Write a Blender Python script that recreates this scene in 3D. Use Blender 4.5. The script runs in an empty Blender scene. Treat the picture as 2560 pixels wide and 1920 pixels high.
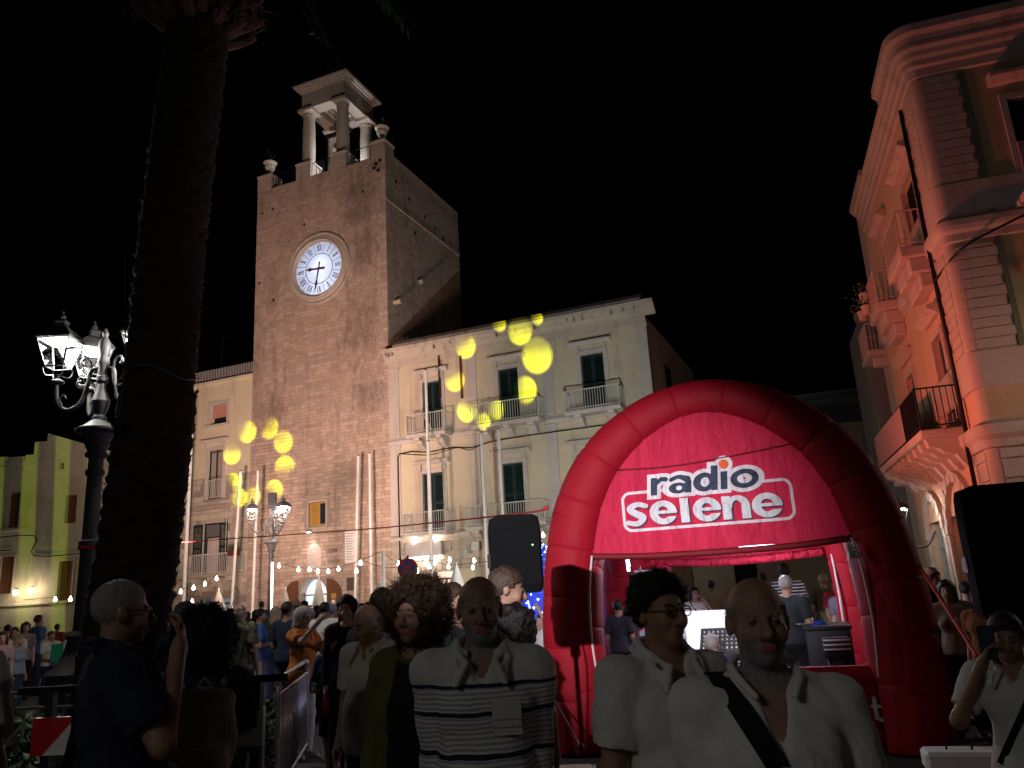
import bpy, math, random
import numpy as np
from mathutils import Vector, Matrix, Quaternion
random.seed(7); RNG=np.random.default_rng(7)
PI=math.pi; rad=math.radians
S=bpy.context.scene; C=S.collection
# ---------------------------------------------------------------- camera
F_PX,PITCH,ROLL,CAMZ=1995.0,rad(14.7),rad(3.35),1.70
fw=np.array([0,math.cos(PITCH),math.sin(PITCH)]); _r0=np.array([1.,0,0]); _u0=np.cross(_r0,fw)
rt=_r0*math.cos(ROLL)-_u0*math.sin(ROLL); up=_u0*math.cos(ROLL)+_r0*math.sin(ROLL)
CAM=np.array([0,0,CAMZ])
cd=bpy.data.cameras.new('camera'); cam=bpy.data.objects.new('camera',cd); C.objects.link(cam)
cd.sensor_width=36; cd.lens=36*F_PX/2560; cd.clip_end=400; cd.clip_start=.05
cam.matrix_world=Matrix(((rt[0],up[0],-fw[0],CAM[0]),(rt[1],up[1],-fw[1],CAM[1]),(rt[2],up[2],-fw[2],CAM[2]),(0,0,0,1)))
S.camera=cam
def at(x,y,Y):
    """point in the square seen at photo pixel (x,y), Y metres ahead"""
    d=fw*F_PX+rt*(x-1280)-up*(y-960); return CAM+d*(Y/d[1])
def hor(x): return 1558.9-.0585*x
# ---------------------------------------------------------------- world: night sky
W=bpy.data.worlds.new('World'); S.world=W; W.use_nodes=True
_n=W.node_tree.nodes; _bg=_n['Background']
_sky=_n.new('ShaderNodeTexSky'); _sky.sky_type='NISHITA'; _sky.sun_disc=False; _sky.sun_elevation=rad(-5); _sky.sun_rotation=rad(200)
W.node_tree.links.new(_sky.outputs[0],_bg.inputs[0]); _bg.inputs[1].default_value=.05
S.view_settings.view_transform='Standard'; S.view_settings.look='None'; S.view_settings.exposure=0; S.view_settings.gamma=1
S.view_settings.use_curve_mapping=False
S.render.engine='CYCLES'; S.cycles.use_denoising=True
try: S.cycles.denoiser='OPENIMAGEDENOISE'
except Exception: pass
S.cycles.max_bounces=6; S.cycles.diffuse_bounces=3; S.cycles.glossy_bounces=2; S.cycles.transmission_bounces=4; S.cycles.transparent_max_bounces=8
S.cycles.caustics_reflective=False; S.cycles.caustics_refractive=False; S.cycles.sample_clamp_indirect=4
# ---------------------------------------------------------------- frames of the buildings
TH=rad(22.5)
FO=np.array([-6.0555,38.0,0]); FU=np.array([math.cos(TH),-math.sin(TH),0]); FB=np.array([math.sin(TH),math.cos(TH),0])
def fpt(u,b,z): return FO+FU*u+FB*b+np.array([0,0,z])
TT=rad(17); TO=np.array([2.1404,8.9488,0]); TU=np.array([math.cos(TT),-math.sin(TT),0]); TB=np.array([math.sin(TT),math.cos(TT),0])
def tpt(u,b,z): return TO+TU*u+TB*b+np.array([0,0,z])
TRr=rad(16); RO=np.array([10.075,17.0,0]); RU=np.array([math.cos(TRr),-math.sin(TRr),0]); RB=np.array([math.sin(TRr),math.cos(TRr),0])
def rpt(u,b,z): return RO+RU*u+RB*b+np.array([0,0,z])
# ---------------------------------------------------------------- lights of the night
def nd(nt,t,**kw):
    n=nt.nodes.new(t)
    for k,v in kw.items():
        if k.startswith('i_'):
            key=k[2:]; key=int(key) if key.isdigit() else key
            if hasattr(v,'is_output') or isinstance(v,bpy.types.NodeSocket): nt.links.new(v,n.inputs[key])
            else: n.inputs[key].default_value=v
        else: setattr(n,k,v)
    return n
def mth(nt,op,a,b=None,c=None,clamp=False):
    n=nt.nodes.new('ShaderNodeMath'); n.operation=op; n.use_clamp=clamp
    for i,v in enumerate((a,b,c)):
        if v is None: continue
        if isinstance(v,bpy.types.NodeSocket): nt.links.new(v,n.inputs[i])
        else: n.inputs[i].default_value=v
    return n.outputs[0]
def lamp(name,typ,loc,power,color,radius=.1,target=None,half=None,blend=.15):
    l=bpy.data.lights.new(name,typ); o=bpy.data.objects.new(name,l); C.objects.link(o)
    l.energy=power; l.color=color; o.location=loc
    if typ!='SUN': l.shadow_soft_size=radius
    if target is not None:
        d=Vector(target)-Vector(loc); o.rotation_euler=d.to_track_quat('-Z','Y').to_euler()
    if half: l.spot_size=2*half; l.spot_blend=blend
    return o
def gobo(o,build):
    """projector slide: a procedural pattern in the beam of a spot (tangent space x,y)"""
    l=o.data; l.use_nodes=True; nt=l.node_tree; em=[n for n in nt.nodes if n.type=='EMISSION'][0]
    tc=nt.nodes.new('ShaderNodeTexCoord'); sp=nt.nodes.new('ShaderNodeSeparateXYZ'); nt.links.new(tc.outputs['Normal'],sp.inputs[0])
    z=mth(nt,'ABSOLUTE',sp.outputs[2]); x=mth(nt,'DIVIDE',sp.outputs[0],z); y=mth(nt,'DIVIDE',sp.outputs[1],z)
    nt.links.new(build(nt,x,y),em.inputs['Strength'])
def to_beam(o,p):
    q=o.rotation_euler.to_quaternion().inverted()@(Vector(p)-o.location); return q.x/-q.z,q.y/-q.z,-q.z
def discs(o,lst):
    def build(nt,x,y):
        tot=None
        for (p,r,ang,lo,sharp) in lst:
            cx,cy,dist=to_beam(o,p); rr=r/dist
            dx=mth(nt,'SUBTRACT',x,cx); dy=mth(nt,'MULTIPLY',mth(nt,'SUBTRACT',y,cy),.80)
            d=mth(nt,'SQRT',mth(nt,'ADD',mth(nt,'MULTIPLY',dx,dx),mth(nt,'MULTIPLY',dy,dy)))
            m=mth(nt,'MULTIPLY',mth(nt,'SUBTRACT',rr,d),1/(rr*.22),clamp=True)
            # one side of each disc is brighter (a second slide crosses the first)
            g=mth(nt,'ADD',mth(nt,'MULTIPLY',dx,math.cos(ang)/rr),mth(nt,'MULTIPLY',dy,math.sin(ang)/rr))
            s=mth(nt,'MULTIPLY_ADD',g,sharp,.5,clamp=True)
            w=mth(nt,'MULTIPLY_ADD',s,1.25-lo*.6,lo*.6)
            v=mth(nt,'MULTIPLY',m,w); tot=v if tot is None else mth(nt,'ADD',tot,v)
        return tot
    gobo(o,build)
YEL=(.92,1.0,.0)
# faint sun lamp from behind right, added to lift the shadows
lamp('fill_sun','SUN',(25,-30,40),.016,(.9,.93,1),target=(0,10,0)).data.angle=rad(10)
# floods of the feast: one behind the inflatable, one behind the palm, one over the photographer's shoulder
lamp('stage_flood_light','SPOT',(1.35,20.9,3.5),3100,(.84,.94,.95),.10,target=fpt(1,0,11),half=rad(60),blend=.9)
lamp('pink_flood_light','SPOT',(-10.3,22.6,3.4),14000,(1,.65,.54),.75,target=fpt(-5.5,0,11.5),half=rad(40),blend=.9)
lamp('inflatable_spot_light','SPOT',(-2.1,-2.6,3.6),9300,(1,.93,1),.05,target=tpt(-1.0,0,2.2),half=rad(11),blend=1.0)
lamp('red_flood_light','SPOT',(2.9,17.9,2.9),2900,(1,.20,.12),.10,target=rpt(0,2.6,7.6),half=rad(44),blend=1.0)
_s=lamp('stripe_projector_light','SPOT',(-3.6,-3,3.6),42000,(.46,.68,.0),.03,target=(-26.5,46,6.8),half=rad(8.5),blend=.3)
def _stripes(nt,x,y):
    xx=mth(nt,'MULTIPLY_ADD',y,.05,x)
    f=mth(nt,'FRACT',mth(nt,'MULTIPLY_ADD',xx,31.6,.2))
    a=mth(nt,'MULTIPLY',mth(nt,'SUBTRACT',f,.04),16,clamp=True); b=mth(nt,'MULTIPLY',mth(nt,'SUBTRACT',.56,f),16,clamp=True)
    return mth(nt,'MULTIPLY_ADD',mth(nt,'MULTIPLY',a,b),.96,.04)
gobo(_s,_stripes)
def fpx(x,y,b=0):
    """facade point behind a photo pixel"""
    d=fw*F_PX+rt*(x-1280)-up*(y-960); t=((FO+FB*b-CAM)@FB)/(d@FB); return CAM+d*t
def z3(x,y): return fpx(400+x*.28933,860+y*.28933)
def z5(x,y): return fpx(900+x*.36166,720+y*.36166)
_g=lamp('yellow_projector_light','SPOT',(1.5,-2.5,3.6),240000,YEL,.02,target=fpt(-8,0,8.6),half=rad(6),blend=.05)
discs(_g,[(z3(1065,845),.52,-1.2,.75,.6),(z3(1078,1065),.53,1.6,.12,1.1),(z3(938,722),.53,-.6,.10,1.2),(z3(752,758),.52,-.5,.15,.9),
 (z3(622,950),.48,-1.57,.15,1.0),(z3(634,1200),.44,.6,.05,1.0),(z3(985,1265),.48,.9,.08,1.1),(z3(800,1320),.42,0,.3,.6),(z3(688,1330),.42,0,.6,.5)])
_g=lamp('yellow_gobo_light','SPOT',(1.5,-2.5,3.6),150000,YEL,.02,target=fpt(5.5,0,11.3),half=rad(7),blend=.05)
discs(_g,[(z5(1225,465),.74,-1.5,.45,1.0),(z5(1142,705),.56,-.3,.5,.7),(z5(1105,295),.60,-1.57,.12,.8),(z5(728,405),.52,-1.0,.12,1.0),
 (z5(655,635),.50,-1.2,.10,1.0),(z5(742,842),.52,-1.9,.08,1.0),(z5(960,255),.35,0,.4,.6),(z5(940,850),.40,0,.3,.7),(z5(850,930),.36,0,.5,.5),(z5(1220,215),.30,0,.3,.6)])
# ---------------------------------------------------------------- mesh helpers
class MB:
    def __init__(s): s.v=[]; s.f=[]
    def add(s,v,f):
        n=len(s.v); s.v+= [tuple(map(float,p)) for p in v]; s.f+=[tuple(i+n for i in q) for q in f]; return s
    def box(s,x0,x1,y0,y1,z0,z1):
        return s.add([(x0,y0,z0),(x1,y0,z0),(x1,y1,z0),(x0,y1,z0),(x0,y0,z1),(x1,y0,z1),(x1,y1,z1),(x0,y1,z1)],
         [(0,3,2,1),(4,5,6,7),(0,1,5,4),(1,2,6,5),(2,3,7,6),(3,0,4,7)])
    def cbox(s,x0,x1,y0,y1,z0,z1,c=.01):
        """box with chamfered edges"""
        v=[];X=(x0,x1);Y=(y0,y1);Z=(z0,z1)
        idx={}
        for i in(0,1):
            for j in(0,1):
                for k in(0,1):
                    sx,sy,sz=(c if i==0 else -c),(c if j==0 else -c),(c if k==0 else -c)
                    for a in range(3):
                        idx[i,j,k,a]=len(v); v.append((X[i]+(0 if a==0 else sx),Y[j]+(0 if a==1 else sy),Z[k]+(0 if a==2 else sz)))
        f=[]
        for a in range(3):
            b,cx=[(1,2),(2,0),(0,1)][a]
            for e in(0,1):
                q=[]
                for (m,n) in((0,0),(1,0),(1,1),(0,1)):
                    t=[0,0,0]; t[a]=e; t[b]=m; t[cx]=n; q.append(idx[t[0],t[1],t[2],a])
                f.append(tuple(q if e else q[::-1]))
        for a in range(3):
            b,cx=[(1,2),(2,0),(0,1)][a]
            for m in(0,1):
                for n in(0,1):
                    t0=[0,0,0];t1=[0,0,0];t0[a]=0;t1[a]=1
                    for t in(t0,t1): t[b]=m;t[cx]=n
                    q=[idx[tuple(t0)+(b,)],idx[tuple(t1)+(b,)],idx[tuple(t1)+(cx,)],idx[tuple(t0)+(cx,)]]
                    f.append(tuple(q if (m!=n) else q[::-1]))
        for i in(0,1):
            for j in(0,1):
                for k in(0,1):
                    q=(idx[i,j,k,0],idx[i,j,k,1],idx[i,j,k,2]); f.append(q if (i+j+k)%2 else q[::-1])
        return s.add(v,f)
    def tube(s,pts,r,n=8,cap=True,closed=False):
        pts=[np.array(p,float) for p in pts]; m=len(pts); rr=[r]*m if np.isscalar(r) else list(r)
        v=[];f=[]; prev=None
        for i,p in enumerate(pts):
            a=pts[(i-1)%m] if (closed or i>0) else p; b=pts[(i+1)%m] if (closed or i<m-1) else p
            t=b-a; t/=np.linalg.norm(t)+1e-9
            if prev is None:
                ref=np.array([0,0,1.]) if abs(t[2])<.9 else np.array([1.,0,0]); x=np.cross(ref,t)
            else: x=prev-t*(prev@t)
            x/=np.linalg.norm(x)+1e-9; prev=x; y=np.cross(t,x)
            for k in range(n):
                a_=2*PI*k/n; v.append(p+(x*math.cos(a_)+y*math.sin(a_))*rr[i])
        for i in range(m if closed else m-1):
            j=(i+1)%m
            for k in range(n):
                l=(k+1)%n; f.append((i*n+k,i*n+l,j*n+l,j*n+k))
        if cap and not closed: f+= [tuple(range(n))[::-1],tuple((m-1)*n+k for k in range(n))]
        return s.add(v,f)
    def lathe(s,prof,n=16,c=(0,0,0),cap=True):
        v=[];f=[];m=len(prof)
        for r,z in prof:
            for k in range(n):
                a=2*PI*k/n; v.append((c[0]+r*math.cos(a),c[1]+r*math.sin(a),c[2]+z))
        for i in range(m-1):
            for k in range(n):
                l=(k+1)%n; f.append((i*n+k,i*n+l,(i+1)*n+l,(i+1)*n+k))
        if cap: f+=[tuple(range(n))[::-1],tuple((m-1)*n+k for k in range(n))]
        return s.add(v,f)
    def prism(s,poly,y0,y1):
        """polygon in (x,z), extruded along y"""
        n=len(poly); v=[(x,y0,z) for x,z in poly]+[(x,y1,z) for x,z in poly]
        f=[tuple(range(n)),tuple(range(n,2*n))[::-1]]+[(i,n+i,n+(i+1)%n,(i+1)%n) for i in range(n)]
        return s.add(v,f)
    def extr(s,prof,x0,x1):
        """profile in (y,z), extruded along x"""
        n=len(prof); v=[(x0,y,z) for y,z in prof]+[(x1,y,z) for y,z in prof]
        f=[tuple(range(n))[::-1],tuple(range(n,2*n))]+[(i,(i+1)%n,n+(i+1)%n,n+i) for i in range(n)]
        return s.add(v,f)
    def sphere(s,c,r,n=10,m=6):
        r=(r,r,r) if np.isscalar(r) else r
        v=[(c[0],c[1],c[2]-r[2])]
        for i in range(1,m):
            t=PI*i/m-PI/2
            for k in range(n): v.append((c[0]+r[0]*math.cos(t)*math.cos(2*PI*k/n),c[1]+r[1]*math.cos(t)*math.sin(2*PI*k/n),c[2]+r[2]*math.sin(t)))
        v.append((c[0],c[1],c[2]+r[2])); f=[]
        for k in range(n): f.append((0,1+(k+1)%n,1+k))
        for i in range(m-2):
            for k in range(n): a=1+i*n;f.append((a+k,a+(k+1)%n,a+n+(k+1)%n,a+n+k))
        a=1+(m-2)*n
        for k in range(n): f.append((a+k,a+(k+1)%n,len(v)-1))
        return s.add(v,f)
    def xf(s,M,start=0):
        for i in range(start,len(s.v)): s.v[i]=tuple(M@Vector(s.v[i]))
        return s
    def mesh(s,name,mat=None,smooth=False):
        me=bpy.data.meshes.new(name); me.from_pydata(s.v,[],s.f); me.update()
        if smooth: me.polygons.foreach_set('use_smooth',[True]*len(me.polygons))
        if mat:
            for m in (mat if isinstance(mat,(list,tuple)) else [mat]): me.materials.append(m)
        return me
    def build(s,name,mat,parent=None,smooth=False,kind=None,label=None,cat=None,group=None,fix=True,auto=None):
        if fix and len(s.f)<60000:
            import bmesh
            me=s.mesh(name,mat,smooth); bm=bmesh.new(); bm.from_mesh(me); bmesh.ops.recalc_face_normals(bm,faces=bm.faces); bm.to_mesh(me); bm.free()
        else: me=s.mesh(name,mat,smooth)
        if smooth and auto is not None: me.set_sharp_from_angle(angle=auto)
        return link(name,me,parent,kind,label,cat,group)
def link(name,me,parent=None,kind=None,label=None,cat=None,group=None):
    o=bpy.data.objects.new(name,me); C.objects.link(o)
    if parent: o.parent=parent
    tag(o,label,cat,group,kind); return o
def tag(o,label=None,cat=None,group=None,kind=None):
    if label: o['label']=label
    if cat: o['category']=cat
    if group: o['group']=group
    if kind: o['kind']=kind
    return o
def thing(name,label,cat,loc=(0,0,0),rz=0,group=None):
    o=bpy.data.objects.new(name,None); C.objects.link(o); o.location=[float(q) for q in loc]; o.rotation_euler=(0,0,rz); o.empty_display_size=.2
    return tag(o,label,cat,group)
def copy_tree(o,parent=None):
    c=o.copy(); C.objects.link(c); c.parent=parent
    for ch in list(o.children): copy_tree(ch,c)
    return c
def catmull(pts,n=6):
    P=[np.array(p,float) for p in pts]; P=[2*P[0]-P[1]]+P+[2*P[-1]-P[-2]]; out=[]
    for i in range(1,len(P)-2):
        for k in range(n):
            t=k/n; out.append(.5*((2*P[i])+(-P[i-1]+P[i+1])*t+(2*P[i-1]-5*P[i]+4*P[i+1]-P[i+2])*t*t+(-P[i-1]+3*P[i]-3*P[i+1]+P[i+2])*t**3))
    out.append(P[-2]); return out
# ---------------------------------------------------------------- materials
MATS={}
def mat(name,col,rough=.85,var=.18,scale=6,bump=.0,bscale=40,metal=0,emit=None,estr=0,tint=0,stain=0,spec=.3,stretch=(1,1,1),alpha=None,fine=0):
    if name in MATS: return MATS[name]
    m=bpy.data.materials.new(name); m.use_nodes=True; nt=m.node_tree; b=nt.nodes['Principled BSDF']; MATS[name]=m
    b.inputs['Roughness'].default_value=rough; b.inputs['Metallic'].default_value=metal; b.inputs['Specular IOR Level'].default_value=spec
    c4=(*col,1)
    tc=nt.nodes.new('ShaderNodeTexCoord'); mp=nd(nt,'ShaderNodeMapping',i_Vector=tc.outputs['Object'],i_Scale=stretch)
    out=None
    if var or tint or stain or fine:
        no=nd(nt,'ShaderNodeTexNoise',i_Vector=mp.outputs[0],i_Scale=scale,i_Detail=6.0,i_Roughness=.62)
        v=mth(nt,'MULTIPLY_ADD',mth(nt,'SUBTRACT',no.outputs[0],.5),2*var,1.0)
        if tint:
            g=nt.nodes.new('ShaderNodeNewGeometry'); oi=nt.nodes.new('ShaderNodeObjectInfo')
            rr=mth(nt,'FRACT',mth(nt,'ADD',g.outputs['Random Per Island'],oi.outputs['Random']))
            v=mth(nt,'MULTIPLY',v,mth(nt,'MULTIPLY_ADD',rr,2*tint,1-tint))
        if fine:
            n3=nd(nt,'ShaderNodeTexNoise',i_Vector=mp.outputs[0],i_Scale=scale*14,i_Detail=3.0)
            v=mth(nt,'MULTIPLY',v,mth(nt,'MULTIPLY_ADD',mth(nt,'SUBTRACT',n3.outputs[0],.5),2*fine,1.0))
        if stain:
            mp2=nd(nt,'ShaderNodeMapping',i_Vector=tc.outputs['Object'],i_Scale=(1.1,1.1,.16))
            n2=nd(nt,'ShaderNodeTexNoise',i_Vector=mp2.outputs[0],i_Scale=1.6,i_Detail=8.0,i_Roughness=.7)
            s=mth(nt,'MULTIPLY',mth(nt,'SUBTRACT',n2.outputs[0],.53),7,clamp=True)
            v=mth(nt,'MULTIPLY',v,mth(nt,'MULTIPLY_ADD',s,-stain,1.0))
        hs=nd(nt,'ShaderNodeHueSaturation',i_Color=c4,i_Value=v); nt.links.new(hs.outputs[0],b.inputs['Base Color'])
    else: b.inputs['Base Color'].default_value=c4
    if bump:
        nb=nd(nt,'ShaderNodeTexNoise',i_Vector=mp.outputs[0],i_Scale=bscale,i_Detail=4.0)
        bu=nd(nt,'ShaderNodeBump',i_Strength=bump,i_Distance=.02,i_Height=nb.outputs[0]); nt.links.new(bu.outputs[0],b.inputs['Normal'])
    if emit: b.inputs['Emission Color'].default_value=(*emit,1); b.inputs['Emission Strength'].default_value=estr
    return m
def glass(name,tintc=(1,1,1),gl=.12):
    if name in MATS: return MATS[name]
    m=bpy.data.materials.new(name); m.use_nodes=True; nt=m.node_tree; MATS[name]=m
    for n in list(nt.nodes): nt.nodes.remove(n)
    o=nt.nodes.new('ShaderNodeOutputMaterial'); t=nd(nt,'ShaderNodeBsdfTransparent',i_Color=(*tintc,1)); g=nd(nt,'ShaderNodeBsdfGlossy',i_Roughness=.05)
    fr=nd(nt,'ShaderNodeFresnel',i_IOR=1.5); k=mth(nt,'MULTIPLY',fr.outputs[0],gl,clamp=True)
    x=nd(nt,'ShaderNodeMixShader',i_0=k,i_1=t.outputs[0],i_2=g.outputs[0]); nt.links.new(x.outputs[0],o.inputs[0]); return m
def cloth(name,col,rough=.9,var=.12,bump=.9): return mat(name,col,rough,var,9,bump,11,spec=.15,fine=.08,stretch=(1,1,.55))
# ================================================================ materials of the place
M_tower=mat('tower_stone',(.50,.375,.305),.9,.24,3.2,.5,30,tint=.16,stain=.35)
def blotches(m,blobs,amt):
    """soot and damp patches with their own places on the wall (object u,z)"""
    nt=m.node_tree; b_=nt.nodes['Principled BSDF']; src=b_.inputs['Base Color'].links[0].from_socket; tc=nt.nodes.new('ShaderNodeTexCoord'); sp=nt.nodes.new('ShaderNodeSeparateXYZ'); nt.links.new(tc.outputs['Object'],sp.inputs[0]); tot=None
    for cu,cz,su,sz,k in blobs:
        dx=mth(nt,'DIVIDE',mth(nt,'SUBTRACT',sp.outputs[0],cu),su); dz=mth(nt,'DIVIDE',mth(nt,'SUBTRACT',sp.outputs[2],cz),sz)
        g=mth(nt,'MULTIPLY',mth(nt,'SUBTRACT',1.0,mth(nt,'ADD',mth(nt,'MULTIPLY',dx,dx),mth(nt,'MULTIPLY',dz,dz)),clamp=True),k); tot=g if tot is None else mth(nt,'MAXIMUM',tot,g)
    mp=nd(nt,'ShaderNodeMapping',i_Vector=tc.outputs['Object'],i_Scale=(1,1,.6)); n1=nd(nt,'ShaderNodeTexNoise',i_Vector=mp.outputs[0],i_Scale=2.2,i_Detail=9.0,i_Roughness=.72); g=nt.nodes.new('ShaderNodeNewGeometry'); oi=nt.nodes.new('ShaderNodeObjectInfo'); ri=mth(nt,'FRACT',mth(nt,'ADD',g.outputs['Random Per Island'],oi.outputs['Random']))
    v=mth(nt,'MULTIPLY_ADD',tot,.32,mth(nt,'MULTIPLY_ADD',mth(nt,'SUBTRACT',ri,.5),.16,n1.outputs[0])); s=mth(nt,'MULTIPLY',mth(nt,'SUBTRACT',v,.62),5,clamp=True); s=mth(nt,'MULTIPLY_ADD',s,-amt,1.0)
    hs=nd(nt,'ShaderNodeHueSaturation',i_Color=src,i_Value=s,i_Saturation=1.08); nt.links.new(hs.outputs[0],b_.inputs['Base Color'])
blotches(M_tower,[(-1.7,22.3,1.5,2.6,1),(-1.4,19.6,1.3,2.2,.9),(-1.7,15.3,1.6,2.8,.85),(-8.2,14.5,.7,4.5,.75),(-7.3,18.6,.8,2.0,.6),(-6.3,21.4,1.2,1.2,.5),(-7.2,11.6,1.6,1.8,.8),(-1.2,11.8,1.4,1.6,.9),(-3.0,13.2,.5,3.5,.5),(-4.3,9.6,4,.8,.35),(-.5,24.3,.8,.6,.8)],.48)
M_mortar=mat('mortar',(.30,.24,.20),.95,.2,8,.3,30)
M_ashlar=mat('pale_ashlar',(.50,.42,.34),.9,.2,4,.5,26,tint=.14,stain=.3)
M_plaster=mat('cream_plaster',(.60,.50,.36),.92,.16,1.4,.2,50,stain=.30,fine=.06)
M_plaster2=mat('ochre_cream_plaster',(.66,.56,.40),.92,.14,1.2,.2,50,stain=.22,fine=.06)
M_trim=mat('trim_stone',(.54,.47,.42),.88,.12,3,.2,40,stain=.2)
M_trimd=mat('weathered_trim',(.36,.30,.25),.9,.3,5,.4,30,stain=.5)
M_shut=mat('dark_green_shutter',(.012,.032,.030),.55,.15,8)
M_dark=mat('dark_room',(.012,.012,.013),.9,0)
M_brown=mat('brown_wood',(.14,.055,.03),.6,.25,5,.2,20,stretch=(6,6,1))
M_ochre=mat('ochre_wood',(.42,.24,.07),.6,.2,5)
M_iron=mat('dark_iron',(.022,.022,.024),.5,.2,10,metal=.6)
M_rail=mat('white_rail_paint',(.55,.52,.48),.5,.1,10)
M_white=mat('white_paint',(.74,.72,.70),.6,.08,6)
M_concrete=mat('concrete',(.30,.29,.27),.9,.15,4,.3,30)
M_metal=mat('galvanised_steel',(.42,.42,.43),.38,.15,14,metal=.8)
M_black=mat('black_plastic',(.014,.014,.015),.55,.1,10,.15,120)
M_blackcl=mat('black_cloth',(.012,.012,.012),.95,.2,10)
M_rust=mat('rust_red_iron',(.12,.03,.018),.6,.2,10)
M_asph=mat('asphalt',(.055,.055,.058),.9,.25,2.5,.5,120)
M_pave=mat('paving_stone',(.27,.235,.20),.8,.16,4,.3,40,tint=.16)
M_joint=mat('paving_joint',(.09,.08,.07),.95,.2,6)
M_kerb=mat('kerb_stone',(.46,.44,.40),.8,.12,5,.3,40)
M_clock=None
def frame(name,label,cat,kind='F'):
    o,t={'F':(FO,TH),'T':(TO,TT),'R':(RO,TRr)}[kind]; return thing(name,label,cat,o,-t)
# ---------------------------------------------------------------- ground
mb=MB().add([(-120,-40,-.15),(140,-40,-.15),(140,160,-.15),(-120,160,-.15)],[(0,1,2,3)]); mb.build('ground',M_asph,kind='structure')
mb=MB().box(-60,60,-30,80,-.149,-.012); road=mb.build('road',M_asph,kind='structure')
pv=MB().box(-2.4,9,.5,7.4,-.011,-.004).build('pavement',M_joint,kind='structure')
rr=random.Random(3)
y=.6
while y<7.3:
    x=-2.35+rr.uniform(-.25,0)
    while x<8.8:
        w=rr.uniform(.38,.62); x0=max(x,-2.36)
        if x+w>-2.2 and not(x>1.2 and y<4):
            m=MB().add([(x0+.006,y+.006,-.006),(x+w-.006,y+.006,-.006),(x+w-.006,y+.394,-.006),(x0+.006,y+.394,-.006),(x0+.014,y+.014,.008),(x+w-.014,y+.014,.008),(x+w-.014,y+.386,.008),(x0+.014,y+.386,.008)],[(4,5,6,7),(0,1,5,4),(1,2,6,5),(2,3,7,6),(3,0,4,7)])
            m.build('paving_slab',M_pave,pv,fix=False)
        x+=w
    y+=.4
for k,(x0,x1) in enumerate([(-6.9,-5.7),(-5.68,-4.5),(-4.48,-3.3),(-3.28,-2.42)]): pass
kb=MB().box(-2.62,-2.42,.5,7.4,-.011,.10).build('kerb',M_kerb,kind='structure')
MB().box(-2.4,9,7.402,7.55,-.011,.012).build('pavement_edge_strip',M_kerb,kind='structure')
pz=MB().box(-40,-2.9,24,60,-.011,-.003).build('square_paving',M_pave,kind='structure')
# ---------------------------------------------------------------- building helpers (local u,b,z)
def wall(mb,u0,u1,z0,z1,ops=(),y=0,rev=.3):
    us=sorted({u0,u1,*[o[0] for o in ops],*[o[1] for o in ops]}); zs=sorted({z0,z1,*[o[2] for o in ops],*[o[3] for o in ops]})
    for i in range(len(us)-1):
        for j in range(len(zs)-1):
            cu,cz=(us[i]+us[i+1])/2,(zs[j]+zs[j+1])/2
            if any(o[0]<cu<o[1] and o[2]<cz<o[3] for o in ops): continue
            mb.add([(us[i],y,zs[j]),(us[i+1],y,zs[j]),(us[i+1],y,zs[j+1]),(us[i],y,zs[j+1])],[(0,1,2,3)])
    for a,b,c,d in ops:
        mb.add([(a,y,c),(b,y,c),(b,y,d),(a,y,d),(a,y+rev,c),(b,y+rev,c),(b,y+rev,d),(a,y+rev,d)],[(0,4,5,1),(1,5,6,2),(2,6,7,3),(3,7,4,0)])
    return mb
def shell(mb,u0,u1,b1,z1,left=True,right=True,y=0,z0=0):
    mb.add([(u0,y,z1),(u1,y,z1),(u1,b1,z1),(u0,b1,z1)],[(0,1,2,3)])
    if right: mb.add([(u1,y,z0),(u1,b1,z0),(u1,b1,z1),(u1,y,z1)],[(0,1,2,3)])
    if left: mb.add([(u0,b1,z0),(u0,y,z0),(u0,y,z1),(u0,b1,z1)],[(0,1,2,3)])
    mb.add([(u1,b1,z0),(u0,b1,z0),(u0,b1,z1),(u1,b1,z1)],[(0,1,2,3)]); return mb
def slats(mb,u0,u1,z0,z1,y,step=.065):
    z=z0+.02
    while z<z1-.03:
        mb.add([(u0,y-.012,z),(u1,y-.012,z),(u1,y+.02,z+step*.8),(u0,y+.02,z+step*.8)],[(0,1,2,3)]); z+=step
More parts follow.
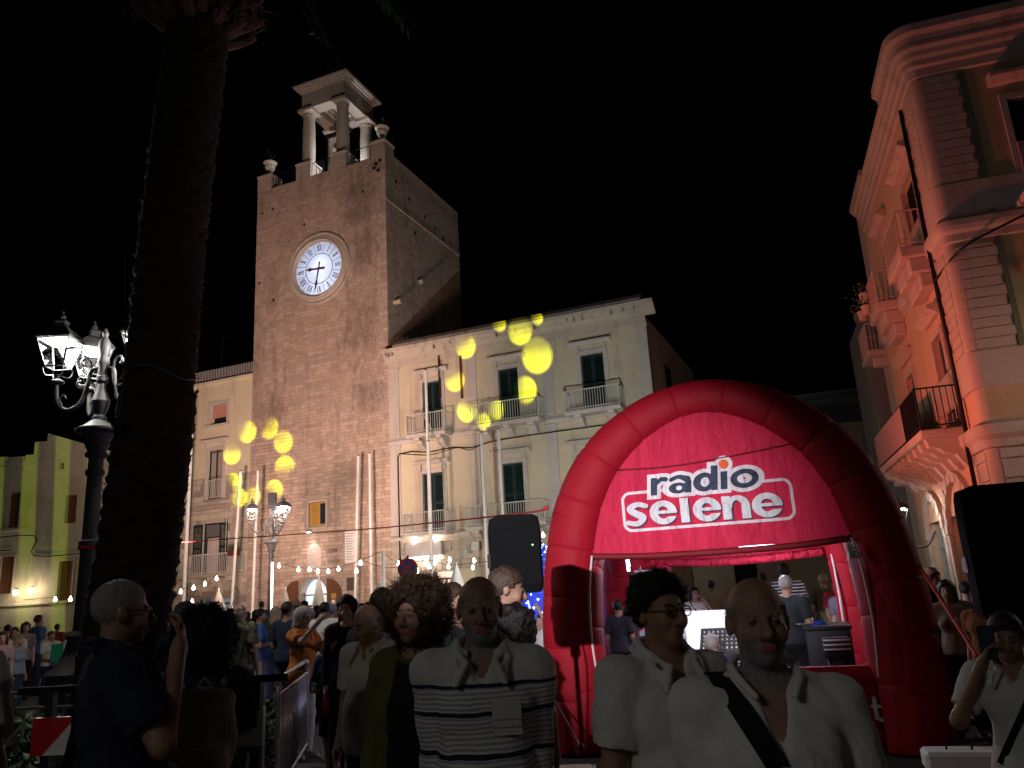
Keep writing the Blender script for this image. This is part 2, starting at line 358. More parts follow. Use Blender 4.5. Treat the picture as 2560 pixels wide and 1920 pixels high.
def shutter_window(parent,u0,u1,z0,z1,mt=M_shut,trim=.2,lint=True,closed=True,y=0,tm=M_trim,sill=False):
    """stone surround as the part, shutters, slats, hood as sub-parts"""
    m=MB(); t=trim; p=.05
    m.box(u0-t,u0,y-p,y+.02,z0,z1); m.box(u1,u1+t,y-p,y+.02,z0,z1); m.box(u0-t,u1+t,y-p-.003,y+.02,z1,z1+t)
    w=m.build('window',tm,parent)
    if lint:
        h=MB(); zc=z1+t+.22
        h.extr([(y+.01,zc),(y-.10,zc),(y-.16,zc+.05),(y-.26,zc+.10),(y-.26,zc+.17),(y+.01,zc+.2)],u0-t-.22,u1+t+.22)
        h.box(u0-t+.03,u0-.02,y-.13,y-.051,zc-.34,zc); h.box(u1+.02,u1+t-.03,y-.13,y-.051,zc-.34,zc)
        h.build('hood_moulding',tm,w)
    if sill: MB().cbox(u0-t-.08,u1+t+.08,y-.16,y+.05,z0-.12,z0-.004,.015).build('sill',tm,w)
    MB().box(u0-.02,u1+.02,y+.29,y+.33,z0,z1+.02).build('pane',M_dark,w)
    if closed:
        c=(u0+u1)/2
        for a,b in((u0+.015,c-.006),(c+.006,u1-.015)):
            f=MB(); f.box(a,a+.07,y+.1,y+.15,z0+.02,z1-.02); f.box(b-.07,b,y+.1,y+.15,z0+.02,z1-.02)
            for zz in(z0+.02,(z0+z1)/2-.05,z1-.12): f.box(a+.07,b-.07,y+.102,y+.148,zz,zz+.1)
            s=f.build('shutter',mt,w)
            q=MB(); slats(q,a+.07,b-.07,z0+.1,z1-.1,y+.125); q.build('slats',mt,w,kind='stuff',fix=False)
    return w
def bars_mesh(pts,z0,z1,step=.115,r=.011):
    m=MB()
    for (x0,y0),(x1,y1) in zip(pts[:-1],pts[1:]):
        L=math.hypot(x1-x0,y1-y0); n=max(1,int(L/step))
        for k in range(n+1):
            t=k/n; x=x0+(x1-x0)*t; yy=y0+(y1-y0)*t; m.box(x-r,x+r,yy-r,yy+r,z0,z1)
    return m
def balcony(parent,u0,u1,z,proj=.9,h=.95,brk=(),mr=M_rail,slab=M_trim,bm='block'):
    s=MB(); s.extr([(0,z-.16),(-proj+.06,z-.16),(-proj+.02,z-.10),(-proj-.03,z-.07),(-proj-.03,z),(0,z)],u0-.04,u1+.04)
    bal=s.build('balcony',slab,parent)
    for c in brk:
        k=MB()
        if bm=='block': k.extr([(0,z-.62),(-.18,z-.60),(-.42,z-.44),(-.5,z-.30),(-proj+.2,z-.28),(-proj+.14,z-.162),(0,z-.162)],c-.16,c+.16)
        else: k.extr([(0,z-1.0),(-.12,z-.98),(-.2,z-.8),(-.5,z-.62),(-.62,z-.42),(-proj+.12,z-.36),(-proj+.08,z-.162),(0,z-.162)],c-.17,c+.17)
        k.build('bracket',slab,bal)
    pts=[(u0,0),(u0,-proj+.04),(u1,-proj+.04),(u1,0)]
    r=MB()
    for (x0,y0),(x1,y1) in zip(pts[:-1],pts[1:]):
        for zz,q in((z+h,.022),(z+.09,.016)):
            if abs(x1-x0)>.01: r.box(min(x0,x1)-q,max(x0,x1)+q,y0-q,y0+q,zz-q,zz+q)
            else: r.box(x0-q+.001,x0+q-.001,min(y0,y1)+q,max(y0,y1)-q,zz-q,zz+q)
    for x in(u0,u1): r.box(x-.02,x+.02,-proj+.02,-proj+.06,z,z+h+.03)
    r.build('railing',mr,bal)
    bars_mesh(pts,z+.005,z+h).build('bars',mr,bal,kind='stuff',fix=False)
    return bal
def stones(parent,u0,u1,z0,z1,mat_,course=(.25,.31),length=(.36,.8),skip=lambda a,b,c,d:False,single=300,seed=1,face='front',ucoord=0,proud=(.006,.03),name='stone'):
    r=random.Random(seed); L=[]; z=z0
    while z<z1-.1:
        h=min(r.uniform(*course),z1-z); u=u0+r.uniform(-.3,0)
        while u<u1-.05:
            w=r.uniform(*length); a,b=max(u,u0),min(u+w,u1)
            if u1-b<.18: b=u1
            if b-a>.1 and not skip(a,b,z,z+h): L.append((a,b,z,z+h))
            u=b if b==u1 else u+w
        z+=h
    idx=set(sorted(range(len(L)),key=lambda i:-(L[i][1]-L[i][0])*(L[i][3]-L[i][2]))[:single])
    rest=MB()
    for i,(a,b,c,d) in enumerate(L):
        p=-r.uniform(*proud); g=.009; e=.022; j=lambda:r.uniform(-.006,.006)
        v=[(a+g,.004,c+g),(b-g,.004,c+g),(b-g,.004,d-g),(a+g,.004,d-g),(a+e+j(),p,c+e+j()),(b-e+j(),p,c+e+j()),(b-e+j(),p,d-e+j()),(a+e+j(),p,d-e+j())]
        if face=='side': v=[(ucoord-q[1],q[0],q[2]) for q in v]
        f=[(4,5,6,7),(0,1,5,4),(1,2,6,5),(2,3,7,6),(3,0,4,7)]
        if i in idx: MB().add(v,f).build(name,mat_,parent,fix=False)
        else: rest.add(v,f)
    if rest.f: rest.build(name+'_field',mat_,parent,kind='stuff',fix=False)
# ================================================================ clock tower
tw=frame('clock_tower','tall square stone clock tower with lit clock and columned belfry','tower')
CU,CZ,CR=-4.22,19.1,1.55
m=MB(); q=1.62
wall(m,-8.5,0,0,24.75,[(CU-q,CU+q,CZ-q,CZ+q),(-5.24,-3.68,-.01,2.96),(-4.77,-3.74,5.47,6.64)],y=.01,rev=.5)
shell(m,-8.5,0,8.5,24.75,y=.01)
# spandrels of the round arch over the door
for sg in(-1,1):
    poly=[(-4.46+sg*.78,2.18),(-4.46+sg*.78,2.96),(-4.46,2.96)]+[(-4.46+sg*.78*math.sin(t),2.18+.78*math.cos(t)) for t in np.linspace(.02,PI/2,9)[:-1]]
    m.prism(poly,.011,.5)
n=48; ring=[]
for k in range(n):
    a=2*PI*k/n; s=q/max(abs(math.cos(a)),abs(math.sin(a))); ring.append(((CU+CR*math.cos(a),.012,CZ+CR*math.sin(a)),(CU+s*math.cos(a),.012,CZ+s*math.sin(a))))
for k in range(n): a,b=ring[k],ring[(k+1)%n]; m.add([a[0],a[1],b[1],b[0]],[(0,1,2,3)])
m.build('wall',M_mortar,tw)
def tskip(a,b,c,d):
    cu,cz=(a+b)/2,(c+d)/2
    if math.hypot(cu-CU,cz-CZ)<1.9: return True
    if a<-3.66 and b>-5.26 and c<2.9: return True
    if a<-3.6 and b>-4.9 and c<6.72 and d>5.4: return True
    return False
stones(tw,-8.5,0,0,24.75,M_tower,course=(.15,.21),length=(.26,.60),skip=tskip,seed=4,proud=(.003,.026))
stones(tw,.012,8.5,13.4,24.75,M_tower,single=0,seed=9,course=(.16,.22),length=(.3,.65),face='side',ucoord=0,proud=(.001,.007),name='side_stone')
MB().box(0,.05,.02,8.5,22.1,22.24).build('string_course',M_tower,tw)
for b_,z_ in((.61,16.5),(3.02,18.43)): MB().cbox(.0,.42,b_-.09,b_+.09,z_-.1,z_+.1,.02).build('putlog_stone',M_ashlar,tw)
for b_,z_ in((1.0,23.6),(2.4,23.2),(4.2,22.9),(5.4,22.7),(6.4,22.4),(3.0,21.4)): MB().box(.02,.036,b_-.08,b_+.08,z_-.12,z_+.12).build('putlog_hole',M_dark,tw)
for u_,z_ in((-8.1,23.3),(-7.4,23.4),(-8.2,19.1),(-7.2,17.9),(-1.4,22.9),(-5.2,21.9)): MB().box(u_-.06,u_+.06,-.032,.0,z_-.07,z_+.07).build('putlog_hole',M_dark,tw)
for u_,z_ in((-.55,24.3),(-.3,24.45),(-.42,23.9),(-.68,24.1)): MB().sphere((u_,-.025,z_),(.12,.03,.10),8,5).build('moss_tuft',M_blackcl,tw)
def ylathe(prof,c,n=48):
    m=MB().lathe([(r,y) for r,y in prof],n,cap=False); M=Matrix.Translation(c)@Matrix.Rotation(rad(90),4,'X'); return m.xf(M)
ylathe([(1.5,0),(1.5,.1),(1.57,.13),(1.60,.20),(1.66,.20),(1.68,.14),(1.80,.14),(1.83,.09),(1.90,.09),(1.93,.13),(2.02,.13),(2.04,.02),(2.04,-.02)],(CU,0,CZ)).build('clock_ring',M_ashlar,tw,True,auto=rad(40))
# backlit clock face: translucent disc over a white cavity with its lamp low behind
M_face=bpy.data.materials.new('opal_clock_glass'); M_face.use_nodes=True; nt=M_face.node_tree
for x in list(nt.nodes): nt.nodes.remove(x)
_o=nt.nodes.new('ShaderNodeOutputMaterial'); _t=nd(nt,'ShaderNodeBsdfTranslucent',i_Color=(.85,.88,.95,1)); _d=nd(nt,'ShaderNodeBsdfDiffuse',i_Color=(.7,.72,.75,1))
_x=nd(nt,'ShaderNodeMixShader',i_0=.35,i_1=_t.outputs[0],i_2=_d.outputs[0]); nt.links.new(_x.outputs[0],_o.inputs[0])
face=ylathe([(.001,0),(1.53,0),(1.53,-.012),(.001,-.012)],(CU,.03,CZ),56).build('clock_face',M_face,tw)
MB().add([(CU-q,.5,CZ-q),(CU+q,.5,CZ-q),(CU+q,.5,CZ+q),(CU-q,.5,CZ+q)],[(0,1,2,3)]).build('cavity_back',M_white,tw)
_c=MB(); 
for a,b,c_,d in((CU-q,CU-q+.02,CZ-q,CZ+q),(CU+q-.02,CU+q,CZ-q,CZ+q),(CU-q,CU+q,CZ-q,CZ-q+.02),(CU-q,CU+q,CZ+q-.02,CZ+q)): _c.box(a,b,.05,.49,c_,d)
_c.build('cavity_wall',M_white,tw)
_l=lamp('clock_lamp','POINT',fpt(CU+.12,.24,CZ-.60),150,(.80,.87,1),.06)
_l=lamp('clock_lamp','POINT',fpt(CU,.42,CZ+.25),120,(.70,.78,1),.3)
M_num=mat('clock_black',(.015,.015,.03),.6,0); M_hand=mat('clock_hand_red',(.10,.015,.012),.5,0)
def cpl(mb,pts,ang):  # place polygon given in (tangent,radius) at clock angle
    s,c=math.sin(ang),math.cos(ang); v=[(CU+t*c+r*s,0,CZ-t*s+r*c) for t,r in pts]; n=len(v)
    mb.add([(x,.006,z) for x,_,z in v]+[(x,.017,z) for x,_,z in v],[tuple(range(n)),tuple(range(n,2*n))[::-1]]+[(i,n+i,n+(i+1)%n,(i+1)%n) for i in range(n)])
def bar(mb,t0,r0,t1,r1,w,ang):
    dx,dy=t1-t0,r1-r0; L=math.hypot(dx,dy); nx,ny=-dy/L*w/2,dx/L*w/2
    cpl(mb,[(t0+nx,r0+ny),(t0-nx,r0-ny),(t1-nx,r1-ny),(t1+nx,r1+ny)],ang)
NUM=['XII','I','II','III','IIII','V','VI','VII','VIII','IX','X','XI']
for k,s in enumerate(NUM):
    wid={'I':.075,'V':.17,'X':.17}; tot=sum(wid[c] for c in s); x=-tot/2; mb=MB(); a=k*PI/6; r0,r1=1.02,1.36
    for c in s:
        w=wid[c]; cx=x+w/2
        if c=='I': bar(mb,cx,r0,cx,r1,.034,a)
        elif c=='V': bar(mb,cx-.055,r1,cx,r0,.045,a); bar(mb,cx+.055,r1,cx,r0,.02,a)
        else: bar(mb,cx-.055,r1,cx+.055,r0,.045,a); bar(mb,cx+.055,r1,cx-.055,r0,.02,a)
        x+=w
    for rr_ in(r0,r1): bar(mb,-tot/2,rr_,tot/2,rr_,.008,a)
    mb.build('numeral',M_num,face)
    mb=MB(); bar(mb,0,.86,0,1.47,.018,a+PI/12); mb.build('hour_divider',M_num,face)
    mb=MB(); cpl(mb,[(.03*math.cos(t),1.45+.03*math.sin(t)) for t in np.linspace(0,2*PI,7)[:-1]],a); mb.build('hour_dot',M_num,face)
for r in(.86,):
    mb=MB(); 
    for k in range(48): bar(mb,-.058,r,.058,r,.03,k*2*PI/48)
    mb.build('inner_circle',M_num,face)
def hand(L,w,ang,name,y0):
    mb=MB(); pts=[(-w*.5,-.38),(w*.5,-.38),(w*.45,0),(w*.32,L*.45),(w*.75,L*.62),(w*.25,L*.78),(0,L),(-w*.25,L*.78),(-w*.75,L*.62),(-w*.32,L*.45),(-w*.45,0)]
    cpl(mb,pts,ang); o=mb.build(name,M_hand,face); o.location=(0,y0,0)
hand(.95,.15,rad(274.5),'hour_hand',-.03); hand(1.38,.12,rad(190),'minute_hand',-.055)
# door, leaves, lit room behind
rm=MB(); rm.add([(-6,2.6,0),(-3,2.6,0),(-3,2.6,3),(-6,2.6,3),(-6,.52,0),(-3,.52,0),(-3,.52,3),(-6,.52,3)],[(0,1,2,3),(4,0,3,7),(1,5,6,2),(3,2,6,7),(4,5,1,0)]); rm.build('lit_room',M_white,tw)
lamp('doorway_lamp','POINT',fpt(-4.46,1.5,2.55),130,(.62,.78,1),.15)
dw=MB(); 
for x in(-5.2,-4.5,-3.78): dw.box(x,x+.06,.22,.28,0,2.3)
dw.box(-5.2,-3.72,.221,.279,1.62,1.72); dw.box(-5.2,-3.72,.222,.278,2.16,2.22); dw.box(-5.2,-3.72,.224,.28,.0,.7)
dw.build('door_frame',M_brown,tw)
for u0,u1 in((-5.14,-4.5),(-4.44,-3.78)): MB().box(u0,u1,.245,.25,.7,1.62).build('door_pane',glass('clear_glass'),tw)
for k,(u_,z_,c_) in enumerate([(-4.95,2.3,(.3,.02,.02)),(-4.62,2.42,(.02,.02,.03)),(-4.3,2.2,(.02,.05,.1)),(-4.85,1.3,(.05,.2,.2)),(-4.2,1.35,(.03,.1,.2)),(-4.55,2.0,(.2,.02,.02)),(-4.05,2.05,(.02,.02,.03))]):
    MB().prism([(u_-.09,z_+.12),(u_+.09,z_+.12),(u_+.09,z_-.06),(u_,z_-.16),(u_-.09,z_-.06)],2.5,2.54).build('wall_pennant',mat('pennant%d'%k,c_,.8,0),tw)
for sg in(-1,1):
    c=-4.46; lf=MB(); x0=c+sg*.86; pts=[(x0,0.05)]+[(x0,2.92)]+[(x0+sg*.84*math.sin(t),2.1+.82*math.cos(t)) for t in np.linspace(.15,PI/2,7)]+[(x0+sg*.84,.05)]
    lf.prism(pts,-.11,-.05); d=lf.build('open_door_leaf',M_brown,tw)
    for zz in(.4,1.3,2.0): MB().box(min(x0+sg*.06,x0+sg*.78),max(x0+sg*.06,x0+sg*.78),-.125,-.111,zz,zz+.09).build('batten',M_brown,d)
MB().cbox(-3.32,-3.05,-.14,-.126,1.96,2.2,.003).build('notice_board',M_ochre,tw); MB().cbox(-3.3,-3.1,-.14,-.126,1.66,1.9,.003).build('notice_sheet',M_white,tw)
# small window with wooden casement
wf=MB(); 
for a,b,c_,d in((-4.85,-4.77,5.4,6.72),(-3.74,-3.66,5.4,6.72),(-4.77,-3.74,6.64,6.72)): wf.box(a,b,-.04,.06,c_,d)
tw1=wf.build('window',M_ashlar,tw)
cf=MB(); 
for a,b,c_,d in((-4.76,-4.70,5.49,6.63),(-3.81,-3.75,5.49,6.63),(-4.30,-4.18,5.49,6.63)): cf.box(a,b,.12,.18,c_,d)
cf.box(-4.70,-3.81,.121,.179,5.49,5.56); cf.box(-4.70,-3.81,.121,.179,6.56,6.63); cf.build('casement',M_ochre,tw1)
MB().box(-4.70,-4.30,.15,.17,5.56,6.56).build('wooden_panel',mat('amber_panel',(.36,.2,.03),.6,.2,6),tw1); MB().box(-4.18,-3.81,.15,.17,5.56,6.56).build('pane',mat('dark_glass',(.02,.025,.04),.1,0,spec=.5),tw1)
MB().cbox(-4.9,-3.6,-.12,.1,5.30,5.398,.02).build('sill',M_ashlar,tw1)
MB().extr([(0,6.86),(-.1,6.86),(-.2,6.95),(-.2,7.0),(0,7.02)],-5.0,-3.5).build('hood',M_trimd,tw1)
fl=MB().cbox(-4.62,-4.40,-.42,-.24,5.16,5.30,.02); fl.box(-4.53,-4.49,-.26,.0,5.22,5.26); flo=fl.build('wall_floodlight',M_metal,tw)
MB().box(-4.60,-4.42,-.41,-.25,5.146,5.158).build('lens',mat('flood_lens',(1,1,1),.4,0,emit=(1,.93,.85),estr=14),flo)
lamp('wall_flood_lamp','SPOT',fpt(-4.5,-.33,5.12),60,(1,.9,.8),.06,target=fpt(-4.3,-1.0,0),half=rad(60),blend=.8)
# plaques and blind arch
MB().cbox(-2.6,-2.02,-.06,-.031,3.55,5.05,.01).build('marble_plaque',M_white,tw); 
pl=MB(); 
for k in range(11): pl.box(-2.53,-2.09-.06*(k%3),-.064,-.061,4.92-k*.12,4.95-k*.12)
pl.build('plaque_lettering',mat('worn_letters',(.30,.24,.22),.8,0),tw,kind='stuff')
MB().cbox(-2.5,-1.95,-.07,-.031,2.28,2.88,.01).build('dark_plaque',mat('bronze',(.10,.085,.07),.5,.2,9,metal=.3),tw)
pts=[(-4.80,3.3)]+[(-4.39-.40*math.cos(t),4.22+.40*math.sin(t)) for t in np.linspace(0,PI,11)]+[(-3.98,3.3)]
MB().prism(pts,-.045,-.005).build('blind_arch',mat('pale_patch',(.56,.47,.42),.9,.25,6,.3,30),tw)
for u_,z_ in((-5.75,3.8),(-3.2,3.6),(-3.3,4.1)): MB().prism([(u_-.25,z_),(u_+.25,z_+.02),(u_+.3,z_+.18),(u_-.3,z_+.16)],-.2,-.03).build('stone_bracket',M_trimd,tw)
# top of the tower
def pier(u0,u1,b0,b1,z0,z1):
    o=MB().cbox(u0,u1,b0,b1,z0,z1-.16,.01).build('pier',M_tower,tw)
    MB().cbox(u0-.04,u1+.04,b0-.04,b1+.04,z1-.158,z1,.02).build('cap',M_ashlar,o); return o
for u0,u1 in((-8.5,-7.55),(-.88,0)):
    p=pier(u0,u1,-.02,.93,24.752,25.72); c=(u0+u1)/2
    for k,(w,z) in enumerate(((.36,25.722),(.26,25.84))): MB().cbox(c-w,c+w,.45-w,.45+w,z,z+.118,.01).build('step',M_ashlar,p)
    MB().lathe([(.12,0),(.17,.03),(.09,.12),(.10,.16),(.24,.30),(.30,.46),(.27,.56),(.24,.58),(.33,.66),(.40,.72),(.36,.78),(.24,.78)],20,(c,.45,25.96)).build('urn',mat('urn_stone',(.6,.52,.42),.85,.15,5),p,True,auto=rad(35))
    sp=MB()
    for k in range(9):
        a=k*.7; r=.1+.03*(k%3); L=.45+.12*(k%4); sp.tube([(c,.45,26.7),(c+r*math.cos(a),.45+r*math.sin(a),26.7+L*.6),(c+2.2*r*math.cos(a),.45+2.2*r*math.sin(a),26.7+L)],.02,5)
        sp.sphere((c+2.2*r*math.cos(a),.45+2.2*r*math.sin(a),26.7+L),.05,6,4)
    sp.build('iron_flowers',M_iron,p)
MB().add([(-8.4,.1,24.76),(-.1,.1,24.76),(-.1,8.4,24.76),(-8.4,8.4,24.76)],[(0,1,2,3)]).build('terrace',M_concrete,tw)
MB().box(-.25,0,.95,8.5,24.752,25.1).build('side_parapet',M_tower,tw)
def iron_rail(pts,z,h=.85):
    r=MB()
    for (x0,y0),(x1,y1) in zip(pts[:-1],pts[1:]): r.tube([(x0,y0,z+h),(x1,y1,z+h)],.02,6); r.tube([(x0,y0,z+.08),(x1,y1,z+.08)],.016,6)
    o=r.build('iron_railing',M_iron,tw); bars_mesh(pts,z,z+h,.12,.009).build('bars',M_iron,o,kind='stuff',fix=False)
iron_rail([(-7.5,.12),(-5.86,.12)],24.76); iron_rail([(-4.8,.12),(-3.5,.12)],24.76); iron_rail([(-2.5,.12),(-.9,.12)],24.76); iron_rail([(-7.5,.4),(-7.5,3.2)],24.76); iron_rail([(-4.78,.5),(-4.78,2.6)],24.76); iron_rail([(-2.45,.5),(-2.45,2.8)],24.76)
M_bel=mat('belfry_stone',(.50,.42,.35),.9,.18,4,.4,30,stain=.3)
for cu in(-5.33,-3.02):
    for cb in(.5,2.85):
        p=MB().cbox(cu-.5,cu+.5,cb-.5,cb+.5,24.762,25.62,.01).build('pedestal',M_bel,tw)
        MB().cbox(cu-.55,cu+.55,cb-.55,cb+.55,25.622,25.78,.03).build('pedestal_cap',M_bel,p)
        MB().lathe([(.46,0),(.48,.06),(.44,.14),(.38,.18),(.36,.24),(.37,1.0),(.355,2.2),(.32,3.0),(.33,3.04),(.36,3.08),(.34,3.12),(.36,3.22),(.44,3.3)],22,(cu,cb,25.782)).build('column',M_bel,p,True,auto=rad(30))
        MB().cbox(cu-.48,cu+.48,cb-.48,cb+.48,29.084,29.30,.03).build('abacus',M_bel,p)
e=MB(); 
for a,b,c_,d in((-5.62,-2.72,.2,.9),(-5.62,-2.72,2.45,3.12)): e.box(a,b,c_,d,29.302,30.35)
for a,b in((-5.619,-4.95),(-3.40,-2.721)): e.box(a,b,.9,2.45,29.303,30.349)
e.build('entablature',M_bel,tw)
sf=MB().box(-4.95,-3.40,.9,2.45,29.75,29.85); 
for k in range(4): sf.box(-4.95+.3*k+.15,-4.95+.3*k+.27,.9,2.45,29.60,29.75)
sf.build('belfry_soffit',mat('whitewash',(.7,.67,.62),.9,.1,5),tw)
def sqring(z,o): return [(-5.62-o,.2-o,z),(-2.72+o,.2-o,z),(-2.72+o,3.12+o,z),(-5.62-o,3.12+o,z)]
cor=MB(); prof=[(30.352,-.02),(30.36,.08),(30.46,.12),(30.5,.24),(30.56,.26),(30.60,.36),(30.72,.40),(30.74,.0)]
v=[]; f=[]
for z,o in prof: v+=sqring(z,o)
for i in range(len(prof)-1):
    for k in range(4): f.append((i*4+k,i*4+(k+1)%4,i*4+4+(k+1)%4,i*4+4+k))
f+=[(3,2,1,0)]; cor.add(v,f).build('cornice',M_bel,tw)
MB().cbox(-5.52,-2.82,.30,3.02,30.741,31.22,.02).build('attic',M_trimd,tw)
prof=[(31.222,0),(31.35,-.15),(31.6,-.62),(31.9,-.88),(32.25,-.98),(32.42,-1.0),(32.44,-.88),(32.56,-.9),(32.6,-1.3)]
v=[];f=[]
for z,o in prof: v+=sqring(z,o)
for i in range(len(prof)-1):
    for k in range(4): f.append((i*4+k,i*4+(k+1)%4,i*4+4+(k+1)%4,i*4+4+k))
f+=[tuple(range(len(v)-4,len(v))),(3,2,1,0)]; MB().add(v,f).build('concave_roof',M_trimd,tw)
MB().lathe([(.12,0),(.2,.05),(.1,.16),(.2,.3),(.24,.42),(.16,.55),(.05,.62),(.02,.9)],14,(-4.17,1.67,32.6)).build('finial',M_trimd,tw,True)
MB().lathe([(.42,0),(.40,.06),(.34,.15),(.27,.40),(.24,.62),(.15,.74),(.04,.78)],18,(-4.0,1.7,27.3)).build('bell',mat('bell_bronze',(.10,.08,.05),.5,.2,8,metal=.7),tw,True)
yk=MB().box(-5.0,-3.3,1.62,1.78,28.1,28.3); yk.tube([(-4.0,1.7,28.1),(-4.0,1.7,29.7)],.03,6); yk.tube([(-4.8,1.2,24.8),(-4.4,1.7,28.2),(-4.4,1.7,29.7)],.025,6); yk.tube([(-3.6,2.2,24.8),(-3.7,1.7,28.2),(-3.3,1.5,29.6)],.02,6); yk.build('bell_frame',M_iron,tw)
bf=MB().cbox(-2.9,-2.7,1.3,1.55,25.0,25.2,.02); bf.box(-2.82,-2.78,1.4,1.44,24.76,25.0); bfo=bf.build('belfry_floodlight',M_metal,tw)
MB().box(-2.905,-2.901,1.33,1.52,25.03,25.17).build('lens',MATS['flood_lens'],bfo)
lamp('belfry_lamp','POINT',fpt(-3.2,1.6,25.4),270,(.92,.95,1),.08)
MB().tube([(-1.6,3.5,24.8),(-1.6,3.5,32.5)],.02,6).build('lightning_rod',M_iron,tw)
# ================================================================ palazzo with three bays of balconies
pz=frame('palazzo_facade','cream three storey palazzo with white balconies right of the clock tower','building')
F2=[(1.88,2.87),(5.88,6.88),(9.92,10.98)]; F1=[(1.74,2.82),(5.83,6.86),(9.4,10.5)]
GF=[(.95,1.55,0,2.4),(2.15,3.25,0,2.85),(5.6,7.1,0,2.9),(9.5,10.6,0,2.7)]
ops=[(a,b,9.12,11.8) for a,b in F2]+[(a,b,4.58,7.37) for a,b in F1]+GF
m=MB(); wall(m,.0,13.0,0,13.1,ops,y=.012,rev=.34); shell(m,.0,13.0,11,13.1,y=.012); m.build('wall',M_plaster,pz)
for a,b in((.0,.56),(4.27,4.76),(8.06,8.56),(12.55,13.02)):
    for z0,z1 in((4.62,8.9),(9.3,12.78)):
        p=MB().box(a,b,-.045,.02,z0+.14,z1-.16).build('pilaster',M_trim,pz); MB().cbox(a-.04,b+.04,-.07,.02,z1-.158,z1,.01).build('capital',M_trim,p); MB().cbox(a-.03,b+.03,-.065,.02,z0,z0+.138,.01).build('base',M_trim,p)
MB().extr([(.01,8.9),(-.08,8.92),(-.14,9.0),(-.14,9.1),(-.05,9.14),(.01,9.3)],-.06,13.06).build('string_course',M_trim,pz)
MB().extr([(.01,4.3),(-.06,4.32),(-.12,4.42),(-.12,4.5),(.01,4.62)],-.05,13.05).build('string_course',M_trim,pz)
MB().box(-.02,13.02,-.05,.02,12.782,13.1).build('frieze',M_ashlar,pz)
MB().extr([(.02,13.102),(-.1,13.104),(-.14,13.2),(-.3,13.3),(-.34,13.42),(-.52,13.5),(-.55,13.66),(.02,13.7)],-.12,13.5).build('cornice',M_ashlar,pz)
MB().extr([(.02,13.702),(-.5,13.702),(-.46,13.82),(-.2,14.06),(.3,14.08),(.3,13.702)],.5,12.95).build('parapet',M_trimd,pz)
dr=MB(); r2=random.Random(5)
for k in range(16):
    u_=r2.uniform(.1,12.9); dr.box(u_-.03,u_+.03,-.50,-.40,13.28+r2.uniform(-.05,.1),13.5)
dr.build('cornice_stumps',M_trimd,pz,kind='stuff')
for a,b in F2: shutter_window(pz,a,b,9.12,11.8)
for a,b in F1: shutter_window(pz,a,b,4.58,7.37)
balcony(pz,1.42,3.42,9.14,.9,.92,(1.85,3.0)); balcony(pz,4.85,8.06,9.14,.9,.92,(5.3,6.45,7.6)); balcony(pz,9.33,11.75,9.14,.9,.88,(9.8,11.3))
balcony(pz,1.12,3.32,4.62,.9,.88,()); balcony(pz,4.3,8.05,4.62,.9,.9,(4.7,6.2,7.6)); balcony(pz,9.1,11.3,4.62,.9,.9,())
# little balcony gear: leaning folded rack
bg_=MB(); bg_.tube([(2.15,-.7,10.3),(2.75,-.7,9.16)],.03,6); bg_.tube([(2.12,-.66,10.25),(2.66,-.66,9.16)],.02,6); bg_.build('folded_rack',M_rail,pz)
def rskip(a,b,c,d):
    return any(a<o[1]+.05 and b>o[0]-.05 and c<o[3]+.02 for o in GF)
stones(pz,0,13,.02,4.28,M_ashlar,course=(.40,.44),length=(.9,1.5),skip=rskip,seed=8,proud=(.03,.05),name='rusticated_block')
for a,b,c,d in GF:
    f=MB(); f.box(a,a+.07,.2,.27,c,d); f.box(b-.07,b,.2,.27,c,d); f.box(a+.07,b-.07,.201,.269,d-.35,d-.28); f.box((a+b)/2-.03,(a+b)/2+.03,.202,.268,c,d-.35); o=f.build('shop_door',M_brown,pz)
    MB().box(a,b,.33,.34,c,d).build('pane',M_dark if a!=2.15 else mat('shop_glow',(.7,.6,.55),.6,.3,4,emit=(1,.75,.6),estr=.9),o)
    ar=[(a-.12,d-.3)]+[((a+b)/2-((b-a)/2+.12)*math.cos(t),d-.3+.3*math.sin(t)) for t in np.linspace(0,PI,9)]+[(b+.12,d-.3)]
# lit shop sign bar and its wall fittings
sg=MB().cbox(.92,2.78,-.34,-.06,3.56,4.22,.02).build('metal_sign_box',mat('brushed_sign',(.42,.38,.38),.45,.15,5,metal=.5),pz)
MB().box(.96,2.74,-.33,-.10,3.546,3.556).build('tube_lamp',mat('tube_glow',(1,1,1),.5,0,emit=(1,.86,.8),estr=9),sg)
lamp('sign_lamp','POINT',fpt(1.85,-.55,3.3),16,(1,.82,.7),.12)
for u_ in(1.35,2.45): 
    MB().lathe([(.05,.1),(.1,.02),(.12,-.02),(.05,-.06)],10,(u_,-.3,4.36)).build('spot_fitting',mat('warm_bulb',(1,1,1),.5,0,emit=(1,.8,.6),estr=26),pz); lamp('fitting_lamp','POINT',fpt(u_,-.36,4.24),9,(1,.78,.6),.05)
bx=MB().cbox(4.2,4.6,-.22,-.05,3.62,4.05,.03).build('wall_box',M_rail,pz); MB().cbox(3.98,4.18,-.16,-.05,3.55,3.92,.02).build('wall_box',M_concrete,pz); MB().cbox(.55,.85,-.18,-.05,3.72,4.0,.02).build('wall_box',M_concrete,pz)
pp=MB(); pp.tube([(.46,-.07,3.3),(.46,-.07,8.3),(.52,-.07,8.46),(1.2,-.08,8.5)],.035,8); pp.tube([(.46,-.07,3.9),(.5,-.08,3.5),(.9,-.1,3.42)],.03,6); pp.build('downpipe',M_iron,pz,True)
